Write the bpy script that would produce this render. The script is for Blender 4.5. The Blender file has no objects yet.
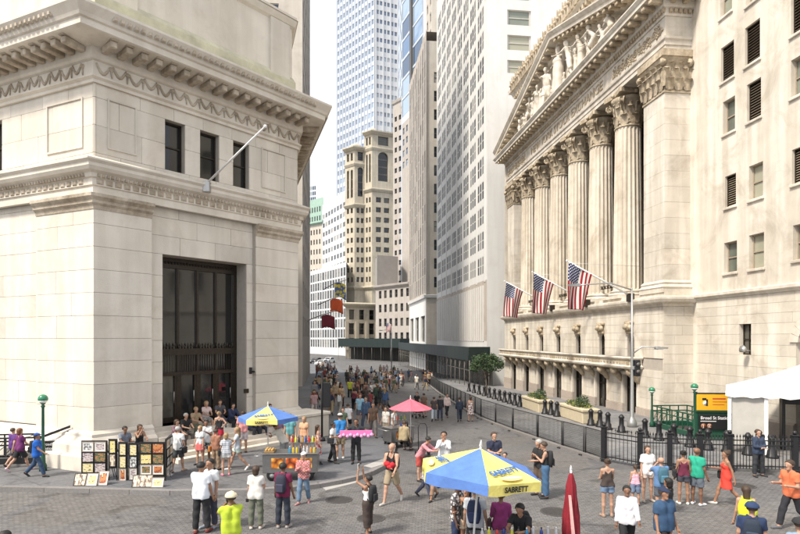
import bpy, bmesh, math, random
import numpy as np
from mathutils import Vector, Matrix
random.seed(7); np.random.seed(7)
R = math.radians
S = bpy.context.scene
COL = S.collection

# ------------------------------------------------------------------ camera, sky, sun, exposure
F, CX, HY, CH = 570.0, 400.0, 338.0, 5.0          # focal length and principal line in photo pixels, eye height
cam = bpy.data.cameras.new('camera'); cam_o = bpy.data.objects.new('camera', cam); COL.objects.link(cam_o)
cam.sensor_width = 36; cam.lens = 36 * F / 800; cam.shift_y = (HY - 267) / 800
cam.clip_start = 0.2; cam.clip_end = 6000
cam_o.location = (0, 0, CH); cam_o.rotation_euler = (R(90), 0, 0)
S.camera = cam_o
SUN_AZ, SUN_EL = R(-128), R(52)                   # azimuth from +Y clockwise, elevation
W = bpy.data.worlds.new('World'); S.world = W; W.use_nodes = True
wn = W.node_tree.nodes; wl = W.node_tree.links
sky = wn.new('ShaderNodeTexSky'); sky.sky_type = 'NISHITA'; sky.sun_disc = False
sky.sun_elevation = SUN_EL; sky.sun_rotation = SUN_AZ
sky.air_density = 1.0; sky.dust_density = 6.0; sky.ozone_density = 1.0
bg = wn['Background']; bg.inputs['Strength'].default_value = 0.14
# a bright thin veil of high cloud over the blue
tcw = wn.new('ShaderNodeTexCoord'); mpw = wn.new('ShaderNodeMapping'); mpw.inputs['Scale'].default_value = (1, 1, 2.2)
nzw = wn.new('ShaderNodeTexNoise'); nzw.inputs['Scale'].default_value = 1.6; nzw.inputs['Detail'].default_value = 7; nzw.inputs['Roughness'].default_value = 0.55
rpw = wn.new('ShaderNodeValToRGB'); rpw.color_ramp.elements[0].position = 0.30; rpw.color_ramp.elements[0].color = (0.55,) * 3 + (1,); rpw.color_ramp.elements[1].position = 0.62; rpw.color_ramp.elements[1].color = (0.97,) * 3 + (1,)
mxw = wn.new('ShaderNodeMix'); mxw.data_type = 'RGBA'; mxw.inputs[7].default_value = (4.5, 4.7, 5.0, 1)
wl.new(tcw.outputs['Generated'], mpw.inputs['Vector']); wl.new(mpw.outputs['Vector'], nzw.inputs['Vector']); wl.new(nzw.outputs['Fac'], rpw.inputs['Fac'])
wl.new(rpw.outputs['Color'], mxw.inputs[0]); wl.new(sky.outputs['Color'], mxw.inputs[6]); wl.new(mxw.outputs[2], bg.inputs['Color'])
sun = bpy.data.lights.new('sun', 'SUN'); sun_o = bpy.data.objects.new('sun', sun); COL.objects.link(sun_o)
sun.energy = 2.6; sun.angle = R(9); sun.color = (1.0, 0.93, 0.82)
sdv = Vector((math.sin(SUN_AZ) * math.cos(SUN_EL), math.cos(SUN_AZ) * math.cos(SUN_EL), math.sin(SUN_EL)))
sun_o.rotation_euler = sdv.to_track_quat('Z', 'Y').to_euler(); sun_o.location = sdv * 200
S.view_settings.view_transform = 'Standard'; S.view_settings.look = 'None'
S.view_settings.gamma = 1.0; S.view_settings.exposure = 1.02; S.view_settings.use_curve_mapping = False
S.render.engine = 'CYCLES'; S.render.resolution_x = 1024; S.render.resolution_y = 684
S.cycles.max_bounces = 6; S.cycles.diffuse_bounces = 3; S.cycles.glossy_bounces = 3

# ------------------------------------------------------------------ places in the scene
def gz(y):                                        # the street falls away gently towards the south
    if y < 36: return 0.0
    if y < 75: return -(y - 36) * 0.026
    if y < 140: return -1.014 - (y - 75) * 0.010
    return -1.664
def onground(px, py, dz=0.0):
    y = 20.0
    for _ in range(60): y = 0.5 * y + 0.5 * (CH - gz(y) - dz) * F / (py - HY)
    return Vector(((px - CX) / F * y, y, gz(y) + dz))
def atdepth(px, py, y): return Vector(((px - CX) / F * y, y, CH + (HY - py) / F * y))

class Fr:                                         # an upright facade frame: x along the face, y into the building, z up
    def __init__(s, o, d):
        s.o = Vector((o[0], o[1])); s.x = Vector((d[0], d[1])).normalized(); s.y = Vector((-s.x.y, s.x.x))
        s.a = math.atan2(s.x.y, s.x.x)
    def hit(s, px, py, d=0.0):
        r = Vector(((px - CX) / F, 1.0)); k = (s.o + s.y * d).dot(s.y) / r.dot(s.y)
        return ((r * k - s.o).dot(s.x), CH + (HY - py) / F * k)
    def hx(s, px, d=0.0): return s.hit(px, HY, d)[0]
    def hz(s, px, py, d=0.0): return s.hit(px, py, d)[1]
    def w(s, x, y=0, z=0):
        p = s.o + s.x * x + s.y * y; return Vector((p.x, p.y, z))

# ------------------------------------------------------------------ mesh helpers
def link(name, me, parent=None, loc=None, rz=None):
    o = bpy.data.objects.new(name, me); COL.objects.link(o)
    if parent: o.parent = parent
    if loc is not None: o.location = loc
    if rz is not None: o.rotation_euler = (0, 0, rz)
    return o
def empty(name, loc=(0, 0, 0), rz=0, label=None, cat=None, group=None):
    o = link(name, None, None, loc, rz); o.empty_display_size = 0.2
    if label: tag(o, label, cat, group)
    return o
def tag(o, label, cat, group=None):
    o['label'] = label; o['category'] = cat
    if group: o['group'] = group
    return o
def kind(o, k): o['kind'] = k; return o
def dup(root, loc=None, rz=None, label=None, group=None, parent=None, scale=None):
    c = root.copy(); COL.objects.link(c)
    if parent: c.parent = parent
    if loc is not None: c.location = loc
    if rz is not None: c.rotation_euler = (0, 0, rz)
    if scale: c.scale = scale
    if label: c['label'] = label
    if group: c['group'] = group
    for ch in list(root.children): dup(ch, parent=c)
    return c

class MB:
    def __init__(s): s.v = []; s.f = []; s.m = []; s.sm = []
    def add(s, vs, fs, m=0, smooth=False):
        n = len(s.v); s.v.extend([tuple(p) for p in vs])
        for f in fs: s.f.append([i + n for i in f]); s.m.append(m); s.sm.append(smooth)
        return s
    def box(s, a, b, m=0, M=None):
        x0, y0, z0 = a; x1, y1, z1 = b
        vs = [(x0,y0,z0),(x1,y0,z0),(x1,y1,z0),(x0,y1,z0),(x0,y0,z1),(x1,y0,z1),(x1,y1,z1),(x0,y1,z1)]
        if M is not None: vs = [M @ Vector(p) for p in vs]
        return s.add(vs, [(0,3,2,1),(4,5,6,7),(0,1,5,4),(1,2,6,5),(2,3,7,6),(3,0,4,7)], m)
    def bevbox(s, a, b, c=0.02, m=0, M=None):     # box with chamfered edges
        x0, y0, z0 = a; x1, y1, z1 = b; cx = [(x0,x0+c,x1-c,x1),(y0,y0+c,y1-c,y1),(z0,z0+c,z1-c,z1)]
        bm = bmesh.new(); vs = []
        for X in (x0, x1):
            for Y in (y0, y1):
                for Z in (z0, z1): vs.append(bm.verts.new((X, Y, Z)))
        bmesh.ops.convex_hull(bm, input=bm.verts)
        bmesh.ops.dissolve_limit(bm, angle_limit=0.1, verts=bm.verts, edges=bm.edges)
        bmesh.ops.bevel(bm, geom=bm.edges, offset=c, segments=1, affect='EDGES')
        bm.verts.index_update()
        vv = [M @ p.co if M is not None else p.co.copy() for p in bm.verts]
        s.add(vv, [[p.index for p in f.verts] for f in bm.faces], m); bm.free(); return s
    def prism(s, poly, z0, z1, m=0, M=None):
        n = len(poly); vs = [(p[0], p[1], z0) for p in poly] + [(p[0], p[1], z1) for p in poly]
        if M is not None: vs = [M @ Vector(p) for p in vs]
        fs = [tuple(range(n - 1, -1, -1)), tuple(range(n, 2 * n))] + [(i, (i + 1) % n, n + (i + 1) % n, n + i) for i in range(n)]
        return s.add(vs, fs, m)
    def lathe(s, prof, n=16, c=(0, 0, 0), m=0, smooth=True, M=None):
        vs = []; fs = []
        for r, z in prof:
            for i in range(n):
                a = 2 * math.pi * i / n; vs.append(Vector((c[0] + r * math.cos(a), c[1] + r * math.sin(a), c[2] + z)))
        for k in range(len(prof) - 1):
            for i in range(n):
                j = (i + 1) % n; fs.append((k*n+i, k*n+j, (k+1)*n+j, (k+1)*n+i))
        if prof[0][0] > 1e-4: fs.append(tuple(range(n - 1, -1, -1)))
        if prof[-1][0] > 1e-4: fs.append(tuple((len(prof)-1)*n + i for i in range(n)))
        if M is not None: vs = [M @ p for p in vs]
        return s.add(vs, fs, m, smooth)
    def tube(s, pts, r, n=6, m=0, smooth=True, cap=True):
        pts = [Vector(p) for p in pts]; k = len(pts)
        rs = r if isinstance(r, (list, tuple)) else [r] * k
        vs = []; fs = []; u = None
        for i, p in enumerate(pts):
            t = (pts[min(i+1, k-1)] - pts[max(i-1, 0)]).normalized()
            if u is None: u = t.orthogonal().normalized()
            else: u = (u - t * u.dot(t)); u = u.normalized() if u.length > 1e-6 else t.orthogonal().normalized()
            w = t.cross(u)
            for j in range(n):
                a = 2 * math.pi * j / n; vs.append(p + (u * math.cos(a) + w * math.sin(a)) * rs[i])
        for i in range(k - 1):
            for j in range(n):
                q = (j + 1) % n; fs.append((i*n+j, i*n+q, (i+1)*n+q, (i+1)*n+j))
        if cap: fs.append(tuple(range(n-1, -1, -1))); fs.append(tuple((k-1)*n + j for j in range(n)))
        return s.add(vs, fs, m, smooth)
    def mould(s, path, prof, m=0, cap=True):      # profile (out, z) swept along a plan path, mitred; out = right of travel
        P = [Vector((p[0], p[1])) for p in path]; n = len(P); k = len(prof); vs = []; fs = []
        for i in range(n):
            d0 = (P[i] - P[i-1]).normalized() if i > 0 else None
            d1 = (P[i+1] - P[i]).normalized() if i < n - 1 else None
            if d0 is None: d0 = d1
            if d1 is None: d1 = d0
            n0 = Vector((d0.y, -d0.x)); n1 = Vector((d1.y, -d1.x)); mt = (n0 + n1); mt /= max(0.25, mt.dot(n0))
            for o, z in prof: q = P[i] + mt * o; vs.append((q.x, q.y, z))
        for i in range(n - 1):
            for j in range(k - 1): fs.append((i*k+j, (i+1)*k+j, (i+1)*k+j+1, i*k+j+1))
        if cap: fs.append(tuple(range(k))); fs.append(tuple((n-1)*k + j for j in range(k-1, -1, -1)))
        return s.add(vs, fs, m)
    def holes(s, x0, x1, z0, z1, ops, y=0.0, depth=0.3, m=0, mr=None):   # wall sheet in xz with rectangular openings and reveals
        xs = sorted(set([x0, x1] + [v for o in ops for v in (o[0], o[1]) if x0 < v < x1]))
        zs = sorted(set([z0, z1] + [v for o in ops for v in (o[2], o[3]) if z0 < v < z1]))
        for i in range(len(xs) - 1):
            for j in range(len(zs) - 1):
                cx = (xs[i] + xs[i+1]) / 2; cz = (zs[j] + zs[j+1]) / 2
                if any(o[0] < cx < o[1] and o[2] < cz < o[3] for o in ops): continue
                s.add([(xs[i],y,zs[j]),(xs[i+1],y,zs[j]),(xs[i+1],y,zs[j+1]),(xs[i],y,zs[j+1])], [(0,1,2,3)], m)
        q = m if mr is None else mr
        for a, b, c, d in ops:
            s.add([(a,y,c),(b,y,c),(b,y,d),(a,y,d),(a,y+depth,c),(b,y+depth,c),(b,y+depth,d),(a,y+depth,d)],
                  [(0,4,5,1),(1,5,6,2),(2,6,7,3),(3,7,4,0)], q)
        return s
    def mesh(s, name, mats):
        me = bpy.data.meshes.new(name); me.from_pydata(s.v, [], s.f)
        for mt in (mats if isinstance(mats, (list, tuple)) else [mats]): me.materials.append(mt)
        me.polygons.foreach_set('material_index', s.m); me.polygons.foreach_set('use_smooth', s.sm); me.update()
        return me
    def build(s, name, mats, parent=None, loc=None, rz=None): return link(name, s.mesh(name, mats), parent, loc, rz)

# ------------------------------------------------------------------ materials
MATS = {}
def new_mat(name):
    m = bpy.data.materials.new(name); m.use_nodes = True; return m, m.node_tree.nodes, m.node_tree.links, m.node_tree.nodes['Principled BSDF']
def ramp(N, stops):
    r = N.new('ShaderNodeValToRGB'); e = r.color_ramp.elements
    while len(e) < len(stops): e.new(0.5)
    for i, (p, c) in enumerate(stops): e[i].position = p; e[i].color = (*c, 1)
    return r
def mul(c, k): return tuple(max(0, min(1, x * k)) for x in c)
def mat(name, c, rough=0.7, var=0.12, scale=3.0, bump=0.0, bscale=40.0, metal=0.0, rnd=0.0, spec=0.5, streak=0.0, coords='Object'):
    if name in MATS: return MATS[name]
    m, N, L, B = new_mat(name); MATS[name] = m
    tc = N.new('ShaderNodeTexCoord'); src = tc.outputs['Object']
    if coords == 'World': src = N.new('ShaderNodeNewGeometry').outputs['Position']
    if coords == 'Generated': src = tc.outputs['Generated']
    nz = N.new('ShaderNodeTexNoise'); nz.inputs['Scale'].default_value = scale; nz.inputs['Detail'].default_value = 6; nz.inputs['Roughness'].default_value = 0.62
    L.new(src, nz.inputs['Vector'])
    rp = ramp(N, [(0.25, mul(c, 1 - var)), (0.75, mul(c, 1 + var))]); L.new(nz.outputs['Fac'], rp.inputs['Fac'])
    out = rp.outputs['Color']
    if streak:
        mp = N.new('ShaderNodeMapping'); mp.inputs['Scale'].default_value = (1.6, 1.6, 0.12); L.new(src, mp.inputs['Vector'])
        n2 = N.new('ShaderNodeTexNoise'); n2.inputs['Scale'].default_value = 1.0; n2.inputs['Detail'].default_value = 5; L.new(mp.outputs['Vector'], n2.inputs['Vector'])
        r2 = ramp(N, [(0.42, (1 - streak, 1 - streak * 1.1, 1 - streak * 1.25)), (0.62, (1, 1, 1))]); L.new(n2.outputs['Fac'], r2.inputs['Fac'])
        mx = N.new('ShaderNodeMix'); mx.data_type = 'RGBA'; mx.blend_type = 'MULTIPLY'; mx.inputs[0].default_value = 1.0
        L.new(out, mx.inputs[6]); L.new(r2.outputs['Color'], mx.inputs[7]); out = mx.outputs[2]
    if streak:
        n7 = N.new('ShaderNodeTexNoise'); n7.inputs['Scale'].default_value = 0.45; n7.inputs['Detail'].default_value = 8; n7.inputs['Roughness'].default_value = 0.7; n7.inputs['Distortion'].default_value = 0.8; L.new(src, n7.inputs['Vector'])
        r7 = ramp(N, [(0.34, (1 - streak * 1.1, 1 - streak * 1.25, 1 - streak * 1.4)), (0.5, (1, 1, 1))]); L.new(n7.outputs['Fac'], r7.inputs['Fac'])
        mx = N.new('ShaderNodeMix'); mx.data_type = 'RGBA'; mx.blend_type = 'MULTIPLY'; mx.inputs[0].default_value = 1.0
        L.new(out, mx.inputs[6]); L.new(r7.outputs['Color'], mx.inputs[7]); out = mx.outputs[2]
    if rnd:
        oi = N.new('ShaderNodeObjectInfo'); r3 = ramp(N, [(0, (1 - rnd,) * 3), (0.5, (1, 1 - rnd * 0.1, 1 - rnd * 0.25)), (1, (1 + rnd * 0.0, 1, 1))]); L.new(oi.outputs['Random'], r3.inputs['Fac'])
        mx = N.new('ShaderNodeMix'); mx.data_type = 'RGBA'; mx.blend_type = 'MULTIPLY'; mx.inputs[0].default_value = 1.0
        L.new(out, mx.inputs[6]); L.new(r3.outputs['Color'], mx.inputs[7]); out = mx.outputs[2]
    L.new(out, B.inputs['Base Color'])
    B.inputs['Roughness'].default_value = rough; B.inputs['Metallic'].default_value = metal; B.inputs['Specular IOR Level'].default_value = spec
    if bump:
        nb = N.new('ShaderNodeTexNoise'); nb.inputs['Scale'].default_value = bscale; nb.inputs['Detail'].default_value = 4; L.new(src, nb.inputs['Vector'])
        bp = N.new('ShaderNodeBump'); bp.inputs['Strength'].default_value = bump; bp.inputs['Distance'].default_value = 0.02
        L.new(nb.outputs['Fac'], bp.inputs['Height']); L.new(bp.outputs['Normal'], B.inputs['Normal'])
    return m
def glass_mat(name, dark=(0.02, 0.025, 0.03), pale=(0.35, 0.34, 0.30), split=0.7, rough=0.06):
    m, N, L, B = new_mat(name); MATS[name] = m
    oi = N.new('ShaderNodeObjectInfo'); nz = N.new('ShaderNodeTexNoise'); nz.inputs['Scale'].default_value = 1.3
    tc = N.new('ShaderNodeTexCoord'); L.new(tc.outputs['Object'], nz.inputs['Vector'])
    ad = N.new('ShaderNodeMath'); ad.operation = 'MULTIPLY_ADD'; ad.inputs[1].default_value = 0.35
    L.new(nz.outputs['Fac'], ad.inputs[0]); L.new(oi.outputs['Random'], ad.inputs[2])
    rp = ramp(N, [(split * 0.5, dark), (split + 0.15, mul(dark, 2.2)), (split + 0.3, pale)]); L.new(ad.outputs[0], rp.inputs['Fac'])
    L.new(rp.outputs['Color'], B.inputs['Base Color']); B.inputs['Roughness'].default_value = rough; B.inputs['Specular IOR Level'].default_value = 0.6
    return m
def plain(name, c, rough=0.8, **k): return mat(name, c, rough, k.pop('var', 0.10), k.pop('scale', 9.0), **k)

M_lime = mat('limestone', (0.71, 0.655, 0.57), 0.82, 0.08, 0.8, 0.3, 30, rnd=0.12, streak=0.10, coords='World')
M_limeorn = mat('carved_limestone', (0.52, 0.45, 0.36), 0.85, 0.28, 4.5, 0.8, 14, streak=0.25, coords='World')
M_mortar = mat('mortar', (0.40, 0.36, 0.31), 0.95, 0.1, 4, coords='World')
M_moss = mat('mossy_stone', (0.52, 0.49, 0.36), 0.9, 0.35, 0.9, 0.4, 20, coords='World')
M_marble = mat('white_marble', (0.70, 0.65, 0.57), 0.7, 0.10, 0.9, 0.25, 26, rnd=0.10, streak=0.18, coords='World')
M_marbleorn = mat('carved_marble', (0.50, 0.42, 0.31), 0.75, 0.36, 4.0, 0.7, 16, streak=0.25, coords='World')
M_flute = mat('column_marble', (0.66, 0.595, 0.495), 0.7, 0.12, 1.6, 0.3, 20, streak=0.22, coords='World')
M_granite = mat('base_granite', (0.42, 0.36, 0.31), 0.7, 0.16, 9, 0.2, 60, rnd=0.15, coords='World')
M_black = mat('black_iron', (0.012, 0.012, 0.014), 0.45, 0.3, 30, 0.1, 80)
M_steel = mat('grey_steel', (0.42, 0.42, 0.41), 0.4, 0.1, 20, metal=0.7)
M_stainless = mat('stainless', (0.33, 0.33, 0.33), 0.28, 0.12, 12, metal=0.9)
M_bronze = mat('dark_bronze', (0.035, 0.026, 0.018), 0.42, 0.4, 12, 0.3, 30, metal=0.5)
M_green = mat('green_enamel', (0.012, 0.07, 0.04), 0.4, 0.2, 12)
M_white = mat('white_paint', (0.8, 0.8, 0.78), 0.5, 0.04, 6)
M_glass = glass_mat('window_glass'); M_glassblue = glass_mat('blue_glass', (0.05, 0.09, 0.16), (0.3, 0.4, 0.52), 0.75)
M_glassdk = glass_mat('dark_glass', (0.012, 0.012, 0.012), (0.09, 0.085, 0.07), 0.8)
M_tan = mat('tan_frame', (0.33, 0.27, 0.2), 0.6, 0.1, 10)
# ------------------------------------------------------------------ ground, street, pavements
def paving_mat(name, c1, c2, mortar, bw, rh, ms, rot, bump, patch, rough=0.75, warp=0.03):
    m, N, L, B = new_mat(name)
    g = N.new('ShaderNodeNewGeometry'); mp = N.new('ShaderNodeMapping'); mp.inputs['Rotation'].default_value = (0, 0, rot)
    nd = N.new('ShaderNodeTexNoise'); nd.inputs['Scale'].default_value = 0.9; L.new(g.outputs['Position'], nd.inputs['Vector'])
    vm = N.new('ShaderNodeVectorMath'); vm.operation = 'MULTIPLY_ADD'; vm.inputs[1].default_value = (warp,) * 3
    L.new(nd.outputs['Color'], vm.inputs[0]); L.new(g.outputs['Position'], vm.inputs[2]); L.new(vm.outputs[0], mp.inputs['Vector'])
    b = N.new('ShaderNodeTexBrick'); b.inputs['Scale'].default_value = 1.0; b.inputs['Brick Width'].default_value = bw; b.inputs['Row Height'].default_value = rh
    b.inputs['Mortar Size'].default_value = ms; b.inputs['Mortar Smooth'].default_value = 0.3; b.inputs['Bias'].default_value = 0.0
    b.inputs['Color1'].default_value = (*c1, 1); b.inputs['Color2'].default_value = (*c2, 1); b.inputs['Mortar'].default_value = (*mortar, 1)
    L.new(mp.outputs['Vector'], b.inputs['Vector'])
    n1 = N.new('ShaderNodeTexNoise'); n1.inputs['Scale'].default_value = 0.28; n1.inputs['Detail'].default_value = 9; n1.inputs['Roughness'].default_value = 0.68
    L.new(g.outputs['Position'], n1.inputs['Vector'])
    rp = ramp(N, [(0.3, (1 - patch,) * 3), (0.7, (1 + patch * 0.0, 1, 1))]); L.new(n1.outputs['Fac'], rp.inputs['Fac'])
    n3 = N.new('ShaderNodeTexNoise'); n3.inputs['Scale'].default_value = 7.0; n3.inputs['Detail'].default_value = 5; L.new(g.outputs['Position'], n3.inputs['Vector'])
    r3 = ramp(N, [(0.3, (0.72,) * 3), (0.7, (1.0, 1.0, 1.0))]); L.new(n3.outputs['Fac'], r3.inputs['Fac'])
    mx = N.new('ShaderNodeMix'); mx.data_type = 'RGBA'; mx.blend_type = 'MULTIPLY'; mx.inputs[0].default_value = 1
    L.new(b.outputs['Color'], mx.inputs[6]); L.new(rp.outputs['Color'], mx.inputs[7])
    m2 = N.new('ShaderNodeMix'); m2.data_type = 'RGBA'; m2.blend_type = 'MULTIPLY'; m2.inputs[0].default_value = 1
    L.new(mx.outputs[2], m2.inputs[6]); L.new(r3.outputs['Color'], m2.inputs[7])
    vo = N.new('ShaderNodeTexVoronoi'); vo.inputs['Scale'].default_value = 0.33; vo.distance = 'CHEBYCHEV'; L.new(g.outputs['Position'], vo.inputs['Vector']); hs = N.new('ShaderNodeSeparateColor'); L.new(vo.outputs['Color'], hs.inputs[0])
    r4 = ramp(N, [(0.0, (0.80, 0.81, 0.84)), (0.45, (1.0, 1.0, 1.0)), (1.0, (1.0, 0.97, 0.93))]); L.new(hs.outputs[0], r4.inputs['Fac'])
    v5 = N.new('ShaderNodeTexVoronoi'); v5.inputs['Scale'].default_value = 1.7; L.new(g.outputs['Position'], v5.inputs['Vector']); r5 = ramp(N, [(0.04, (0.55,) * 3), (0.09, (1, 1, 1))]); L.new(v5.outputs['Distance'], r5.inputs['Fac'])
    n6 = N.new('ShaderNodeTexNoise'); n6.inputs['Scale'].default_value = 0.9; n6.inputs['Detail'].default_value = 6; n6.inputs['Distortion'].default_value = 1.2; L.new(g.outputs['Position'], n6.inputs['Vector']); r6 = ramp(N, [(0.34, (0.62, 0.61, 0.60)), (0.44, (1, 1, 1))]); L.new(n6.outputs['Fac'], r6.inputs['Fac'])
    prev = m2.outputs[2]
    for rr in (r4, r5, r6):
        q = N.new('ShaderNodeMix'); q.data_type = 'RGBA'; q.blend_type = 'MULTIPLY'; q.inputs[0].default_value = 1; L.new(prev, q.inputs[6]); L.new(rr.outputs['Color'], q.inputs[7]); prev = q.outputs[2]
    L.new(prev, B.inputs['Base Color'])
    B.inputs['Roughness'].default_value = rough
    bp = N.new('ShaderNodeBump'); bp.inputs['Strength'].default_value = bump; bp.inputs['Distance'].default_value = 0.02
    iv = N.new('ShaderNodeMath'); iv.operation = 'MULTIPLY_ADD'; iv.inputs[1].default_value = -1.0; L.new(b.outputs['Fac'], iv.inputs[0]); L.new(n3.outputs['Fac'], iv.inputs[2])
    L.new(iv.outputs[0], bp.inputs['Height']); L.new(bp.outputs['Normal'], B.inputs['Normal'])
    return m
M_setts = paving_mat('street_setts', (0.228, 0.219, 0.212), (0.165, 0.159, 0.157), (0.108, 0.104, 0.104), 0.17, 0.105, 0.012, R(4), 0.4, 0.30, 0.70, 0.10)
M_flags = paving_mat('pavement_flags', (0.185, 0.188, 0.198), (0.16, 0.163, 0.173), (0.08, 0.082, 0.09), 1.5, 1.5, 0.012, R(38), 0.25, 0.22, 0.7, 0.0)
M_conc = paving_mat('concrete_flags', (0.27, 0.268, 0.27), (0.235, 0.233, 0.235), (0.20, 0.195, 0.19), 1.5, 1.5, 0.012, R(7), 0.25, 0.2, 0.8, 0.0)
M_kerb = mat('kerb_granite', (0.20, 0.19, 0.185), 0.8, 0.2, 14, 0.3, 50, rnd=0.2, coords='World')

def slab(name, poly, dz, mt, skirt=0.25, ys=(24, 30, 36, 45, 55, 65, 75, 100, 140)):
    bm = bmesh.new(); bm.faces.new([bm.verts.new((p[0], p[1], 0)) for p in poly])
    for y in ys: bmesh.ops.bisect_plane(bm, geom=bm.verts[:] + bm.edges[:] + bm.faces[:], plane_co=(0, y, 0), plane_no=(0, 1, 0))
    bmesh.ops.triangulate(bm, faces=bm.faces[:])
    for v in bm.verts: v.co.z = gz(v.co.y) + dz
    if skirt:
        ed = [e for e in bm.edges if e.is_boundary]; r = bmesh.ops.extrude_edge_only(bm, edges=ed)
        for g in r['geom']:
            if isinstance(g, bmesh.types.BMVert): g.co.z -= skirt
    bmesh.ops.recalc_face_normals(bm, faces=bm.faces)
    me = bpy.data.meshes.new(name); bm.to_mesh(me); bm.free(); me.materials.append(mt)
    return kind(link(name, me), 'structure')
slab('street', [(-900, -60), (900, -60), (900, 2500), (-900, 2500)], 0.0, M_setts, 0, (10, 24, 36, 75, 140, 300))
KERB = [onground(px, py, 0.14) for px, py in [(-420, 489), (-120, 487), (0, 487), (90, 489), (170, 491), (250, 490), (290, 487.5), (320, 484), (342, 480), (357, 476.5), (372, 471.5), (385, 465), (393, 455), (396, 443), (392, 425), (384, 410), (366, 390), (345, 372), (336, 364)]]
side_left = slab('pavement_left', [(p.x, p.y) for p in KERB] + [(-75, 150), (-75, 20)], 0.14, M_flags)
FENCE = [onground(px, py) for px, py in [(424, 380), (440, 393.5), (461, 407), (481, 418.5), (513, 431), (538, 439.5), (563, 448), (585, 455), (604, 461.5)]]
FENCE2 = [onground(px, py) for px, py in [(604, 461.5), (640, 468.5), (700, 471), (760, 472.5), (830, 474)]]
side_right = slab('pavement_right', [(p.x + 0.25, p.y) for p in FENCE] + [(p.x, p.y + 0.25) for p in FENCE2] + [(40, 24), (40, 110)], 0.10, M_conc)
for q, pts in ((side_left, KERB[:17]), (side_right, FENCE)):     # granite kerb stones
    h = 0.14 if q is side_left else 0.10
    for a, b in zip(pts[:-1], pts[1:]):
        d = Vector((b.x - a.x, b.y - a.y)); n = max(1, round(d.length / 1.7)); nn = Vector((-d.y, d.x)).normalized() * 0.2
        if q is side_right: nn = -nn
        for i in range(n):
            p0 = Vector((a.x, a.y)) + d * ((i + 0.004) / n); p1 = Vector((a.x, a.y)) + d * ((i + 0.996) / n)
            k = -0.03 * nn / 0.2
            vs = []
            for dz in (-0.2, h + 0.006):
                for p in (p0 + k, p1 + k, p1 + nn, p0 + nn): vs.append((p.x, p.y, gz(p.y) + dz))
            o = MB().add(vs, [(0, 3, 2, 1), (4, 5, 6, 7), (0, 1, 5, 4), (1, 2, 6, 5), (2, 3, 7, 6), (3, 0, 4, 7)]).build('kerb_stone', M_kerb, q)
# pale ramp slabs let into the pavement corner
M_ramp = mat('ramp_concrete', (0.36, 0.345, 0.325), 0.85, 0.12, 5, 0.3, 40, coords='World')
for quad in ([(322, 487.5), (357, 479.5), (358, 482.5), (326, 490.5)], [(364, 470), (386, 461.5), (388, 467), (372, 472)]):
    ps = [onground(px, py, 0.0) for px, py in quad]; dz = 0.15 if quad[0][0] > 350 else 0.0
    vs = [(p.x, p.y, p.z + dz - 0.05) for p in ps] + [(p.x, p.y, p.z + dz + 0.008) for p in ps]
    MB().add(vs, [(4, 5, 6, 7), (0, 1, 5, 4), (1, 2, 6, 5), (2, 3, 7, 6), (3, 0, 4, 7)]).build('ramp_slab', M_ramp, side_left)
# manhole covers
M_iron = mat('cast_iron', (0.06, 0.055, 0.052), 0.6, 0.3, 20, 0.6, 45)
def manhole(px, py, r, label):
    p = onground(px, py); mb = MB(); mb.lathe([(r, -0.02), (r, 0.012), (r - 0.05, 0.016), (r - 0.06, 0.006), (0.0, 0.006)], 24, m=0, smooth=False)
    e = empty('manhole_cover', p, 0, label, 'manhole cover'); mb.build('rim', M_iron, e)
    g = MB()
    for i in range(-4, 5):
        w = math.sqrt(max(0, (r - 0.07) ** 2 - (i * 0.08) ** 2)); g.box((-w, i * 0.08 - 0.015, 0.006), (w, i * 0.08 + 0.015, 0.014))
    g.build('tread_bars', M_iron, e)
manhole(339, 500, 0.42, 'round iron manhole cover beside the pale kerb ramp')
manhole(371, 518.5, 0.40, 'round iron manhole cover under the woman photographing upward')
manhole(556, 512, 0.45, 'round iron manhole cover near the folded red umbrella')
manhole(743, 486, 0.40, 'round iron manhole cover near the black iron fence')

# ------------------------------------------------------------------ stone courses
def unit_block():
    return MB().bevbox((0, 0, 0), (1, 1, 1), 0.012).mesh('stone_block', M_lime)
BLK = {}
def block(mt):
    if mt.name not in BLK:
        me = unit_block(); me.materials[0] = mt; BLK[mt.name] = me
    return BLK[mt.name]
def ashlar(par, fr, base, x0, x1, zs, ops=(), y=0.0, depth=0.12, mt=None, blen=1.9, gap=0.012, name='stone_block', seed=1, M=None):
    """courses between the heights zs, each stone an object; par is the building Empty at (base)"""
    rg = random.Random(seed); n = 0; me = block(mt or M_lime)
    for r in range(len(zs) - 1):
        z0, z1 = zs[r], zs[r + 1]; zc = (z0 + z1) / 2; iv = [(x0, x1)]
        for a, b, c, d in ops:
            if c < zc < d:
                nv = []
                for p, q in iv:
                    if b <= p or a >= q: nv.append((p, q)); continue
                    if a > p: nv.append((p, a))
                    if b < q: nv.append((b, q))
                iv = nv
        for p, q in iv:
            k = max(1, round((q - p) / blen)); cuts = [p]
            for i in range(1, k): cuts.append(p + (q - p) * (i + (0.25 if r % 2 else -0.25) * (1 if k > 1 else 0) + rg.uniform(-0.08, 0.08)) / k)
            cuts.append(q)
            for i in range(k):
                o = bpy.data.objects.new(name, me); COL.objects.link(o); o.parent = par
                w = fr.w(cuts[i] + gap / 2, y + rg.uniform(-0.004, 0.004), z0 + gap / 2) - Vector(base)
                o.location = w; o.rotation_euler = (0, 0, fr.a)
                o.scale = (cuts[i + 1] - cuts[i] - gap, depth, z1 - z0 - gap); n += 1
    return n
def courses(z0, z1, h):
    n = max(1, round((z1 - z0) / h)); return [z0 + (z1 - z0) * i / n for i in range(n + 1)]
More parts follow.
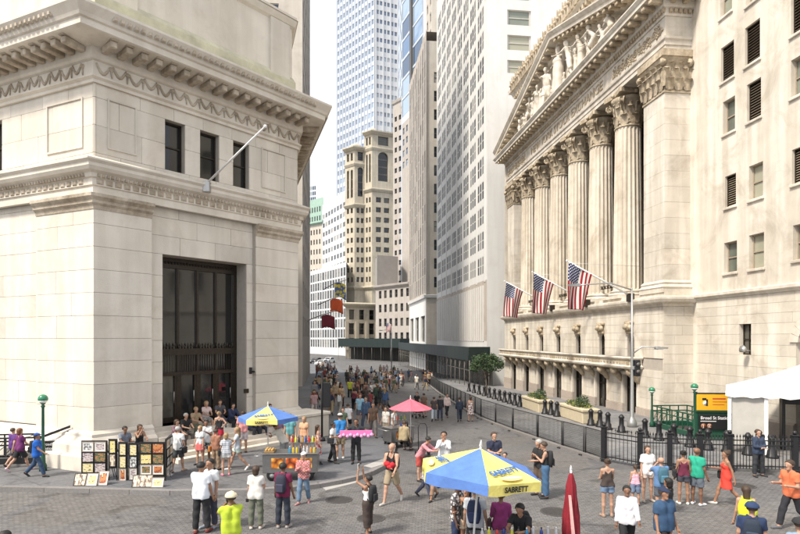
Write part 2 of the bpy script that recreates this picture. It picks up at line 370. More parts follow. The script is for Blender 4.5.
def inframe(fr, mb, name, mt, par, base):          # build a mesh given in facade coordinates
    return mb.build(name, mt, par, fr.w(0, 0, 0) - Vector((base[0], base[1], 0)), fr.a)

# ------------------------------------------------------------------ the pale bank with the chamfered corner
A = Vector((-11.5, 21.4)); B_ = Vector((-5.2, 29.13))
frL = Fr(A, (5.1, -2.3)); frC = Fr(A, B_ - A); frB = Fr(B_, (-0.30, 1.0)); LC = (B_ - A).length
bank_base = (A.x, A.y, 0.0)
bank = empty('bank_building', bank_base, 0, 'cream limestone corner bank with tall bronze door in its angled corner', 'building')
far_l = frL.w(-34); far_b = frB.w(34)
PATH = [(far_l.x - A.x, far_l.y - A.y), (0, 0), (B_.x - A.x, B_.y - A.y), (far_b.x - A.x, far_b.y - A.y)]
Bl = [Vector(p) for p in PATH]
def bpart(mb, name, mt): return mb.build(name, mt, bank)
def fpart(fr, mb, name, mt): return inframe(fr, mb, name, mt, bank, bank_base)
# opening positions read off the angled face
dx0, dtop = frC.hit(162, 258, 0.3); dx1, _ = frC.hit(246, 262, 0.3); dtop = 8.5
DOOR = (dx0, dx1, 1.3, dtop)
px_l, px_r = frC.hx(152), frC.hx(256)              # inner edges of the corner piers
WZ = (12.0, 14.1)
WIN = [(frC.hx(a, 0.3), frC.hx(b, 0.3), *WZ) for a, b in ((162, 182), (197, 216), (230, 246))]
pl_L = frL.hx(36)
ZB, ZP = 10.2, 11.75                               # belt course, underside and top
zA0, zA1 = 14.62, 16.75                            # entablature
# walls behind the stones
w = MB(); w.holes(px_l, px_r, -0.3, ZP, [DOOR], 0.30, 0.9); w.holes(0.0, px_l, -0.3, ZP, [], 0.06); w.holes(px_r, LC, -0.3, ZP, [], 0.06)
w.box((px_l - 0.02, 0.07, -0.3), (px_l + 0.001, 0.34, ZP)); w.box((px_r - 0.001, 0.07, -0.3), (px_r + 0.02, 0.34, ZP))
w.holes(0, LC, ZP, zA0, WIN, 0.10, 0.35)
fpart(frC, w, 'wall', M_mortar)
w = MB(); w.holes(pl_L, 0, -0.3, ZP, [], 0.06); w.holes(-34, pl_L, -0.3, ZP, [], 0.26); w.holes(-34, 0, ZP, zA0, [(frL.hx(-14), frL.hx(0.7), 12.0, 14.1)], 0.10, 0.35)
fpart(frL, w, 'wall', M_mortar)
w = MB(); w.holes(0, 34, -2.0, zA0, [], 0.06); fpart(frB, w, 'wall', M_lime)
zs1 = courses(1.5, ZB, 0.86)
ashlar(bank, frC, bank_base, 0.0, px_l, zs1, (), 0.0, 0.08, seed=2)
ashlar(bank, frC, bank_base, px_r, LC, zs1, (), 0.0, 0.08, seed=3)
ashlar(bank, frC, bank_base, px_l, px_r, courses(1.3, dtop, 0.87) + courses(dtop, ZB + 0.6, 0.75)[1:], [DOOR], 0.25, 0.08, seed=4)
ashlar(bank, frL, bank_base, pl_L, 0.0, zs1, (), 0.0, 0.08, seed=5)
ashlar(bank, frL, bank_base, -9.0, pl_L, zs1 + [ZB + 0.6], (), 0.2, 0.08, seed=6)
up = [ZP, 12.0, 13.05, 14.1, zA0]
ashlar(bank, frC, bank_base, 0, LC, up, WIN, 0.05, 0.07, seed=7, blen=1.5)
ashlar(bank, frL, bank_base, -9.0, 0, [ZP, 12.0, 13.05, 14.1, zA0], [(frL.hx(-14), frL.hx(0.7), 12.0, 14.1)], 0.05, 0.07, seed=8, blen=1.7)
# sunk panels between piers on the upper storey
for fr, a, b in ((frC, frC.hx(108), frC.hx(137)), (frC, frC.hx(262), frC.hx(286)), (frL, frL.hx(46), frL.hx(82))):
    m = MB()
    for q0, q1, r0, r1 in ((a, b, 12.25, 12.31), (a, b, 14.12, 14.18), (a, a + 0.06, 12.31, 14.12), (b - 0.06, b, 12.31, 14.12)): m.box((q0, -0.0, r0), (q1, 0.06, r1))
    fpart(fr, m, 'panel_moulding', M_lime)
# mouldings
ZPL = 1.5
plinth = [(-0.05, -0.3), (0.70, -0.3), (0.70, 0.66), (0.62, 0.72), (0.46, 0.72), (0.46, 1.0), (0.40, 1.08), (0.28, 1.14), (0.22, 1.24), (0.18, 1.28), (0.18, 1.38), (0.05, ZPL), (-0.05, ZPL)]
cl = frC.w(px_l).to_2d() - A; cr = frC.w(px_r).to_2d() - A
bpart(MB().mould([PATH[0], (0, 0), (cl.x, cl.y)], plinth), 'plinth', M_lime)
bpart(MB().mould([(cr.x, cr.y), PATH[2], PATH[3]], [(o, z if z > 0 else z - 1.8) for o, z in plinth]), 'plinth', M_lime)
pcap = [(-0.05, ZB - 0.34), (0.03, ZB - 0.34), (0.05, ZB - 0.2), (0.14, ZB - 0.12), (0.14, ZB - 0.02), (0.26, ZB + 0.1), (0.26, ZB + 0.22), (-0.05, ZB + 0.22)]
pl2 = frL.w(pl_L).to_2d() - A
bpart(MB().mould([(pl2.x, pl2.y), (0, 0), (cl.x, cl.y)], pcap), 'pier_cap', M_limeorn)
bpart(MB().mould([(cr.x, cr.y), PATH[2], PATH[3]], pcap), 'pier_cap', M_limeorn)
belt0 = ZB + 0.22
belt = [(-0.1, belt0), (0.08, belt0), (0.08, belt0 + 0.285), (0.14, belt0 + 0.315), (0.14, belt0 + 0.562), (0.22, belt0 + 0.6), (0.26, belt0 + 0.735), (0.42, belt0 + 0.81), (0.50, belt0 + 0.93), (0.50, belt0 + 1.05), (0.60, belt0 + 1.14), (0.60, belt0 + 1.2), (0.1, belt0 + 1.4), (-0.1, belt0 + 1.4)]
bpart(MB().mould(PATH, belt), 'belt_course', M_lime)
def beads(path, z, out, step, size, name, mt, frac=1.0, maxd=14):   # a running carved ornament, one joined strip
    m = MB(); P = [Vector(p) for p in path]
    for a, b in zip(P[:-1], P[1:]):
        d = b - a; L_ = d.length; d.normalize(); nn = Vector((d.y, -d.x)); k = int(L_ / step)
        for i in range(k):
            c = a + d * ((i + 0.5) * step)
            if (c + A).y > 48 or (c + A).x < -24: continue
            T = Matrix(((d.x, nn.x, 0, c.x + nn.x * out), (d.y, nn.y, 0, c.y + nn.y * out), (0, 0, 1, z), (0, 0, 0, 1)))
            s_ = size; m.add([T @ Vector(p) for p in ((-s_[0], 0, -s_[2]), (s_[0], 0, -s_[2]), (s_[0], 0, s_[2]), (-s_[0], 0, s_[2]), (-s_[0]*.5, s_[1], -s_[2]*.6), (s_[0]*.5, s_[1], -s_[2]*.6), (s_[0]*.55, s_[1], s_[2]*.7), (-s_[0]*.55, s_[1], s_[2]*.7))],
                  [(4, 7, 6, 5), (0, 4, 5, 1), (1, 5, 6, 2), (2, 6, 7, 3), (3, 7, 4, 0)])
    return kind(bpart(m, name, mt), 'stuff')
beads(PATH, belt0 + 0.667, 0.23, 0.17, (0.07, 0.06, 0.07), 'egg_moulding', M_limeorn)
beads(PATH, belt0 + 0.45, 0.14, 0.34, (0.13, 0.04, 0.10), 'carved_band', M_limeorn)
bpart(MB().mould(PATH, [(-0.1, zA0), (0.05, zA0), (0.05, zA0 + 0.118), (0.16, zA0 + 0.185), (0.16, zA0 + 0.235), (0.06, zA0 + 0.286), (0.06, zA0 + 0.798), (0.16, zA0 + 0.84), (0.22, zA0 + 0.907), (0.22, zA0 + 1.26), (0.3, zA0 + 1.28), (1.21, zA0 + 1.36), (1.27, zA0 + 1.39), (1.27, zA0 + 1.61), (1.35, zA0 + 1.65), (1.40, zA0 + 1.76), (1.60, zA0 + 2.03), (1.60, zA0 + 2.12), (1.14, zA0 + 2.18), (-0.3, zA0 + 2.27)]), 'cornice', M_lime)
# carved frieze relief: swags and rosettes
m = MB(); P = [Vector(p) for p in PATH]
rg = random.Random(4)
for a, b in zip(P[:-1], P[1:]):
    d = b - a; L_ = d.length; d.normalize(); nn = Vector((d.y, -d.x)); k = int(L_ / 0.62)
    for i in range(k):
        c = a + d * ((i + 0.5) * 0.62)
        if (c + A).y > 46 or (c + A).x < -22: continue
        T = Matrix(((d.x, nn.x, 0, c.x + nn.x * 0.06), (d.y, nn.y, 0, c.y + nn.y * 0.06), (0, 0, 1, zA0 + 0.538), (0, 0, 0, 1)))
        pts = []; n_ = 9
        for j in range(n_): t = j / (n_ - 1); pts.append(T @ Vector(((t - 0.5) * 0.5, 0.01, 0.18 - 0.34 * math.sin(math.pi * t) + (0.06 if i % 2 else 0))))
        m.tube(pts, [0.03 + 0.035 * math.sin(math.pi * j / (n_ - 1)) for j in range(n_)], 5)
        m.lathe([(0.11, 0), (0.09, 0.05), (0.04, 0.06), (0.03, 0.09), (0, 0.09)], 8, M=T @ Matrix.Translation((0.31, -0.02, 0.12)) @ Matrix.Rotation(R(-90), 4, 'X'))
        m.tube([T @ Vector((0.31, 0.01, 0.05)), T @ Vector((0.31 + rg.uniform(-.03, .03), 0.03, -0.22))], [0.05, 0.02], 5)
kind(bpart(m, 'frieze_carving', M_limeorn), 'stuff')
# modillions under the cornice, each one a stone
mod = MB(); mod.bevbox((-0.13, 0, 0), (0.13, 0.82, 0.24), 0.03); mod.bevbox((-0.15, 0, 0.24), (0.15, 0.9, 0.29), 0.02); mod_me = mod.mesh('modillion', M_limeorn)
for a, b in zip(P[:-1], P[1:]):
    d = b - a; L_ = d.length; d.normalize(); nn = Vector((d.y, -d.x)); k = int(L_ / 0.56)
    for i in range(k):
        c = a + d * ((i + 0.5) * L_ / k)
        if (c + A).y > 44 or (c + A).x < -24: continue
        o = link('modillion', mod_me, bank, (c.x + nn.x * 0.21, c.y + nn.y * 0.21, zA0 + 1.07), math.atan2(nn.y, nn.x) - R(90))
beads(PATH, zA0 + 1.9, 1.47, 0.26, (0.10, 0.07, 0.13), 'cornice_carving', M_limeorn)
# mossy cornice top and attic storey
bpart(MB().mould(PATH, [(1.15, zA0 + 2.19), (1.15, zA0 + 2.25), (-0.25, zA0 + 2.65), (-0.5, zA0 + 2.65), (-0.5, zA0 + 2.18)]), 'cornice_weathering', M_moss)
at0 = zA0 + 2.27
bpart(MB().mould(PATH, [(-0.9, at0), (-0.18, at0), (-0.18, at0 + 0.75), (-0.3, at0 + 0.9), (-0.3, at0 + 3.9), (-0.16, at0 + 4.0), (-0.05, at0 + 4.2), (-0.05, at0 + 4.45), (-0.9, at0 + 4.55)]), 'attic_wall', M_lime)
bpart(MB().mould(PATH, [(-0.5, at0 + 0.3), (-0.12, at0 + 0.3), (-0.12, at0 + 1.15), (-0.26, at0 + 1.4), (-0.5, at0 + 1.4)]), 'attic_base', M_moss)
m = MB()
for fr, x in ((frC, 0.55), (frC, LC - 1.6), (frL, -1.6), (frL, -8.0)): m.box((x, 0.16, at0 + 0.9), (x + 1.2, 0.5, at0 + 3.95)); fpart(fr, m, 'attic_pier', M_lime); m = MB()
m = MB(); m.add([(p[0], p[1], at0 + 4.3) for p in PATH] + [(-40, 45, at0 + 4.3)], [(0, 1, 2, 3, 4)]); bpart(m, 'roof', M_mortar)
# upper windows
def sash(name, par, fr, base, o, depth, mg, mf, bars=(1, 1), fw=0.07, y=0.0):
    a, b, c, d = o; m = MB(); yy = y + depth - 0.06
    m.box((a, yy, c), (a + fw, yy + 0.08, d)); m.box((b - fw, yy, c), (b, yy + 0.08, d)); m.box((a + fw, yy, c), (b - fw, yy + 0.08, c + fw)); m.box((a + fw, yy, d - fw), (b - fw, yy + 0.08, d))
    for i in range(bars[0]): z = c + (d - c) * (i + 1) / (bars[0] + 1); m.box((a + fw, yy - 0.01, z - 0.03), (b - fw, yy + 0.07, z + 0.03))
    for i in range(bars[1]): x = a + (b - a) * (i + 1) / (bars[1] + 1); m.box((x - 0.025, yy + 0.005, c + fw), (x + 0.025, yy + 0.06, d - fw))
    f = inframe(fr, m, name, mf, par, base)
    g = MB().add([(a, yy + 0.05, c), (b, yy + 0.05, c), (b, yy + 0.05, d), (a, yy + 0.05, d)], [(0, 1, 2, 3)]).build('pane', mg, f)
    return f
for o in WIN: sash('window', bank, frC, bank_base, o, 0.30, M_glassdk, M_bronze, (1, 0), y=0.10)
sash('window', bank, frL, bank_base, (frL.hx(-14), frL.hx(0.7), 12.0, 14.1), 0.3, M_glassdk, M_bronze, (1, 0), y=0.10)
# bronze door screen
dr = empty('entrance_screen'); dr.parent = bank; dr.location = frC.w(0, 0, 0) - Vector((A.x, A.y, 0)); dr.rotation_euler = (0, 0, frC.a)
a, b = DOOR[0] + 0.02, DOOR[1] - 0.02; yb = 1.02; zt = 4.25; zt0 = 3.5; n4 = 4
m = MB()
for x in (a, b - 0.16): m.box((x, yb, 1.3), (x + 0.16, yb + 0.18, dtop))
m.box((a + 0.16, yb, dtop - 0.45), (b - 0.16, yb + 0.16, dtop)); m.box((a + 0.16, yb - 0.05, zt), (b - 0.16, yb + 0.16, zt + 0.28)); m.box((a + 0.16, yb - 0.05, zt0 - 0.16), (b - 0.16, yb + 0.16, zt0))
wbay = (b - a - 0.32) / n4
for i in range(1, n4):
    x = a + 0.16 + i * wbay; m.box((x - 0.07, yb + 0.01, 1.3), (x + 0.07, yb + 0.15, zt0 - 0.16)); m.box((x - 0.05, yb + 0.01, zt + 0.28), (x + 0.05, yb + 0.13, dtop - 0.45)); m.box((x - 0.05, yb + 0.01, zt0), (x + 0.05, yb + 0.13, zt))
m.build('screen_frame', M_bronze, dr)
m = MB()
for i in range(26):                                # cresting spikes above the transom, carved head rail
    x = a + 0.25 + (b - a - 0.5) * i / 25; m.tube([(x, yb - 0.02, zt + 0.28), (x, yb - 0.02, zt + 0.36 + 0.06 * (i % 2)), (x, yb - 0.02, zt + 0.46 + 0.08 * (i % 2))], [0.035, 0.05, 0.006], 5)
    m.lathe([(0.07, 0), (0.05, 0.04), (0, 0.05)], 6, M=Matrix.Translation((x, yb, dtop - 0.22)) @ Matrix.Rotation(R(90), 4, 'X'))
kind(m.build('bronze_cresting', M_bronze, dr), 'stuff')
for i in range(n4):
    x0 = a + 0.16 + i * wbay + 0.06; x1 = x0 + wbay - 0.12
    for z0, z1 in ((zt + 0.28, dtop - 0.45), (zt0, zt), (1.5, zt0 - 0.16)):
        g = MB().add([(x0, yb + 0.1, z0), (x1, yb + 0.1, z0), (x1, yb + 0.1, z1), (x0, yb + 0.1, z1)], [(0, 1, 2, 3)]).build('pane', M_glassdk, dr)
    m = MB(); x_ = (x0 + x1) / 2
    m.box((x0, yb + 0.02, 1.3), (x1, yb + 0.12, 1.53)); m.box((x0, yb + 0.02, 1.53), (x0 + 0.1, yb + 0.09, zt0 - 0.16)); m.box((x1 - 0.1, yb + 0.02, 1.53), (x1, yb + 0.09, zt0 - 0.16))
    dl = m.build('door_leaf', M_bronze, dr)
    m = MB().tube([(x1 - 0.16, yb - 0.04, 2.15), (x1 - 0.16, yb - 0.04, 2.65)], 0.02, 6); m.build('handle', M_steel, dl)
    m = MB()
    for j in range(7): q = x0 + (x1 - x0) * (j + 0.5) / 7; m.box((q - 0.012, yb + 0.03, zt0), (q + 0.012, yb + 0.06, zt))
    m.build('grille', M_bronze, dr)
# entrance steps and cheek block
NST = 7; TR = 0.36
for i in range(NST):
    yf = 0.2 - TR * (NST - 1 - i); x1_ = px_r + 0.9 if i < NST - 1 else px_r - 0.02
    m = MB(); m.bevbox((px_l + 0.03, yf, -0.2), (x1_, yf + TR + (0.9 if i == NST - 1 else 0.03), 0.14 + (1.3 - 0.14) * (i + 1) / NST), 0.012)
    fpart(frC, m, 'step', M_lime)
m = MB(); m.bevbox((px_r + 0.92, -1.75, -0.3), (LC + 0.5, -0.02, 1.2), 0.04); m.bevbox((px_r + 0.9, -1.82, 1.2), (LC + 0.56, 0.0, 1.36), 0.03); fpart(frC, m, 'cheek_block', M_lime)
# brass plate and small camera beside the door
pr = frC.hit(246, 391, 0.24); m = MB(); m.bevbox((pr[0] - 0.14, 0.2, pr[1] - 0.1), (pr[0] + 0.14, 0.245, pr[1] + 0.1), 0.01); fpart(frC, m, 'wall_plate', M_bronze)
pr = frC.hit(250, 372, 0.24); m = MB(); m.bevbox((pr[0] - 0.05, 0.12, pr[1] - 0.09), (pr[0] + 0.05, 0.245, pr[1] + 0.22), 0.01); m.box((pr[0] - 0.04, -0.1, pr[1] - 0.02), (pr[0] + 0.04, 0.13, pr[1] + 0.06)); fpart(frC, m, 'wall_camera', M_black)
# flagpole leaning out from the ledge
fp0 = atdepth(207, 183, 24.5); e = empty('flagpole', fp0, 0, 'bare pale flagpole leaning out from the ledge of the corner bank', 'flagpole')
ov = Vector((frC.y.x, frC.y.y, 0)) * -1; tip = ov * 4.0 + Vector((0, 0, 1.5))
m = MB().tube([(0, 0, 0), tip], [0.05, 0.032], 8); m.build('pole', M_white, e); m = MB().lathe([(0.0, -0.07), (0.06, -0.04), (0.06, 0.04), (0, 0.07)], 8, tip); m.build('finial', M_white, e)
m = MB().bevbox((-0.14, -0.14, -0.4), (0.14, 0.14, 0.06), 0.02); m.build('bracket', M_steel, e)
# ------------------------------------------------------------------ temple-fronted exchange on the right
SD = Vector((-0.1167, 0.9932))
oN = Vector((20 - 0.1175 * 35.5, 35.5)); frN = Fr(oN, -SD); n_base = (oN.x, oN.y, 0.0)
exch = empty('exchange_building', n_base, frN.a, 'white marble temple front with fluted columns, carved pediment and balcony', 'building')
def npart(mb, name, mt, par=None): return mb.build(name, mt, par or exch)
BAY = 4.06; CXS = [-5.0 - BAY * k for k in range(6)]; PR, PL = 0.03, -28.7; YC = 1.0
X0, X1 = PL - 1.4, PR + 1.45                      # outer ends of the front
ZL, ZC0, ZCAP, ZAR = 6.9, 7.75, 19.8, 22.35        # ledge underside, column foot, capital foot, architrave
YW = -0.3                                         # podium wall face
# podium wall with slit windows and doors
wx = [-2.3 - BAY * k for k in range(7)]
ops = [(x - 0.45, x + 0.45, 3.75, 5.35) for x in wx] + [(x - 0.85, x + 0.85, -2.0, 2.55) for x in wx]
m = MB(); m.holes(X0, X1, -2.2, ZL, ops, YW + 0.05, 0.45); npart(m, 'podium_wall', M_mortar)
def nash(x0, x1, zs, ops, y, mt, blen, seed, depth=0.08): return ashlar(exch, Fr((0, 0), (1, 0)), (0, 0, 0), x0, x1, zs, ops, y, depth, mt, blen, 0.011, 'stone_block', seed)
nash(X0, X1, [0.55, 1.2, 1.9, 2.55, 3.0], ops, YW, M_marble, 1.7, 11)
nash(X0, X1, [3.75, 4.3, 4.85, 5.35, 5.9, 6.45, ZL], ops, YW, M_marble, 1.7, 12)
nash(X0, X1, [-1.6, -0.8, 0.0, 0.55], ops, YW - 0.12, M_granite, 1.9, 13, 0.18)
# right-hand return of the podium
m = MB(); m.add([(X1 - 0.05, YW, -1), (X1 - 0.05, 1.7, -1), (X1 - 0.05, 1.7, ZL), (X1 - 0.05, YW, ZL)], [(0, 1, 2, 3)]); npart(m, 'return_wall', M_marble); m = MB(); m.add([(X0 + 0.05, YW, -2), (X0 + 0.05, 14, -2), (X0 + 0.05, 14, 26), (X0 + 0.05, YW, 26)], [(3, 2, 1, 0)]); npart(m, 'return_wall', M_marble)
ashlar(exch, Fr((X1, YW + 0.02), (0, 1)), (0, 0, 0), 0.0, 2.0, courses(0.0, ZL, 0.56), (), -0.005, 0.06, M_marble, 1.2, 0.011, 'stone_block', 14)
NP = [(X0, 8.0), (X0, YW), (X1, YW), (X1, 1.7)]
ledge = [(-0.1, ZL), (0.06, ZL), (0.10, ZL + 0.15), (0.35, ZL + 0.25), (0.42, ZL + 0.42), (0.42, ZL + 0.55), (0.15, ZL + 0.62), (-0.1, ZL + 0.62)]
npart(MB().mould(NP, ledge), 'podium_ledge', M_marble)
m = MB(); m.box((X0 + 0.05, YW + 0.12, ZL + 0.3), (X1 - 0.05, 4.4, ZC0)); npart(m, 'stylobate', M_marble)
# slit windows, with carved keystone masks
key = MB(); key.bevbox((-0.42, -0.16, 0), (0.42, 0.1, 0.34), 0.06); key.bevbox((-0.30, -0.3, 0.2), (0.30, 0.1, 0.78), 0.08); key.bevbox((-0.48, -0.2, 0.66), (0.48, 0.1, 0.84), 0.05)
for s_ in (-1, 1): key.lathe([(0.16, -0.1), (0.19, 0), (0.12, 0.12), (0, 0.14)], 8, M=Matrix.Translation((0.32 * s_, -0.2, 0.42)) @ Matrix.Rotation(R(90), 4, 'X'))
key.lathe([(0, -0.2), (0.14, -0.12), (0.17, 0.02), (0.1, 0.15), (0, 0.18)], 8, (0, -0.3, 0.48)); key_me = key.mesh('keystone', M_marbleorn)
for i, x in enumerate(wx):
    f = sash('window', exch, Fr((0, 0), (1, 0)), (0, 0, 0), (x - 0.45, x + 0.45, 3.75, 5.35), 0.30, M_glassdk, M_bronze, (2, 1), 0.05, YW)
    m = MB(); n_ = 8; pts = [(x + 0.45 * math.cos(math.pi * j / n_), 5.35 - 0.45 + 0.45 * math.sin(math.pi * j / n_)) for j in range(n_ + 1)]
    for s_ in (0, 1):                              # arched head: spandrel fillets filling the square corners
        q = pts[:n_ // 2 + 1] if s_ == 0 else pts[n_ // 2:]
        poly = q + [(x + (0.45 if s_ == 0 else -0.45), 5.36)]
        vs = [(p[0], YW + 0.01, p[1]) for p in poly] + [(p[0], YW + 0.22, p[1]) for p in poly]; k = len(poly)
        m.add(vs, [tuple(range(k)), tuple(range(2 * k - 1, k - 1, -1))] + [(j, k + j, k + (j + 1) % k, (j + 1) % k) for j in range(k)])
    npart(m, 'window_arch', M_marble); link('keystone', key_me, exch, (x, YW - 0.02, 5.28))
    d = empty('entrance'); d.parent = exch; m = MB()
    for q in (x - 0.85, x - 0.06, x + 0.73): m.box((q, YW + 0.22, -1.6), (q + 0.12, YW + 0.36, 2.55))
    m.box((x - 0.73, YW + 0.24, 1.6), (x + 0.73, YW + 0.35, 1.75)); m.build('door_frame', M_bronze, d)
    for q in (x - 0.73, x + 0.06):
        MB().add([(q, YW + 0.30, -1.6), (q + 0.67, YW + 0.30, -1.6), (q + 0.67, YW + 0.30, 2.55), (q, YW + 0.30, 2.55)], [(0, 1, 2, 3)]).build('door_leaf', M_glassdk, d)
    m = MB(); m.bevbox((x - 1.1, YW - 0.1, 0.55), (x - 0.87, YW + 0.3, 2.75), 0.03); m.bevbox((x + 0.87, YW - 0.1, 0.55), (x + 1.1, YW + 0.3, 2.75), 0.03); m.bevbox((x - 1.15, YW - 0.2, 2.56), (x + 1.15, YW + 0.3, 2.8), 0.04); m.build('door_surround', M_marble, d)
# balcony
bx0, bx1 = X0 + 0.7, X1 - 2.3
m = MB(); m.mould([(bx0, YW), (bx0, YW - 0.85), (bx1, YW - 0.85), (bx1, YW)], [(-0.3, 3.0), (0.0, 3.0), (0.08, 3.05), (0.12, 3.16), (0.0, 3.22), (-0.05, 3.24), (-0.05, 3.58), (0.05, 3.62), (0.10, 3.70), (0.06, 3.78), (-0.3, 3.78)])
m.box((bx0 + 0.2, YW - 0.65, 3.02), (bx1 - 0.2, YW + 0.02, 3.2)); bal = npart(m, 'balcony', M_marble)
m = MB()
for i in range(int((bx1 - bx0) / 0.45)):
    x = bx0 + 0.3 + i * 0.45
    if i % 9 < 6: m.lathe([(0.14, 0), (0.10, 0.03), (0.05, 0.035), (0, 0.06)], 8, M=Matrix.Translation((x, YW - 0.8, 3.41)) @ Matrix.Rotation(R(90), 4, 'X'))
    else: m.bevbox((x - 0.2, YW - 0.83, 3.28), (x + 0.2, YW - 0.75, 3.54), 0.02)
kind(npart(m, 'balcony_relief', M_marbleorn), 'stuff')
con = MB(); con.tube([(0, -0.72, 0.36), (0, -0.70, 0.2), (0, -0.5, 0.08), (0, -0.28, -0.05), (0, -0.12, -0.3), (0, 0.02, -0.5)], [0.12, 0.17, 0.2, 0.2, 0.17, 0.09], 8)
con.lathe([(0, -0.28), (0.2, -0.24), (0.22, 0), (0.2, 0.24), (0, 0.28)], 10, M=Matrix.Translation((0, -0.58, 0.2)) @ Matrix.Rotation(R(90), 4, 'Y')); con.bevbox((-0.3, -0.8, 0.34), (0.3, 0.1, 0.46), 0.03); con_me = con.mesh('console', M_marbleorn)
for x in wx:
    for s_ in (-1.05, 1.05):
        if x + s_ < bx1 - 0.2: link('console', con_me, exch, (x + s_, YW - 0.02, 2.56))
# fluted columns
def flute_col(z0, z1, r0, r1, nfl=20, rows=10):
    m = MB(); per = 6; n_ = nfl * per; vs = []; fs = []
    for k in range(rows + 1):
        t = k / rows; r = r0 + (r1 - r0) * (t ** 1.6)
        for i in range(n_):
            a = 2 * math.pi * i / n_; ph = (i % per) / per; dep = 0.075 * math.sin(math.pi * min(1, ph / 0.83)) if ph < 0.83 else 0
            if k in (0, rows): dep = 0
            vs.append(((r - dep) * math.cos(a), (r - dep) * math.sin(a), z0 + (z1 - z0) * (0.012 if k == 1 else 0.988 if k == rows - 1 else t)))
    for k in range(rows):
        for i in range(n_): j = (i + 1) % n_; fs.append((k*n_+i, k*n_+j, (k+1)*n_+j, (k+1)*n_+i))
    m.add(vs, fs, 0, False); return m
RC = 1.0
shaft_me = flute_col(0.62, ZCAP - ZC0, RC, RC * 0.86).mesh('column', M_flute)
cb = MB(); cb.box((-1.32, -1.32, 0), (1.32, 1.32, 0.2)); cb.lathe([(1.27, 0.2), (1.34, 0.28), (1.27, 0.38), (1.13, 0.40), (1.1, 0.46), (1.18, 0.49), (1.2, 0.55), (1.13, 0.60), (1.02, 0.63)], 28)
cb_me = cb.mesh('column_base', M_marble)
def leaf(m, ang, z0, h, r0, w, curl, M=None):
    vs = []; fs = []; seg = 6
    for k in range(seg + 1):
        t = k / seg; out = r0 + 0.04 + 0.10 * t + (curl * ((t - 0.55) / 0.45) ** 2 if t > 0.55 else 0); z = z0 + h * min(t, 0.9) - (0.16 * h * (t - 0.85) / 0.15 if t > 0.85 else 0)
        ww = w * (0.75 + 0.5 * math.sin(math.pi * min(1, t * 1.02)) ) * (1 - 0.5 * max(0, t - 0.7) / 0.3) * (1.12 if k % 2 else 0.9)
        for s_ in (-1, 0, 1):
            p = Vector((out + (0.045 if s_ == 0 else 0), ww * s_, z)); vs.append(Matrix.Rotation(ang, 3, 'Z') @ p)
    for k in range(seg):
        for j in range(2): fs.append((k*3+j, k*3+j+1, (k+1)*3+j+1, (k+1)*3+j))
    if M is not None: vs = [M @ v for v in vs]
    m.add(vs, fs, 0, False)
def capital():
    m = MB(); r = RC * 0.86; h = ZAR - ZCAP
    m.lathe([(r, 0), (r + 0.07, 0.04), (r + 0.07, 0.12), (r, 0.15), (r - 0.03, 0.3), (r - 0.02, 1.4), (r + 0.12, 1.9), (r + 0.3, 2.1)], 24)
    for i in range(8): leaf(m, 2 * math.pi * i / 8, 0.14, 0.85, r - 0.03, 0.26, 0.24)
    for i in range(8): leaf(m, 2 * math.pi * (i + 0.5) / 8, 0.3, 1.35, r - 0.04, 0.25, 0.30)
    for i in range(16): leaf(m, 2 * math.pi * (i + 0.25) / 16, 1.0, 0.85, r + 0.02, 0.12, 0.16)
    for i in range(4):
        a = R(45) + i * R(90)
        for s_ in (-0.35, 0.35):
            pts = []
            for k in range(14):
                t = k / 13; th = t * 3.6 * math.pi; rr = 0.26 * (1 - 0.8 * t); cx = r + 0.42
                if k == 0: pts.append((r + 0.05, 1.1))
                pts.append((cx + rr * math.sin(th), 1.78 + rr * math.cos(th) - 0.05))
            m.tube([Matrix.Rotation(a + s_ * 0.35 * (1 - i_ / 15), 3, 'Z') @ Vector((p[0], 0, p[1])) for i_, p in enumerate(pts)], 0.055, 5)
    ab = []
    for i in range(4):                              # abacus with hollowed sides
        a0 = R(45) + i * R(90); c0 = Vector((math.cos(a0), math.sin(a0))) * 1.8; c1 = Vector((math.cos(a0 + R(90)), math.sin(a0 + R(90)))) * 1.8
        nn = (c0 + c1).normalized()
        for k in range(6): t = 0.05 + 0.9 * k / 5; p = c0.lerp(c1, t); q = p - nn * 0.2 * math.sin(math.pi * t); ab.append((q.x, q.y))
    m.prism(ab, h - 0.32, h - 0.02)
    for i in range(4): m.lathe([(0.0, -0.06), (0.16, 0), (0.12, 0.1), (0.0, 0.14)], 8, M=Matrix.Rotation(i * R(90), 4, 'Z') @ Matrix.Translation((1.12, 0, h - 0.2)) @ Matrix.Rotation(R(90), 4, 'Y'))
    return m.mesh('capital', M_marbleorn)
cap_me = capital()
for x in CXS:
    c = link('column', shaft_me, exch, (x, YC, ZC0)); link('column_base', cb_me, c); link('capital', cap_me, c, (0, 0, ZCAP - ZC0))
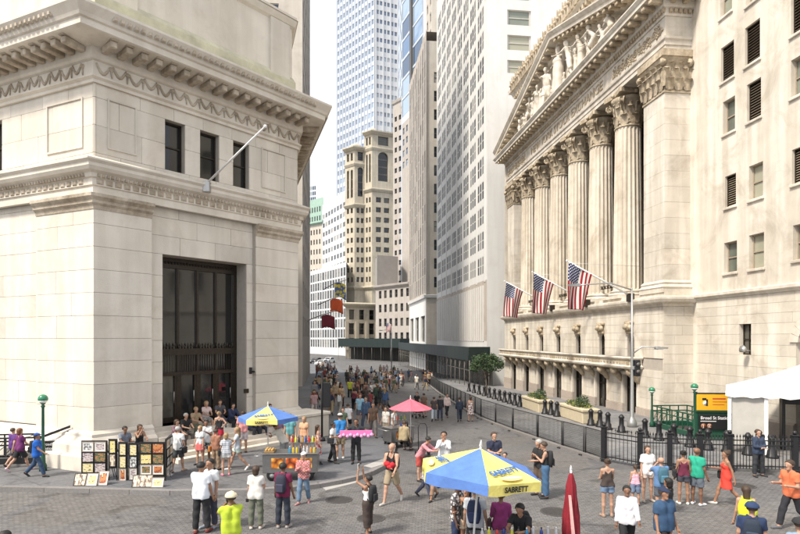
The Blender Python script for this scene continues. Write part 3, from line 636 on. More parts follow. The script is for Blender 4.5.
# end piers with flat capitals
def pier(xc, w0):
    d = empty('end_pier'); d.parent = exch; m = MB(); x0, x1 = xc - w0, xc + w0; y0, y1 = -0.05, 1.7
    m.box((x0 + 0.05, y0 + 0.05, ZC0), (x1 - 0.05, y1, ZAR)); m.build('pier_core', M_mortar, d)
    for fr, lo, hi in ((Fr((x0, y0), (1, 0)), 0, x1 - x0), (Fr((x1, y0), (0, 1)), 0, y1 - y0)):
        ashlar(d, fr, (0, 0, 0), lo, hi, courses(ZC0 + 0.75, ZCAP, 0.92), (), 0.0, 0.05, M_marble, 1.3, 0.010, 'stone_block', int(abs(xc) * 7) + 3)
    m = MB(); pth = [(x0, y1), (x0, y0), (x1, y0), (x1, y1)]
    m.mould(pth, [(-0.05, ZC0), (0.2, ZC0), (0.2, ZC0 + 0.25), (0.25, ZC0 + 0.32), (0.16, ZC0 + 0.42), (0.10, ZC0 + 0.5), (0.14, ZC0 + 0.6), (0.02, ZC0 + 0.75), (-0.05, ZC0 + 0.75)]); m.build('pier_base', M_marble, d)
    m = MB(); m.mould(pth, [(-0.05, ZCAP), (0.06, ZCAP), (0.06, ZCAP + 0.12), (0.0, ZCAP + 0.15), (0.02, ZCAP + 1.6), (0.2, ZCAP + 2.1), (0.28, ZCAP + 2.12), (0.28, ZAR - 0.02), (-0.05, ZAR - 0.02)])
    for fx in range(2):
        L_ = (x1 - x0) if fx == 0 else (y1 - y0); nl = int(L_ / 0.52)
        for row, (zz, hh) in enumerate(((0.14, 0.8), (0.35, 1.3), (1.05, 0.85))):
            for i in range(nl + (row % 2)):
                t = (i + (0.5 if row % 2 == 0 else 0.0)) * L_ / nl
                M = Matrix.Translation((x0 + t, y0 - 0.02, 0)) @ Matrix.Rotation(R(-90), 4, 'Z') if fx == 0 else Matrix.Translation((x1 + 0.02, y0 + t, 0))
                leaf(m, 0, ZCAP + zz, hh, 0.0, 0.24, 0.26, M)
    for px_, py_, aa in ((x1, y0, R(-45)), (x0, y0, R(-135)), (x1, y1 - 0.2, R(0))):
        for k in range(3): m.lathe([(0.0, -0.1), (0.24 - 0.06 * k, -0.08), (0.24 - 0.06 * k, 0.08), (0, 0.1)], 10, M=Matrix.Translation((px_, py_, ZCAP + 1.75)) @ Matrix.Rotation(aa, 4, 'Z') @ Matrix.Translation((0.22 + 0.02 * k, 0.06 * (k - 1), 0)) @ Matrix.Rotation(R(90), 4, 'X'))
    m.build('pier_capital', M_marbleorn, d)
pier(PR, 1.15); pier(PL, 1.15)
# great window wall behind the columns
m = MB(); m.add([(X0, 4.2, ZC0), (X1 - 0.3, 4.2, ZC0), (X1 - 0.3, 4.2, ZAR), (X0, 4.2, ZAR)], [(0, 1, 2, 3)]); npart(m, 'great_window', M_glassdk)
m = MB()
for i in range(29): x = PL + 1 + (PR - PL - 2) * i / 28; t = 0.22 if i % 4 == 0 else 0.06; m.box((x - t, 4.05 - t, ZC0), (x + t, 4.18, ZAR))
for z in (9.4, 11, 12.6, 14.2, 15.8, 17.4, 19, 20.6): m.box((PL, 4.10, z - 0.07), (PR, 4.17, z + 0.07))
npart(m, 'window_grid', M_bronze)
# low bronze rails between the columns
for k in range(5):
    m = MB(); xa, xb = CXS[k] - 0.9, CXS[k + 1] + 0.9
    for z in (ZC0 + 0.95, ZC0 + 1.15): m.tube([(xa, 0.5, z), (xb, 0.5, z)], 0.035, 5)
    for i in range(5): m.lathe([(0.0, -0.1), (0.1, 0), (0, 0.1)], 6, (xa + (xb - xa) * (i + 0.5) / 5, 0.5, ZC0 + 1.05))
    npart(m, 'rail', M_bronze)
# entablature
EP = [(X0 + 0.2, 14), (X0 + 0.2, -0.05), (X1 - 0.2, -0.05), (X1 - 0.2, 1.7)]
z = ZAR
npart(MB().mould(EP, [(-1.8, z), (0.0, z), (0.0, z + 0.28), (0.05, z + 0.28), (0.05, z + 0.55), (0.14, z + 0.62), (0.16, z + 0.75), (-0.2, z + 0.75)]), 'architrave', M_marble)
npart(MB().mould(EP, [(-0.2, z + 0.752), (0.0, z + 0.752), (0.0, z + 2.0), (-0.2, z + 2.0)]), 'frieze', M_marble)
npart(MB().mould(EP, [(-0.2, z + 2.002), (0.08, z + 2.002), (0.12, z + 2.1), (0.12, z + 2.38), (0.24, z + 2.44), (0.3, z + 2.52), (0.3, z + 2.85), (0.4, z + 2.9), (1.15, z + 2.92), (1.15, z + 3.14), (1.22, z + 3.18), (1.34, z + 3.34), (1.34, z + 3.42), (-0.2, z + 3.5)]), 'cornice', M_marble)
m = MB(); n_ = int((X1 - X0) / 0.3)
for i in range(n_): x = X0 + 0.3 + i * 0.3; m.box((x - 0.09, -0.32, z + 2.14), (x + 0.09, -0.15, z + 2.37))
for i in range(6): m.box((X1 - 0.1, 0.1 + i * 0.3, z + 2.14), (X1 + 0.06, 0.28 + i * 0.3, z + 2.37))
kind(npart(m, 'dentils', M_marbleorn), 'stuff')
md = MB(); md.bevbox((-0.16, -0.78, 0.0), (0.16, 0.0, 0.24), 0.04); md.bevbox((-0.18, -0.82, 0.24), (0.18, 0.0, 0.3), 0.02); md.lathe([(0, -0.15), (0.1, -0.14), (0.1, 0.14), (0, 0.15)], 8, M=Matrix.Translation((0, -0.7, 0.06)) @ Matrix.Rotation(R(90), 4, 'Y')); md_me = md.mesh('modillion', M_marbleorn)
nm = 40
for i in range(nm): link('modillion', md_me, exch, (X0 + 0.1 + (X1 - X0 - 0.2) * i / (nm - 1), -0.34, z + 2.6))
for i in range(3): link('modillion', md_me, exch, (X1 + 0.1, 0.2 + i * 0.8, z + 2.6), R(90))
# frieze: carved scrolls at both ends, inscription between
def scrolls(xa, xb, seed):
    m = MB(); rg = random.Random(seed); n = int((xb - xa) / 0.55)
    for i in range(n):
        x = xa + (xb - xa) * (i + 0.5) / n; s_ = 1 if i % 2 else -1; pts = []
        for k in range(12): th = k / 11 * 3.2 * math.pi; rr = 0.30 * (1 - 0.75 * k / 11); pts.append((x + rr * math.cos(th) * s_, -0.07, z + 1.38 + rr * math.sin(th) * s_))
        m.tube(pts, 0.055, 5)
        for k in range(4): a = rg.uniform(0, 6.28); m.lathe([(0, -0.03), (0.1, 0), (0.05, 0.07), (0, 0.08)], 6, M=Matrix.Translation((x + 0.34 * math.cos(a), -0.06, z + 1.38 + 0.4 * math.sin(a))) @ Matrix.Rotation(R(90), 4, 'X'))
    kind(npart(m, 'frieze_carving', M_marbleorn), 'stuff')
scrolls(X1 - 6.6, X1 - 0.5, 3); scrolls(X0 + 0.5, X0 + 6.4, 5)
def text_mesh(s, size, depth=0.0, name='lettering', align='CENTER', bold=0.0, sx=1.0):
    c = bpy.data.curves.new('t', 'FONT'); c.body = s; c.size = size; c.extrude = depth; c.align_x = align; c.align_y = 'CENTER'; c.offset = bold; c.resolution_u = 3
    o = bpy.data.objects.new('t', c); COL.objects.link(o); bpy.context.view_layer.update()
    me = bpy.data.meshes.new_from_object(o.evaluated_get(bpy.context.evaluated_depsgraph_get())); me.name = name
    bpy.data.objects.remove(o); bpy.data.curves.remove(c); me.materials.clear()
    return me
tm = text_mesh('NEW YORK STOCK EXCHANGE', 0.95, 0.03); tm.materials.append(M_marbleorn)
to = link('inscription', tm, exch, ((X0 + X1) / 2, -0.085, z + 1.36)); to.rotation_euler = (R(90), 0, 0); to.scale = (1.12, 1, 1); kind(to, 'stuff')
# pediment
zc = z + 3.5; xm = (X0 + X1) / 2; xl, xr = X0 - 1.1, X1 + 1.1; rise = 4.9; yT = -0.05
m = MB(); m.add([(xl + 0.6, yT + 0.29, zc - 0.1), (xr - 0.6, yT + 0.29, zc - 0.1), (xm, yT + 0.29, zc + rise + 0.3)], [(0, 1, 2)]); npart(m, 'tympanum', M_marble)
for (xa, xb) in ((xl, xm), (xr, xm)):
    m = MB(); sl = rise / (xb - xa); prof = [(0.3, -0.62), (-0.30, -0.55), (-0.34, -0.3), (-1.1, -0.26), (-1.12, -0.02), (-1.2, 0.04), (-1.36, 0.26), (-1.36, 0.36), (6.0, 0.42)]
    vs = []; k = len(prof)
    for x in (xa, xb):
        for o, dz in prof: vs.append((x, yT + o, zc + 0.45 + (x - xa) * sl + dz))
    fs = [((j, k + j, k + j + 1, j + 1) if xa < xb else (j, j + 1, k + j + 1, k + j)) for j in range(k - 1)] + [tuple(range(k))]
    m.add(vs, fs); npart(m, 'raking_cornice', M_marble)
    n2 = 19
    for i in range(1, n2): x = xa + (xb - xa) * i / n2; link('modillion', md_me, exch, (x, yT - 0.28, zc + 0.45 + (x - xa) * sl - 0.60))
# attic storey with an ornate cornice behind the pediment
zat = 34.3; yA = 1.6; AP = [(X0 - 0.9, 14), (X0 - 0.9, yA), (X1 - 0.4, yA), (X1 - 0.4, 14)]
npart(MB().mould(AP, [(-0.3, 25.6), (0.0, 25.6), (0.0, zat - 1.6), (0.12, zat - 1.5), (0.18, zat - 1.2), (0.5, zat - 1.05), (0.62, zat - 0.75), (0.9, zat - 0.6), (0.95, zat - 0.25), (0.7, zat - 0.2), (0.7, zat + 0.1), (-0.3, zat + 0.2)]), 'attic_wall', M_marble)
m = MB(); n3 = 52
for i in range(n3):
    x = X0 - 0.7 + (X1 - X0) * i / n3; hh = 0.9 + 0.25 * (i % 2); zz = zat - 0.35
    m.add([(x - 0.26, yA - 0.9, zz - 0.4), (x + 0.26, yA - 0.9, zz - 0.4), (x + 0.34, yA - 0.98, zz + hh * 0.45), (x, yA - 1.1, zz + hh), (x - 0.34, yA - 0.98, zz + hh * 0.45), (x - 0.2, yA - 0.6, zz - 0.3), (x + 0.2, yA - 0.6, zz - 0.3), (x, yA - 0.7, zz + hh * 0.9)],
          [(0, 1, 2, 3, 4), (6, 5, 7), (0, 4, 7, 5), (4, 3, 7), (3, 2, 7), (2, 1, 6, 7)])
    m.lathe([(0, -0.18), (0.17, -0.05), (0.14, 0.12), (0, 0.2)], 6, (x, yA - 1.02, zz + hh * 0.3))
    m.bevbox((x - 0.12, yA - 0.6, zat - 1.5), (x + 0.12, yA - 0.02, zat - 1.15), 0.03)
kind(npart(m, 'cresting', M_marbleorn), 'stuff')
# bodies behind the front
m = MB(); m.box((X0 + 0.4, 4.45, -2), (X1 - 1.2, 30, 26.5)); m.box((X0 + 0.4, 1.75, ZAR - 0.01), (X1 - 1.2, 4.44, 26.5)); npart(m, 'main_block', M_marble)
m = MB().add([(X0 - 0.9, yA, zat), (X1 - 0.4, yA, zat), (X1 - 0.4, 14, zat), (X0 - 0.9, 14, zat)], [(0, 1, 2, 3)]); npart(m, 'roof', M_marble)

# ------------------------------------------------------------------ marble office block beside the temple front
frE = Fr((21.6 - 0.1175 * 33.7, 33.7), -SD); e_base = (frE.o.x, frE.o.y, 0.0)
offb = empty('office_building', e_base, frE.a, 'plain white marble office block with louvred windows beside the columned front', 'building')
LW = 15.0; EW = []; M_glassbl = glass_mat('blind_glass', (0.10, 0.11, 0.09), (0.34, 0.33, 0.25), 0.35)
for xa, xb, ya, yb, lv in ((720, 732, -24, 15, 0), (721, 734, 43, 80, 1), (723, 735, 98, 133, 0), (725, 736, 174, 207, 1), (724, 737, 241, 273, 0),
                           (745, 760, 22, 63, 1), (746, 760, -40, 2, 0), (747, 761, 80, 120, 1), (749, 763, 163, 199, 0), (749, 764, 233, 269, 0),
                           (791, 807, -12, 32, 1), (791, 807, 55, 95, 0), (792, 808, 146, 183, 1), (793, 808, 223, 260, 0)):
    x0, z0 = frE.hit(xa, yb); x1, z1 = frE.hit(xb, ya); _, z0b = frE.hit(xb, yb); _, z1b = frE.hit(xa, ya + 0)
    zc_ = frE.hit((xa + xb) / 2, (ya + yb) / 2)[1]; hh = abs(frE.hit((xa + xb) / 2, ya)[1] - frE.hit((xa + xb) / 2, yb)[1]) * 0.96
    EW.append((x0, x1, zc_ - hh / 2, zc_ + hh / 2, lv))
for xx in (11.2, 13.2):
    for zz in (9.3, 13.0, 16.6, 20.2, 23.8): EW.append((xx, xx + 1.0, zz, zz + 1.8, 0))
sw = frE.hit(739, 355)[0], frE.hit(751, 355)[0], frE.hit(745, 355)[1], frE.hit(745, 324)[1]
arch = (frE.hx(796), frE.hx(796) + 1.9, 0.0, frE.hit(800, 322)[1])
zb = frE.hit(702, 300)[1]
ops = [e[:4] for e in EW]
def epart(mb, name, mt): return mb.build(name, mt, offb)
m = MB(); m.holes(-2.4, -0.2, -0.5, 40, [], 0.03); m.holes(-0.2, LW, zb + 0.35, 40, ops, 0.0, 0.32)
m.holes(-0.2, LW, -0.5, zb, [sw, arch], 0.05, 0.5); epart(m, 'wall', M_marble)
nbl = ashlar(offb, Fr((0, 0), (1, 0)), (0, 0, 0), -0.2, LW, sorted(set([-0.1] + courses(0.6, sw[2], 0.62) + courses(sw[2], sw[3], 0.62) + courses(sw[3], zb, 0.55))), [sw, arch], 0.0, 0.06, M_marble, 1.5, 0.010, 'stone_block', 21)
epart(MB().mould([(-0.25, 0.0), (LW, 0.0)], [(-0.1, zb), (0.06, zb), (0.1, zb + 0.1), (0.22, zb + 0.16), (0.22, zb + 0.3), (0.0, zb + 0.37), (-0.1, zb + 0.37)]), 'belt_course', M_marble)
epart(MB().mould([(-0.25, 0.0), (arch[0], 0.0)], [(-0.1, -0.3), (0.14, -0.3), (0.14, 0.9), (0.04, 1.0), (-0.1, 1.0)]), 'plinth', M_granite)
I = Fr((0, 0), (1, 0))
lou = MB()
for i in range(11): lou.add([(0, 0.0, i / 11 + 0.01), (1, 0.0, i / 11 + 0.01), (1, 0.14, i / 11 + 0.085), (0, 0.14, i / 11 + 0.085)], [(0, 1, 2, 3), (3, 2, 1, 0)])
lou_me = lou.mesh('louvre', M_tan); slat_me = MB().box((0, 0, 0), (1, 0.12, 0.018), 0).mesh('slat', M_tan)
for x0, x1, z0, z1, lv in EW:
    if lv:
        f = empty('louvred_window', (x0, 0, z0)); f.parent = offb; w_, h_ = x1 - x0, z1 - z0
        mm = MB(); mm.box((0, 0.14, 0), (0.06, 0.3, h_)); mm.box((w_ - 0.06, 0.14, 0), (w_, 0.3, h_)); mm.box((0.06, 0.14, h_ - 0.06), (w_ - 0.06, 0.3, h_)); mm.box((0.06, 0.14, 0), (w_ - 0.06, 0.3, 0.06)); mm.add([(0.03, 0.31, 0), (w_ - 0.03, 0.31, 0), (w_ - 0.03, 0.31, h_), (0.03, 0.31, h_)], [(0, 1, 2, 3)]); mm.build('frame', M_bronze, f)
        for i in range(13):
            s_ = link('slat', slat_me, f, (0.06, 0.16, 0.07 + (h_ - 0.14) * i / 13)); s_.scale = (w_ - 0.12, 1, 1); s_.rotation_euler = (R(35), 0, 0)
    else: sash('window', offb, I, (0, 0, 0), (x0, x1, z0, z1), 0.28, M_glassbl, M_tan, (1, 0), 0.07)
    mm = MB(); mm.bevbox((x0 - 0.09, -0.1, z0 - 0.14), (x1 + 0.09, 0.1, z0 - 0.002), 0.02); epart(mm, 'sill', M_marble)
sash('window', offb, I, (0, 0, 0), sw, 0.3, M_glassdk, M_bronze, (1, 1), 0.06)
mm = MB(); ax = (arch[0] + arch[1]) / 2; ar = (arch[1] - arch[0]) / 2
for j in range(9):                                  # arch stones round the side doorway
    a0, a1 = math.pi * j / 9 + 0.01, math.pi * (j + 1) / 9 - 0.01; mm2 = MB(); zc_ = arch[3] - ar
    vs = [(ax + rr * math.cos(a), yy, zc_ + rr * math.sin(a)) for yy in (-0.08, 0.3) for rr, a in ((ar * 0.8, a0), (ar * 1.35, a0), (ar * 1.35, a1), (ar * 0.8, a1))]
    mm2.add(vs, [(3, 2, 1, 0), (4, 5, 6, 7), (0, 1, 5, 4), (1, 2, 6, 5), (2, 3, 7, 6), (3, 0, 4, 7)]); epart(mm2, 'arch_stone', M_marble)
mm.add([(arch[0] - .1, 0.5, 0), (arch[1] + .1, 0.5, 0), (arch[1] + .1, 0.5, arch[3] + .2), (arch[0] - .1, 0.5, arch[3] + .2)], [(0, 1, 2, 3)]); epart(mm, 'side_door', M_bronze)
m = MB(); m.box((-0.2, 0.7, -1), (LW, 25, 40)); epart(m, 'main_block', M_marble)
fl = atdepth(751, 350, 29.5); pl_ = Matrix.Rotation(-frE.a, 3, 'Z') @ (fl - Vector(e_base)); m = MB(); m.lathe([(0.05, 0), (0.16, 0.05), (0.2, 0.2), (0.0, 0.22)], 10, M=Matrix.Translation((pl_.x, -0.3, pl_.z)) @ Matrix.Rotation(R(70), 4, 'X')); m.tube([(pl_.x, 0.0, pl_.z - .05), (pl_.x, -0.3, pl_.z)], 0.03, 5); epart(m, 'flood_lamp', M_steel)

# ------------------------------------------------------------------ flags on raked poles
def flag_mat():
    m, N, L, B = new_mat('flag_cloth')
    uv = N.new('ShaderNodeUVMap'); sp = N.new('ShaderNodeSeparateXYZ'); L.new(uv.outputs['UV'], sp.inputs[0])
    def mth(op, a, b=None, c=None):
        n = N.new('ShaderNodeMath'); n.operation = op
        for i, q in enumerate((a, b, c)):
            if q is None: continue
            if isinstance(q, (int, float)): n.inputs[i].default_value = q
            else: L.new(q, n.inputs[i])
        return n.outputs[0]
    u, v = sp.outputs[0], sp.outputs[1]              # u along the hoist from the canton end, v along the fly
    st = mth('MODULO', mth('FLOOR', mth('MULTIPLY', u, 13.0)), 2.0)
    can = mth('MULTIPLY', mth('LESS_THAN', u, 7 / 13), mth('LESS_THAN', v, 0.4))
    gu = mth('MULTIPLY', u, 13 / 7 * 9); gv = mth('MULTIPLY', v, 2.5 * 11)
    fu = mth('SUBTRACT', mth('FRACT', gu), 0.5); fv = mth('SUBTRACT', mth('FRACT', gv), 0.5)
    odd = mth('MODULO', mth('ADD', mth('FLOOR', gu), mth('FLOOR', gv)), 2.0)
    rr = mth('ADD', mth('MULTIPLY', fu, fu), mth('MULTIPLY', fv, fv))
    star = mth('MULTIPLY', mth('LESS_THAN', rr, 0.16), mth('LESS_THAN', odd, 0.5))
    def mixc(f, a, b):
        x = N.new('ShaderNodeMix'); x.data_type = 'RGBA'; L.new(f, x.inputs[0])
        for q, k in ((a, 6), (b, 7)):
            if isinstance(q, tuple): x.inputs[k].default_value = (*q, 1)
            else: L.new(q, x.inputs[k])
        return x.outputs[2]
    c1 = mixc(st, (0.34, 0.012, 0.025), (0.72, 0.69, 0.65)); c2 = mixc(star, (0.02, 0.03, 0.13), (0.8, 0.8, 0.8)); L.new(mixc(can, c1, c2), B.inputs['Base Color'])
    B.inputs['Roughness'].default_value = 0.9
    tr = N.new('ShaderNodeBsdfTranslucent'); L.new(mixc(can, c1, c2), tr.inputs['Color']); ms = N.new('ShaderNodeMixShader'); ms.inputs[0].default_value = 0.3
    L.new(B.outputs[0], ms.inputs[1]); L.new(tr.outputs[0], ms.inputs[2]); L.new(ms.outputs[0], N['Material Output'].inputs['Surface'])
    return m
M_flag = flag_mat()
def cloth(fn, nu, nv, mt, name, parent):
    vs = []; fs = []; uvs = []
    for i in range(nu + 1):
        for j in range(nv + 1): vs.append(fn(i / nu, j / nv)); uvs.append((i / nu, j / nv))
    for i in range(nu):
        for j in range(nv): a_ = i * (nv + 1) + j; fs.append((a_, a_ + 1, a_ + nv + 2, a_ + nv + 1))
    me = bpy.data.meshes.new(name); me.from_pydata(vs, [], fs); ul = me.uv_layers.new(name='UVMap')
    for l in me.loops: ul.data[l.index].uv = uvs[l.vertex_index]
    me.polygons.foreach_set('use_smooth', [True] * len(fs)); me.materials.append(mt)
    o = link(name, me, parent); md = o.modifiers.new('thick', 'SOLIDIFY'); md.thickness = 0.008
    return o
outv = -Vector((frN.y.x, frN.y.y, 0))
for k, (Y, lab) in enumerate(((37.0, 'large american flag on raked pole nearest the end pier of the temple front'), (43.3, 'american flag on raked pole, middle one of three above the balcony'), (50.2, 'american flag on raked pole nearest the far end of the temple front'))):
    bp = Vector((19.3 - 0.1175 * Y, Y, 7.75)); tipv = outv * 4.3 + Vector((0, 0, 2.2)); L_ = tipv.length; dirp = tipv.normalized()
    e = empty('flagpole', bp, 0, ('raked white flagpole carrying the ' + ('large flag nearest the end pier', 'middle flag above the balcony', 'flag nearest the far end pier')[k]), 'flagpole', 'raked flagpoles above the balcony')
    MB().tube([(0, 0, 0), tipv], [0.07, 0.04], 8).build('pole', M_white, e); MB().lathe([(0, -0.09), (0.09, 0), (0, 0.09)], 8, tipv).build('finial', M_white, e)
    MB().bevbox((-0.2, -0.2, -0.4), (0.2, 0.2, 0.15), 0.03).build('socket', M_bronze, e)
    MB().tube([tipv * 0.93, Vector((0, 0, 1.9)) - outv * 1.3], 0.012, 4).build('stay_wire', M_steel, e)
    root = bp + tipv * 0.97; ho, fy = 1.75, 3.1; sw_ = 0.1 * k
    fo = empty('flag', root, 0, lab, 'flag', 'flags on raked poles')
    side = Vector((frN.x.x, frN.x.y, 0))
    def fn(u, v, ho=ho, fy=fy, k=k):
        g = v ** 0.8; p = -dirp * (u * ho * (1 - 0.40 * g))
        p = p + Vector((0, 0, -1)) * (fy * v * (0.97 - 0.12 * u)) + outv * (0.25 * math.sin(1.7 * v) * (1 - u) - 0.1 * v)
        return p + side * (0.20 * math.sin(u * 8 + v * 2.5 + k) * (0.25 + v) + 0.09 * math.sin(u * 19 + k * 2 + v) * v)
    cloth(fn, 39, 30, M_flag, 'flag_cloth', fo)
# ------------------------------------------------------------------ buildings down the street
WINM = {}
def win_mesh(mg, mf, rails=1):
    k = (mg.name, mf.name, rails)
    if k not in WINM:
        m = MB(); f = 0.07
        m.add([(0, 0.02, 0), (1, 0.02, 0), (1, 0.02, 1), (0, 0.02, 1)], [(0, 1, 2, 3)], 0)
        for a, b, c, d in ((0, f, 0, 1), (1 - f, 1, 0, 1), (f, 1 - f, 0, 0.04), (f, 1 - f, 0.96, 1)): m.box((a, -0.06, c), (b, 0.015, d), 1)
        for i in range(rails): z = (i + 1) / (rails + 1); m.box((f, -0.05, z - 0.025), (1 - f, 0.012, z + 0.025), 1)
        WINM[k] = m.mesh('window', [mg, mf])
    return WINM[k]
def span(pn, pf, vp, yn):                            # a face seen from photo column pn (depth yn) receding to column pf along vanishing point vp
    n = Vector(((pn - CX) / F * yn, yn)); d = Vector(((vp - CX) / F, 1.0)); r = (pf - CX) / F
    t = (r * n.y - n.x) / (d.x - r * d.y); return n, n + d * t
class Tower:
    def __init__(s, name, label, o, wallm, glass, frame, base=-3.0, cat='building'):
        s.o = Vector((o[0], o[1], gz(o[1]))); s.e = empty(name, s.o, 0, label, cat); s.wm, s.g, s.fm = wallm, glass, frame; s.wins = []; s.base = base
    def rel(s, p): return Vector((p[0], p[1], 0)) - Vector((s.o.x, s.o.y, 0))
    def face(s, p0, p1, z0, z1, cols=(), rows=(), depth=0.25, rails=1, name='wall', wm=None, glass=None, ys=1.0):
        """upright face from p0 to p1 (left to right as seen from outside), openings cols x rows"""
        d = Vector((p1[0] - p0[0], p1[1] - p0[1])); L_ = d.length; a = math.atan2(d.y, d.x)
        ops = [(L_ * c0, L_ * c1, r0, r1) for c0, c1 in cols for r0, r1 in rows]
        m = MB()
        if ops:
            m.holes(0, L_, z0, z1, ops, 0, depth)
        else: m.holes(0, L_, z0, z1, [], 0)
        oz = s.rel(p0); oz.z = -s.o.z
        w_ = m.build(name, wm or s.wm, s.e, oz, a)
        me = win_mesh(glass or s.g, s.fm, rails)
        T = Matrix.Translation(oz) @ Matrix.Rotation(a, 4, 'Z')
        for o in ops: s.wins.append((me, T @ Matrix.Translation((o[0], depth - 0.03, o[2])) @ Matrix.Diagonal((o[1] - o[0], ys, o[3] - o[2], 1)), T @ Vector((o[0], 0, o[2]))))
        return w_
    def strips(s, p0, p1, z0, z1, xs, w_, out, name, mt=None, each=True):   # vertical piers or fins standing proud of a face
        d = Vector((p1[0] - p0[0], p1[1] - p0[1])); L_ = d.length; a = math.atan2(d.y, d.x); oz = s.rel(p0); oz.z = -s.o.z
        me = MB().box((-w_ / 2, -out, z0), (w_ / 2, 0.02, z1)).mesh(name, mt or s.wm)
        for x in xs:
            q = Vector((p0[0] + d.x * x, p0[1] + d.y * x)); o_ = s.rel(q); o_.z = -s.o.z; link(name, me, s.e, o_, a)
    def band(s, pts, prof, name, mt=None):
        m = MB().mould([(s.rel(p).x, s.rel(p).y) for p in pts], prof); o = m.build(name, mt or s.wm, s.e, (0, 0, -s.o.z)); return o
    def roof(s, pts, z):
        m = MB().add([(s.rel(p).x, s.rel(p).y, z) for p in pts], [tuple(range(len(pts)))]); m.build('roof', s.wm, s.e, (0, 0, -s.o.z))
    def done(s, cap=295):
        s.wins.sort(key=lambda w_: (w_[2] + s.o - Vector((0, 0, CH))).length)
        for me, T, p in s.wins[:cap]:
            o = bpy.data.objects.new('window', me); COL.objects.link(o); o.parent = s.e; o.matrix_local = T
        rest = s.wins[cap:]
        if rest:
            m = MB()
            for me, T, p in rest: m.add([T @ v.co for v in me.vertices], [list(f.vertices) for f in me.polygons]); k = len(me.polygons); m.m[-k:] = [f.material_index for f in me.polygons]
            kind(m.build('far_windows', list(rest[0][0].materials), s.e), 'stuff')
        return s.e
def grid(n, fill=0.6, lo=0.0, hi=1.0):
    w_ = (hi - lo) / n; return [(lo + w_ * (i + (1 - fill) / 2), lo + w_ * (i + (1 + fill) / 2)) for i in range(n)]
def floors(z0, z1, fh, sill=0.28, head=0.85):
    n = int((z1 - z0) / fh); return [(z0 + fh * (i + sill), z0 + fh * (i + head)) for i in range(n)]

M_w1 = mat('white_tower_stone', (0.68, 0.67, 0.645), 0.75, 0.04, 0.25, 0.1, 12, streak=0.05, coords='World')
M_w2 = mat('grey_pier_stone', (0.47, 0.42, 0.365), 0.8, 0.08, 0.3, 0.1, 10, streak=0.12, coords='World')
M_w3 = mat('yellow_stone', (0.49, 0.44, 0.35), 0.8, 0.08, 0.3, 0.1, 10, streak=0.12, coords='World')
M_w4 = mat('pink_stone', (0.42, 0.385, 0.35), 0.8, 0.08, 0.4, streak=0.1, coords='World')
M_w5 = mat('pale_metal', (0.52, 0.60, 0.72), 0.45, 0.04, 0.3, coords='World')
M_w6 = mat('white_panel', (0.58, 0.59, 0.60), 0.5, 0.04, 0.3, coords='World')
M_w7 = mat('cream_brick', (0.52, 0.48, 0.42), 0.8, 0.08, 0.4, streak=0.1, coords='World')
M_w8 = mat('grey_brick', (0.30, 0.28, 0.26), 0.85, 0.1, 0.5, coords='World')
M_fr = mat('pale_frame', (0.5, 0.48, 0.44), 0.6, 0.08, 5); M_frd = mat('dark_frame', (0.09, 0.085, 0.08), 0.5, 0.1, 5)
M_copper = mat('copper_green', (0.30, 0.43, 0.36), 0.7, 0.15, 0.6, coords='World')
M_shed = mat('shed_green', (0.006, 0.016, 0.014), 0.55, 0.2, 2)
M_shedpost = mat('shed_post', (0.16, 0.15, 0.13), 0.6, 0.2, 4)
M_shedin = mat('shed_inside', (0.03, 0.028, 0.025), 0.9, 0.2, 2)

M_glassmt = glass_mat('matte_glass', (0.05, 0.052, 0.055), (0.24, 0.235, 0.22), 0.7, 0.55); M_glassmt.node_tree.nodes['Principled BSDF'].inputs['Specular IOR Level'].default_value = 0.12  # rough, low-specular panes that stay dark instead of mirroring sky at grazing angles
# white slab with grouped windows next to the temple front
n, f = span(487, 437, 333, 70.0)
t = Tower('white_office_tower', 'white office tower with grouped vertical windows and fluted lower storeys beyond the temple front', n, M_w1, M_glass, M_fr)
cols = []
for g0, g1 in grid(8, 0.80, 0.01, 0.97):
    w_ = (g1 - g0) / 3; cols += [(g0 + w_ * (i + 0.1), g0 + w_ * (i + 0.9)) for i in range(3)]
t.face(f, n, -3, 4.6); t.face(f, n, 4.6, 12.2, wm=M_w2); t.face(f, n, 12.2, 66, cols, floors(12.6, 66, 3.15, 0.14, 0.86), rails=1, ys=0.12, depth=0.05, glass=M_glassmt)
t.strips(f, n, 4.6, 11.6, [0.02 + 0.93 * i / 28 for i in range(29)], 0.45, 0.10, 'fin')
t.strips(f, n, 12.0, 66, [g / 8 * 0.96 + 0.01 for g in range(9)], 0.5, 0.06, 'pier')
nb = n + Vector((30, 3.5)); sc = [(0.085, 0.185)]
fz = [66 * 0 + 5 + (HY - y) / F * 70.9 for y in (75, 62, 52, 37, 27, 12, 2, -13)]
t.face(n, nb, -3, 66, sc, [(fz[0], fz[1]), (fz[2], fz[3]), (fz[4], fz[5]), (fz[6], fz[7])], rails=1, glass=M_glassbl)
t.roof([f, n, nb, f + Vector((30, 3.5))], 65.9); t.face(f + Vector((30, 3.5)), f, -3, 66); t.done()
SHED_F, SHED_N = f, n

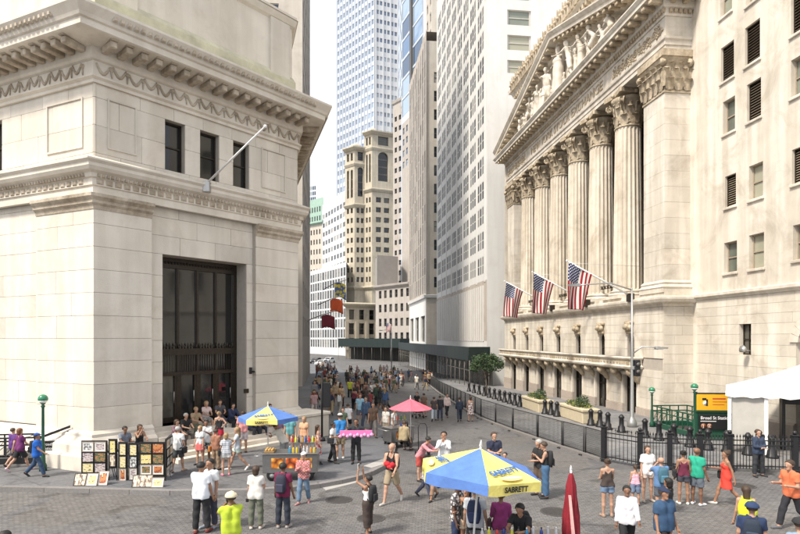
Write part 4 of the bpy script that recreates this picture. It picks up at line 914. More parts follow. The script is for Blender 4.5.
# grey striped tower
n, f = span(426, 409.5, 333, 113.0); nr = n + Vector((16, 1.9))
t = Tower('striped_stone_tower', 'tall tower of narrow grey stone piers with dark window strips between', n, M_w2, M_glassdk, M_frd)
t.face(f, n, -4, 13.5, grid(3, 0.7, 0.0, 1.0), [(4.2, 9.5)], wm=M_w1, depth=0.5); t.face(f, n, 13.5, 66, grid(9, 0.52), floors(14, 65.5, 3.6, 0.0, 0.97), depth=0.04, ys=0.1, glass=M_glassmt)
t.strips(f, n, 13.5, 66, [i / 9 for i in range(10)], 0.75, 0.06, 'pier'); t.band([f, n, nr], [(-0.2, 12.9), (0.4, 13.0), (0.5, 13.5), (-0.2, 13.7)], 'belt_course', M_w1)
t.face(n, nr, -4, 64, [(0.10, 0.17)] , floors(14, 62, 3.7), wm=M_w7, glass=M_glass)
t.roof([f, n, nr, f + Vector((16, 1.9))], 65.8); t.done()
n2 = n + Vector((1.5, 6)); t = Tower('beige_setback_tower', 'beige tower with few windows rising behind the striped tower', n2, M_w7, M_glass, M_frd)
q0, q1 = n2, n2 + Vector((17, 2)); t.face(q0, q1, 50, 130, [(0.20, 0.30)], floors(60, 126, 7.0, 0.3, 0.7)); t.face(n2 + Vector((-0.9, 7)), n2, 50, 130, grid(2, 0.4), floors(60, 128, 3.6)); t.face(q0, q1, -4, 50); t.done(120)

# blue glass slab showing above the striped tower
n, f = span(423, 402, 195, 172.0); t = Tower('blue_glass_building', 'slanting blue glass curtain wall building between stone towers', n, M_w5, M_glassblue, M_steel)
t.face(f, n, 76, 160, [(0.0, 0.46), (0.52, 1.0)], [(78 + 6.4 * i, 83.9 + 6.4 * i) for i in range(12)], depth=0.12, rails=0)
t.face(f, n, -3, 76, grid(6, 0.5), floors(60, 75, 3.7), wm=M_w4); t.strips(f, n, 76, 160, [0.49], 1.6, 0.5, 'dark_fin', M_frd); q = f + Vector((-1.2, 22)); t.face(q, f, -3, 160, grid(3, 0.6), floors(78, 158, 6.4), depth=0.1, glass=M_glassblue); t.done(200)

# tower with triple windows between the striped one and the yellow one
n, f = span(411, 393, -40, 190.0); t = Tower('brick_office_tower', 'grey brown tower with rows of square dark windows beside the striped tower', n, M_w4, M_glassdk, M_frd)
t.face(f, n, -3, 86, grid(4, 0.55, 0.04, 0.98), floors(22, 85, 3.55, 0.25, 0.72), depth=0.4); t.band([f, n], [(-0.1, 85.5), (0.4, 86), (0.6, 86.8), (-0.1, 87)], 'cornice'); t.done()

# low pinkish building in front
n, f = span(410.5, 376, -60, 165.0); t = Tower('low_stone_building', 'low pinkish stone building with four rows of windows and a bracketed cornice', n, M_w4, M_glassdk, M_frd)
H_ = CH + (HY - 283) / F * 165; t.face(f, n, -3, H_, grid(6, 0.5, 0.05, 1.0), floors(3.2, H_ - 0.5, 4.3, 0.25, 0.8), depth=0.4)
t.band([f + Vector((0.3, 10)), f, n], [(-0.1, H_ - 0.8), (0.2, H_ - 0.8), (0.8, H_ - 0.2), (0.9, H_ + 0.3), (-0.1, H_ + 0.5)], 'cornice'); t.roof([f, n, n + Vector((0, 20)), f + Vector((0, 20))], H_)
m = MB(); 
t.done()
n, f = span(398, 377, 1500, 182.0); t = Tower('blank_grey_wall_building', 'blank grey brick wall block behind the low pinkish building', f, M_w8, M_glassdk, M_frd)
t.face(f, n, -3, 31, [], []); t.face(f + Vector((-1, 12)), f, -3, 31); t.roof([f, n, n + Vector((0, 12)), f + Vector((0, 12))], 31); t.done()

# yellow stone double tower
def wing(name, label, pc, pl, pr, ytop, z0):
    c, r = span(pc, pr, 1760, z0); _, l = span(pc, pl, -260, z0); H_ = CH + (HY - ytop) / F * z0
    t = Tower(name, label, c, M_w3, M_glassdk, M_frd)
    fh = 3.85; zt = H_ - 22; zz = 26
    t.face(c, r, -3, zt, [(0.18, 0.42), (0.55, 0.8)], floors(zz, zt, fh, 0.2, 0.72), depth=0.5); t.face(l, c, -3, zt, [(0.2, 0.42), (0.6, 0.82)], floors(zz, zt, fh, 0.2, 0.72), depth=0.5)
    t.face(c, r, zt, H_, [(0.28, 0.76)], [(zt + 3, zt + 14.5), (H_ - 5, H_ - 1.5)], rails=3, depth=0.8); t.face(l, c, zt, H_, [(0.2, 0.42), (0.6, 0.82)], [(zt + 2.5, zt + 13.5), (H_ - 5, H_ - 2)], depth=0.6, rails=2)
    for zb_, o_ in ((zt - 0.5, 0.9), (H_ - 6.5, 0.6), (H_ - 0.3, 1.5), (24.5, 1.0), (14.5, 0.7)): t.band([l, c, r], [(-0.1, zb_ - 0.9), (o_ * 0.3, zb_ - 0.8), (o_, zb_), (o_, zb_ + 0.4), (-0.1, zb_ + 0.8)], 'cornice')
    for p, q in ((c, r), (l, c)):
        d = (q - p); a_ = math.atan2(d.y, d.x); L_ = d.length
        m = MB()                                    # round arch heads over the tall top openings
        xs = [(0.28, 0.76)] if p is c else [(0.2, 0.42), (0.6, 0.82)]
        for x0, x1 in xs:
            cx_ = (x0 + x1) / 2 * L_; rr = (x1 - x0) / 2 * L_; zc_ = (zt + 14.5 if p is c else zt + 13.5) - rr; n_ = 8
            for s_ in (0, 1):
                poly = [(cx_ + rr * math.cos(th), zc_ + rr * math.sin(th)) for th in [math.pi / 2 * (s_ + j / n_) for j in range(n_ + 1)]]; poly.append((cx_ + (rr if s_ == 0 else -rr), zc_ + rr + 0.02))
                k = len(poly); m.add([(u, 0.02, v) for u, v in poly] + [(u, 0.7, v) for u, v in poly], [tuple(range(k))] + [(j, k + j, k + (j + 1) % k, (j + 1) % k) for j in range(k)])
        oz = t.rel(p); oz.z = -t.o.z; m.build('arch_head', M_w3, t.e, oz, a_)
    m = MB(); m.lathe([(L_ * 0.55, H_), (L_ * 0.5, H_ + 1.6), (L_ * 0.3, H_ + 2.6), (0, H_ + 3)], 8, tuple((t.rel(c) + Vector((0, 5, 0)))[:2]) + (0,), smooth=False); m.build('roof', M_w3, t.e, (0, 0, -t.o.z))
    t.roof([l, c, r, c + Vector((0, 12))], H_); t.done()
wing('yellow_stone_tower', 'yellow stone tower wing with arched top window, taller of the pair', 372, 364.5, 393.5, 131, 220.0)
wing('yellow_stone_tower', 'yellow stone tower wing with arched top window, lower of the pair', 354.5, 345, 366, 147, 221.5)
n, f = span(395, 345.5, 1500, 200.0)                 # its broad stone base with big windows
t = Tower('stone_base_building', 'broad stone base with tall paired windows under the yellow towers', f, M_w3, M_glassdk, M_frd)
H_ = CH + (HY - 306) / F * 200
t.face(f, n, -3, H_, grid(3, 0.5, 0.02, 0.62), [(1.5, 5.0), (6.2, 10.0), (11.2, 14.6)], depth=0.6); t.band([f + Vector((-.3, 8)), f, n], [(-0.1, H_ - 0.9), (0.3, H_ - 0.8), (1.0, H_), (1.0, H_ + 0.4), (-0.1, H_ + 0.8)], 'cornice'); t.strips(f, n, 1.0, 10.6, [0.02, 0.22, 0.42, 0.62], 1.1, 0.5, 'pier'); t.roof([f, n, n + Vector((0, 14)), f + Vector((0, 14))], H_); t.done()

# the tall pale tower beyond
c, r = span(374.5, 412, 1860, 270.0); _, l = span(374.5, 337, -90, 270.0)
M_glasstw = glass_mat('tower_blue_glass', (0.15, 0.20, 0.29), (0.34, 0.42, 0.52), 0.7)
M_glasslt = glass_mat('light_tower_glass', (0.20, 0.23, 0.27), (0.42, 0.45, 0.48), 0.6)
t = Tower('glass_office_tower', 'very tall pale blue and white office tower rising behind the yellow towers', c, M_w6, M_glasslt, M_fr)
t.face(c, r, -3, 182, grid(10, 0.72, 0.03, 1.0), floors(66, 181, 4.4, 0.12, 0.58), depth=0.25, rails=0)
cc = grid(12, 0.62, 0.0, 1.0); t.face(l, c, -3, 182, cc, floors(66, 181, 4.4, 0.05, 0.62), depth=0.25, rails=0, glass=M_glasstw, wm=M_w5)
t.strips(l, c, 60, 182, [i / 12 for i in range(13)], 0.35, 0.4, 'fin', M_w6); t.strips(c, r, 60, 182, [0.03 + 0.97 * i / 5 for i in range(6)], 0.8, 0.3, 'pier', M_w6); t.roof([l, c, r, c + Vector((0, 40))], 182); t.done()

# far blocks where the street bends
n, f = span(349, 322, 120, 232.0); t = Tower('white_grid_building', 'white gridded office block with rows of windows beside the yellow towers', n, M_w6, M_glass, M_frd)
H_ = CH + (HY - 188) / F * 232; t.face(f, n, 28, H_, grid(9, 0.6, 0.02, 1.0), floors(30, H_, 4.1, 0.2, 0.68), depth=0.12, ys=0.2); t.face(f, n, -3, 28, grid(9, 0.7, 0.02, 1.0), floors(1, 28, 4.4, 0.1, 0.9), depth=0.12, glass=M_glassdk, ys=0.2); t.roof([f, n, n + Vector((0, 20)), f + Vector((0, 20))], H_); t.strips(f, n, -3, H_, [0.02 + 0.98 * i / 9 for i in range(10)], 0.4, 0.12, 'pier'); t.done()
n, f = span(346, 306, 60, 214.0); t = Tower('dark_grid_building', 'lower glass and white mullioned block at the bend of the street', n, M_w6, M_glass, M_frd)
H_ = CH + (HY - 262) / F * 214; t.face(f, n, -3, H_, grid(16, 0.68), floors(1, H_, 3.9, 0.06, 0.88), depth=0.08, glass=M_glassmt, ys=0.2); t.strips(f, n, 4, H_, [i / 16 for i in range(17)], 0.5, 0.1, 'mullion'); t.roof([f, n, n + Vector((0, 12)), f + Vector((0, 12))], H_); t.done()
n, f = span(324, 304, -300, 262.0); t = Tower('cream_corner_building', 'cream building with green copper cornice at the far end of the street', n, M_w7, M_glassdk, M_frd)
H_ = CH + (HY - 222) / F * 262; t.face(f, n, -3, H_, grid(7, 0.45, 0.02, 1.0), floors(6, H_ - 1, 4.6, 0.25, 0.75), depth=0.4); t.band([f, n], [(-0.1, H_ - 0.6), (1.2, H_), (1.2, H_ + 0.8), (-0.1, H_ + 1.2)], 'cornice', M_copper)
t.face(f + Vector((0, 6)), n + Vector((-1, 6)), H_, H_ + 13, grid(7, 0.45, 0.02, 1.0), floors(H_ + 1, H_ + 12, 4.4), wm=M_copper); t.done()
n, f = span(316, 305, -700, 420.0); t = Tower('far_dark_tower', 'slim far glass tower above the green copper cornice', n, M_w5, M_glass, M_frd); t.face(f, n, -3, 122, grid(6, 0.75), floors(70, 120, 4.0, 0.1, 0.8), depth=0.15); t.done(200)

# tall pale block standing behind the corner bank
qa = Vector(((302.5 - CX) / F * 66, 66)); q0 = qa + Vector((-26, -2.5)); qb = Vector(((310 - CX) / F * 98, 98))
t = Tower('pale_corner_tower', 'plain pale stone tower wall rising behind the corner bank', qa, M_w7, M_glassblue, M_fr)
wz = CH + (HY - 11) / F * 66; wx0 = 1 - (304 - 280) / F * 64 / 26; wx1 = 1 - (304 - 271) / F * 64 / 26
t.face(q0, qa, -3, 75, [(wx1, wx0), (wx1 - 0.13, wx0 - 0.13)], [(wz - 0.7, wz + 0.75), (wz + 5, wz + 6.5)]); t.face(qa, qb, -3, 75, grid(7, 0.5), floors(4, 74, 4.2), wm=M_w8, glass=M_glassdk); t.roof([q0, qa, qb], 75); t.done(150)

# ------------------------------------------------------------------ sidewalk sheds
def shed(name, label, f, n, off, zb_, zt_, wdt, step, braces=True):
    d = (n - f); L_ = d.length; a = math.atan2(d.y, d.x); base = Vector((f.x, f.y, -0.95)); e = empty(name, base, a, label, 'scaffold')
    g0 = -0.6
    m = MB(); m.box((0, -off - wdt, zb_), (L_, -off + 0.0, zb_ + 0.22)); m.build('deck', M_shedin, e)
    nb_ = int(L_ / 2.4)
    for i in range(nb_):
        x0, x1 = L_ * i / nb_ + 0.01, L_ * (i + 1) / nb_ - 0.01; MB().bevbox((x0, -off - wdt - 0.06, zb_ - 0.05), (x1, -off - wdt - 0.01, zt_), 0.008).build('parapet_panel', M_shed, e)
    MB().bevbox((L_ - 0.05, -off - wdt, zb_ - 0.05), (L_ + 0.01, -off, zt_), 0.008).build('parapet_panel', M_shed, e)
    ns = int(L_ / step)
    for i in range(ns + 1):
        x = L_ * i / ns
        for y in (-off - wdt + 0.1, -off - 0.15): MB().tube([(x, y, g0 - 0.6), (x, y, zb_)], 0.05, 6).build('post', M_shedpost, e)
    if braces:
        for i in range(ns):
            x0, x1 = L_ * i / ns, L_ * (i + 1) / ns; MB().tube([(x0, -off - wdt + 0.1, zb_ - 1.2), (x1, -off - wdt + 0.1, zb_ - 1.2)], 0.035, 5).build('brace', M_shedpost, e); MB().tube([(x0, -off - wdt + 0.1, zb_ - 1.2), (x0 + 1.0, -off - wdt + 0.1, zb_)], 0.03, 5).build('brace', M_shedpost, e)
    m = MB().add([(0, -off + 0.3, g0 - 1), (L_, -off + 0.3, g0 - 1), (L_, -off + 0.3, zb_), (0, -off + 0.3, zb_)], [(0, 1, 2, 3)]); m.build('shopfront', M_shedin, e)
    return e
shed('sidewalk_shed', 'dark green sidewalk shed on steel posts along the white office tower', SHED_F - (SHED_N - SHED_F) * 1.05, SHED_N + (SHED_N - SHED_F).normalized() * 2.5, 0.3, 3.3, 4.9, 2.6, 2.6)
n, f = span(413, 350, -60, 158.0)
shed('sidewalk_shed', 'long dark sidewalk shed in front of the low pinkish building', f, n, 0.0, 3.3, 5.8, 4.5, 4.0, False)
# ------------------------------------------------------------------ street furniture
def at2(p, q, t): return p.lerp(q, t)
# mesh crowd barrier panels along the roadway
M_mesh = mat('barrier_mesh', (0.05, 0.05, 0.05), 0.6, 0.2, 20)
def polyline(pts, step):
    out = [pts[0]]; 
    for a, b in zip(pts[:-1], pts[1:]):
        n = max(1, round((b - a).length / step)); out += [a.lerp(b, (i + 1) / n) for i in range(n)]
    return out
BP = polyline(FENCE, 1.95); rngb = random.Random(3)
for i in range(len(BP) - 1):
    a, b = BP[i], BP[i + 1]; d = b - a; L_ = d.length - 0.06; e = empty('barrier_panel', a, math.atan2(d.y, d.x), 'black metal mesh crowd barrier panel in the long row beside the roadway', 'barrier', 'mesh barriers along the roadway')
    sl = d.z / d.length; sh = lambda x, z: z + sl * x
    m = MB()
    for x in (0.03, L_ - 0.03): m.tube([(x, 0, sh(x, 0.04)), (x, 0, sh(x, 1.22))], 0.03, 6)
    m.tube([(0.03, 0, sh(0, 1.2)), (L_ - 0.03, 0, sh(L_, 1.2))], 0.022, 6); m.tube([(0.03, 0, sh(0, 0.16)), (L_ - 0.03, 0, sh(L_, 0.16))], 0.02, 6); m.build('frame', M_black, e)
    m = MB(); near = a.y < 34; n_ = 26 if near else 14
    for k in range(1, n_): x = L_ * k / n_; m.box((x - 0.006, -0.006, sh(x, 0.16)), (x + 0.006, 0.006, sh(x, 1.2)))
    for k in range(1, 13 if near else 7): z_ = 0.16 + 1.04 * k / (13 if near else 7); m.tube([(0.03, 0, sh(0, z_)), (L_ - 0.03, 0, sh(L_, z_))], 0.005, 4, cap=False)
    kind(m.build('mesh_infill', M_mesh, e), 'stuff')
    MB().bevbox((-0.08, -0.28, 0.0), (0.10, 0.28, 0.05), 0.012).build('foot', M_black, e)
# ornamental iron fence
FP = polyline([FENCE2[0], FENCE2[1]] + FENCE2[2:], 1.15)
spear = MB().tube([(0, 0, 0.12), (0, 0, 1.28)], 0.013, 6); spear.lathe([(0.0, 1.27), (0.03, 1.31), (0.0, 1.42)], 6); spear_me = spear.mesh('baluster', M_black)
post = MB(); post.bevbox((-0.09, -0.09, 0), (0.09, 0.09, 1.36), 0.012); post.bevbox((-0.13, -0.13, 0), (0.13, 0.13, 0.14), 0.02); post.bevbox((-0.115, -0.115, 1.36), (0.115, 0.115, 1.42), 0.012); post.lathe([(0.05, 1.42), (0.08, 1.48), (0.05, 1.55), (0, 1.57)], 10); post_me = post.mesh('post', M_black)
for i in range(len(FP) - 1):
    a, b = FP[i], FP[i + 1]; d = b - a; L_ = d.length; e = empty('iron_fence', a + Vector((0, 0, 0.0)), math.atan2(d.y, d.x), 'black wrought iron fence section with thick posts and spear balusters', 'fence', 'iron fence sections in front of the subway entrance')
    link('post', post_me, e); n_ = 8
    for z_ in (0.2, 0.98, 1.16): MB().box((0.09, -0.018, z_), (L_ - 0.09, 0.018, z_ + 0.04)).build('rail', M_black, e)
    for k in range(n_): link('baluster', spear_me, e, (0.09 + (L_ - 0.18) * (k + 0.5) / n_, 0, 0))
# bollards
bol = MB(); bol.lathe([(0.24, 0), (0.24, 0.07), (0.19, 0.12), (0.17, 0.3), (0.125, 0.36), (0.115, 0.72), (0.145, 0.75), (0.145, 0.82), (0.11, 0.86), (0.06, 0.93), (0, 0.95)], 14); bol_me = bol.mesh('bollard', M_black)
bl = [(608, 429.5), (621.5, 432.5), (645, 437.5), (659, 440.5), (674, 443.5), (690, 447), (708, 450), (591, 425.5), (600, 427), (545, 414), (551, 415), (557, 416.5), (727, 452), (748, 455), (772, 458)] + [(469 + 5.1 * i, 391.5 + 1.55 * i) for i in range(11)]
for px, py in bl: tag(link('bollard', bol_me, None, onground(px, py, 0.10)), 'short black cast iron bollard on the pavement behind the barriers', 'bollard', 'bollards along the exchange')
# planters
M_plant = mat('planter_stone', (0.50, 0.43, 0.30), 0.8, 0.12, 4, 0.2, 30); M_leaf = mat('leaf_green', (0.055, 0.09, 0.035), 0.7, 0.4, 8, rnd=0.0); M_leaf2 = mat('leaf_yellow', (0.30, 0.30, 0.05), 0.7, 0.3, 8); M_leafd = mat('leaf_dark', (0.03, 0.065, 0.025), 0.7, 0.35, 8)
def leaves(mb, c, r, n, size, rg, mats=(0,)):
    for _ in range(n):
        while True:
            v = Vector((rg.uniform(-1, 1), rg.uniform(-1, 1), rg.uniform(-1, 1)))
            if 0.05 < v.length < 1: break
        p = Vector((c[0] + v.x * r[0], c[1] + v.y * r[1], c[2] + v.z * r[2])); s_ = size * rg.uniform(0.6, 1.3)
        u = Vector((rg.gauss(0, 1), rg.gauss(0, 1), rg.gauss(0, 0.6))).normalized(); w_ = u.orthogonal().normalized(); w_ = (Matrix.Rotation(rg.uniform(0, 6.28), 3, u) @ w_)
        mb.add([p - u * s_, p + w_ * s_ * 0.45, p + u * s_, p - w_ * s_ * 0.45], [(0, 1, 2, 3)], rg.choice(mats))
for px, py, wpx, lab in ((537, 410, 26, 'long stone planter box of low green plants nearer the sidewalk shed'), (578.5, 420, 34, 'long stone planter box with yellow flowers and a dark shrub')):
    p = onground(px, py, 0.10); w_ = 1.65; e = empty('planter_box', p, frN.a, lab, 'planter', 'planters in front of the exchange'); m = MB(); m.bevbox((-w_, -0.5, 0), (w_, 0.5, 0.74), 0.04); m.bevbox((-w_ - 0.06, -0.56, 0.68), (w_ + 0.06, 0.56, 0.84), 0.03); m.build('box', M_plant, e)
    rg = random.Random(px); m = MB(); leaves(m, (0, 0, 0.95), (w_ * 0.95, 0.5, 0.22), 900, 0.06, rg, (0, 0, 1) if px > 550 else (0, 0, 0, 1)); leaves(m, (0.6, 0, 1.15), (0.55, 0.4, 0.4), 500, 0.06, rg, (2, 0)); m.build('plants', [M_leaf, M_leaf2, M_leafd], e)
# street tree by the shed
def tree(p, h, r, label, seed):
    rg = random.Random(seed); e = empty('street_tree', p, 0, label, 'tree'); m = MB(); th = h * 0.48
    m.tube([(0, 0, -0.1), (0.05, 0, th * 0.5), (-0.03, 0.03, th), (0.05, 0, h * 0.75)], [0.12, 0.09, 0.075, 0.03], 8); crown = MB()
    for i in range(9):
        a = i * 2.4; z0 = th * rg.uniform(0.7, 1.05); L_ = r * rg.uniform(0.6, 1.0); q = Vector((math.cos(a) * L_, math.sin(a) * L_, z0 + h * rg.uniform(0.15, 0.4))); m.tube([(0, 0, z0), (q.x * 0.5, q.y * 0.5, (z0 + q.z) / 2 + 0.15), q], [0.05, 0.03, 0.012], 6)
        for k in range(3): c = q * rg.uniform(0.7, 1.05); leaves(crown, (c.x + rg.uniform(-.3, .3), c.y + rg.uniform(-.3, .3), q.z + rg.uniform(-.3, .5)), (r * 0.4, r * 0.4, h * 0.10), 110, 0.11, rg, (0, 0, 1))
    m.build('trunk', mat('bark', (0.12, 0.10, 0.08), 0.9, 0.2, 12), e); crown.build('crown', [M_leaf, M_leafd], e)
tree(onground(486, 395, 0.1), 3.9, 1.35, 'small leafy street tree in front of the dark sidewalk shed', 5)
# tall street lamp with two arms and a signal box
p = onground(632, 427, 0.1); ly = p.y; e = empty('street_lamp', p, 0, 'tall pale grey street lamp with two arms and a small signal box', 'street lamp'); zt_ = CH + (HY - 290) / F * ly
MB().lathe([(0.26, 0), (0.26, 0.25), (0.16, 0.45), (0.11, 0.6), (0.07, zt_ * 0.5), (0.05, zt_)], 12).build('pole', M_steel, e)
for tx, ty in ((577, 285.5), (654, 348)):
    q = Vector(((tx - 632) / F * ly, -0.4 if tx > 600 else -0.2, CH + (HY - ty) / F * ly - p.z)); z0 = zt_ - 0.1 if tx < 600 else q.z - 0.35
    arm = MB().tube([(0, 0, z0), (q.x * 0.4, q.y * 0.4, (z0 + q.z) / 2 + 0.25), (q.x * 0.8, q.y * 0.8, q.z + 0.05), q], [0.045, 0.04, 0.035, 0.03], 6).build('arm', M_steel, e)
    s_ = 1 if q.x > 0 else -1; m = MB(); m.bevbox((q.x - 0.12, q.y - 0.14, q.z - 0.08), (q.x + 0.12, q.y + 0.14, q.z + 0.1), 0.03); m.add([(q.x - .0, q.y - .16, q.z + .08), (q.x + s_ * .55, q.y - .11, q.z + .04), (q.x + s_ * .55, q.y + .11, q.z + .04), (q.x, q.y + .16, q.z + .08), (q.x, q.y - .14, q.z - .08), (q.x + s_ * .55, q.y - .09, q.z - .04), (q.x + s_ * .55, q.y + .09, q.z - .04), (q.x, q.y + .14, q.z - .08)], [(0, 1, 2, 3), (7, 6, 5, 4), (0, 4, 5, 1), (1, 5, 6, 2), (2, 6, 7, 3)]); m.build('lamp_head', M_steel, arm)
zs_ = CH + (HY - 368) / F * ly - p.z; MB().bevbox((0.1, -0.2, zs_ - 0.45), (0.4, 0.12, zs_ + 0.45), 0.03).build('signal_box', M_black, e); MB().bevbox((-0.05, -0.1, zs_ - 0.1), (0.12, 0.1, zs_ + 0.1), 0.02).build('bracket', M_steel, e)
for i in (-1, 1): MB().lathe([(0.0, 0), (0.1, 0.0), (0.12, 0.1)], 10, M=Matrix.Translation((0.25, -0.2, zs_ + 0.2 * i)) @ Matrix.Rotation(R(90), 4, 'X')).build('signal_hood', M_frd, e)
# distant lamp posts
for px, py, top, lab in ((391.5, 372, 332, 'slim lamp post standing in the far roadway by the sidewalk shed'),):
    p = onground(px, py); h = (py - top) / F * p.y; e = empty('street_lamp', p, 0, lab, 'street lamp'); MB().tube([(0, 0, 0), (0, 0, h)], [0.1, 0.06], 8).build('pole', M_steel, e); MB().tube([(0, 0, h), (-0.8, 0, h + 0.4), (-1.8, 0, h + 0.3)], 0.05, 6).build('arm', M_steel, e); MB().bevbox((-2.3, -0.15, h + 0.2), (-1.7, 0.15, h + 0.38), 0.03).build('lamp_head', M_steel, e)
# globe lamps of the subway entrances
M_globe = mat('green_globe', (0.03, 0.20, 0.10), 0.25, 0.1, 5); M_globew = mat('white_globe', (0.7, 0.72, 0.66), 0.3, 0.05, 5)
def globe_lamp(p, h, label):
    e = empty('globe_lamp', p, 0, label, 'lamp'); MB().lathe([(0.13, 0), (0.13, 0.2), (0.085, 0.3), (0.075, 0.9), (0.055, 1.0), (0.045, h - 0.45), (0.08, h - 0.38), (0.04, h - 0.34), (0.10, h - 0.26), (0.05, h - 0.24)], 12).build('post', M_green, e)
    m = MB(); n_ = 12; g = MB(); pr = [(0.17 * math.sin(math.pi * k / 10), -0.17 * math.cos(math.pi * k / 10)) for k in range(11)]
    MB().lathe(pr[4:], 14, (0, 0, h - 0.12)).build('globe_top', M_globe, e); MB().lathe(pr[:5], 14, (0, 0, h - 0.123)).build('globe_bottom', M_globew, e)
globe_lamp(onground(652, 427, 0.1), 2.15, 'green globe lamp post at the foot of the subway railing beside the lamp column')
globe_lamp(onground(694.5, 439, 0.1), 2.65, 'green globe lamp post beside the yellow subway sign')
globe_lamp(onground(43, 471, 0.14), 2.75, 'green globe lamp post in front of the corner bank')
# subway entrance on the right: railing round the stair and sign board
M_signy = mat('sign_yellow', (0.80, 0.42, 0.02), 0.5, 0.05, 4); M_signk = mat('sign_black', (0.012, 0.012, 0.013), 0.45, 0.1, 4); M_lett = mat('sign_white', (0.8, 0.8, 0.8), 0.5, 0.02, 4); M_brown = mat('sign_brown', (0.30, 0.11, 0.05), 0.5, 0.05, 4); M_red = mat('sign_red', (0.5, 0.05, 0.03), 0.5, 0.05, 4)
sa = onground(652.5, 426, 0.1); sb = onground(694, 438.5, 0.1); d = sb - sa; e = empty('subway_entrance', sa, math.atan2(d.y, d.x), 'green railed subway stair entrance with yellow panel over black station sign', 'subway entrance'); L_ = d.length
def railing(x0, y0, x1, y1, par, h=1.15, mt=M_green, step=0.5, name='railing', solid=0.28):
    dd = Vector((x1 - x0, y1 - y0)); n_ = max(2, round(dd.length / step)); a_ = math.atan2(dd.y, dd.x); q = empty(name, (x0, y0, 0), a_); q.parent = par; l_ = dd.length
    m = MB(); m.bevbox((0, -0.06, 0), (l_, 0.06, solid), 0.015); m.build('kerb_panel', mt, q)
    for z_ in (h - 0.05, h - 0.32): MB().box((0, -0.03, z_), (l_, 0.03, z_ + 0.06)).build('rail', mt, q)
    for k in range(n_ + 1): MB().box((l_ * k / n_ - 0.025, -0.022, solid), (l_ * k / n_ + 0.025, 0.022, h)).build('bar', mt, q)
    for k in range(n_): MB().tube([(l_ * (k + 0.1) / n_, 0, solid + 0.06), (l_ * (k + 0.9) / n_, 0, h - 0.34)], 0.014, 5).build('brace', mt, q)
    return q
railing(0, 0, L_, 0, e); railing(0, 0, 0, 2.0, e); railing(0, 2.0, L_, 2.0, e); railing(L_ - 1.2, 1.0, L_, 1.0, e, 1.3)
MB().box((0.1, 0.1, -0.6), (L_ - 0.1, 1.9, 0.02)).build('stair_well', M_shedin, e)
w0 = onground(697, 440, 0.1); sd_ = Matrix.Rotation(-math.atan2(d.y, d.x), 3, 'Z') @ (w0 - sa); q = empty('sign_board', (sd_.x, sd_.y, 0), -math.atan2(d.y, d.x) + R(-4)); q.parent = e
sy = w0.y; wS = (727 - 697) / F * sy; zz = lambda py: CH + (HY - py) / F * sy - w0.z
m = MB(); m.box((-0.06, 0.05, 0), (0.04, 0.15, zz(392))); m.box((wS - 0.04, 0.05, 0), (wS + 0.06, 0.15, zz(392))); m.bevbox((-0.06, 0.04, 0), (wS + 0.06, 0.16, zz(434)), 0.02); m.bevbox((-0.06, 0.02, zz(412.5)), (wS + 0.06, 0.16, zz(410.5)), 0.01); m.box((0.04, 0.08, zz(434)), (wS - 0.04, 0.14, zz(412.5))); m.build('sign_frame', M_green, q)
yp = MB().bevbox((0.0, 0.0, zz(410.5)), (wS, 0.14, zz(394)), 0.012).build('yellow_panel', M_signy, q); kp = MB().bevbox((0.1, 0.0, zz(429.5)), (wS - 0.06, 0.075, zz(415)), 0.012).build('station_panel', M_signk, q)
MB().box((-0.03, -0.01, zz(394) + 0.002), (wS + 0.03, 0.15, zz(394) + 0.05)).build('panel_cap', M_signk, q)
m = MB(); x_ = wS * 0.28; z_ = (zz(394) + zz(410.5)) / 2     # pictogram and lines on the yellow panel
m.box((x_ - 0.16, -0.006, z_ + 0.10), (x_ + 0.03, -0.001, z_ + 0.2)); m.box((x_ + 0.02, -0.006, z_ - 0.18), (x_ + 0.10, -0.001, z_ + 0.14)); m.build('pictogram', M_signk, yp)
MB().lathe([(0.0, 0.0), (0.11, 0.0), (0.11, 0.004)], 14, M=Matrix.Translation((x_ - 0.02, -0.002, z_ - 0.05)) @ Matrix.Rotation(R(90), 4, 'X')).build('pictogram', M_lett, yp)
for k, (ln, wl_) in enumerate(((0.5, 0.06), (0.55, 0.025), (0.45, 0.025))): MB().box((wS * 0.5, -0.006, z_ + 0.14 - 0.13 * k), (wS * 0.5 + wS * 0.42 * ln / 0.5, -0.001, z_ + 0.14 - 0.13 * k + wl_)).build('print_line', M_red, yp)
def lettering(s, size, x, y, z, par, mt, name='lettering', align='LEFT', bold=0.0, sx=1.0, rot=None):
    me = text_mesh(s, size, 0.0, name, align, bold); me.materials.append(mt); o = link(name, me, par, (x, y, z)); o.rotation_euler = rot or (R(90), 0, 0); o.scale = (sx, 1, 1); return kind(o, 'stuff')
lettering('Broad St Station', 0.21, 0.16, -0.006, zz(418), kp, M_lett, bold=0.004)
for k, c_ in enumerate('JZ'):
    MB().lathe([(0, 0), (0.12, 0), (0.12, 0.004)], 18, M=Matrix.Translation((0.3 + 0.28 * k, -0.003, zz(426))) @ Matrix.Rotation(R(90), 4, 'X')).build('route_disc', M_brown, kp); lettering(c_, 0.2, 0.3 + 0.28 * k, -0.009, zz(426), kp, M_lett, align='CENTER')
MB().box((0.16, -0.005, zz(421.6)), (wS * 0.62, -0.001, zz(420.9))).build('print_line', M_lett, kp)
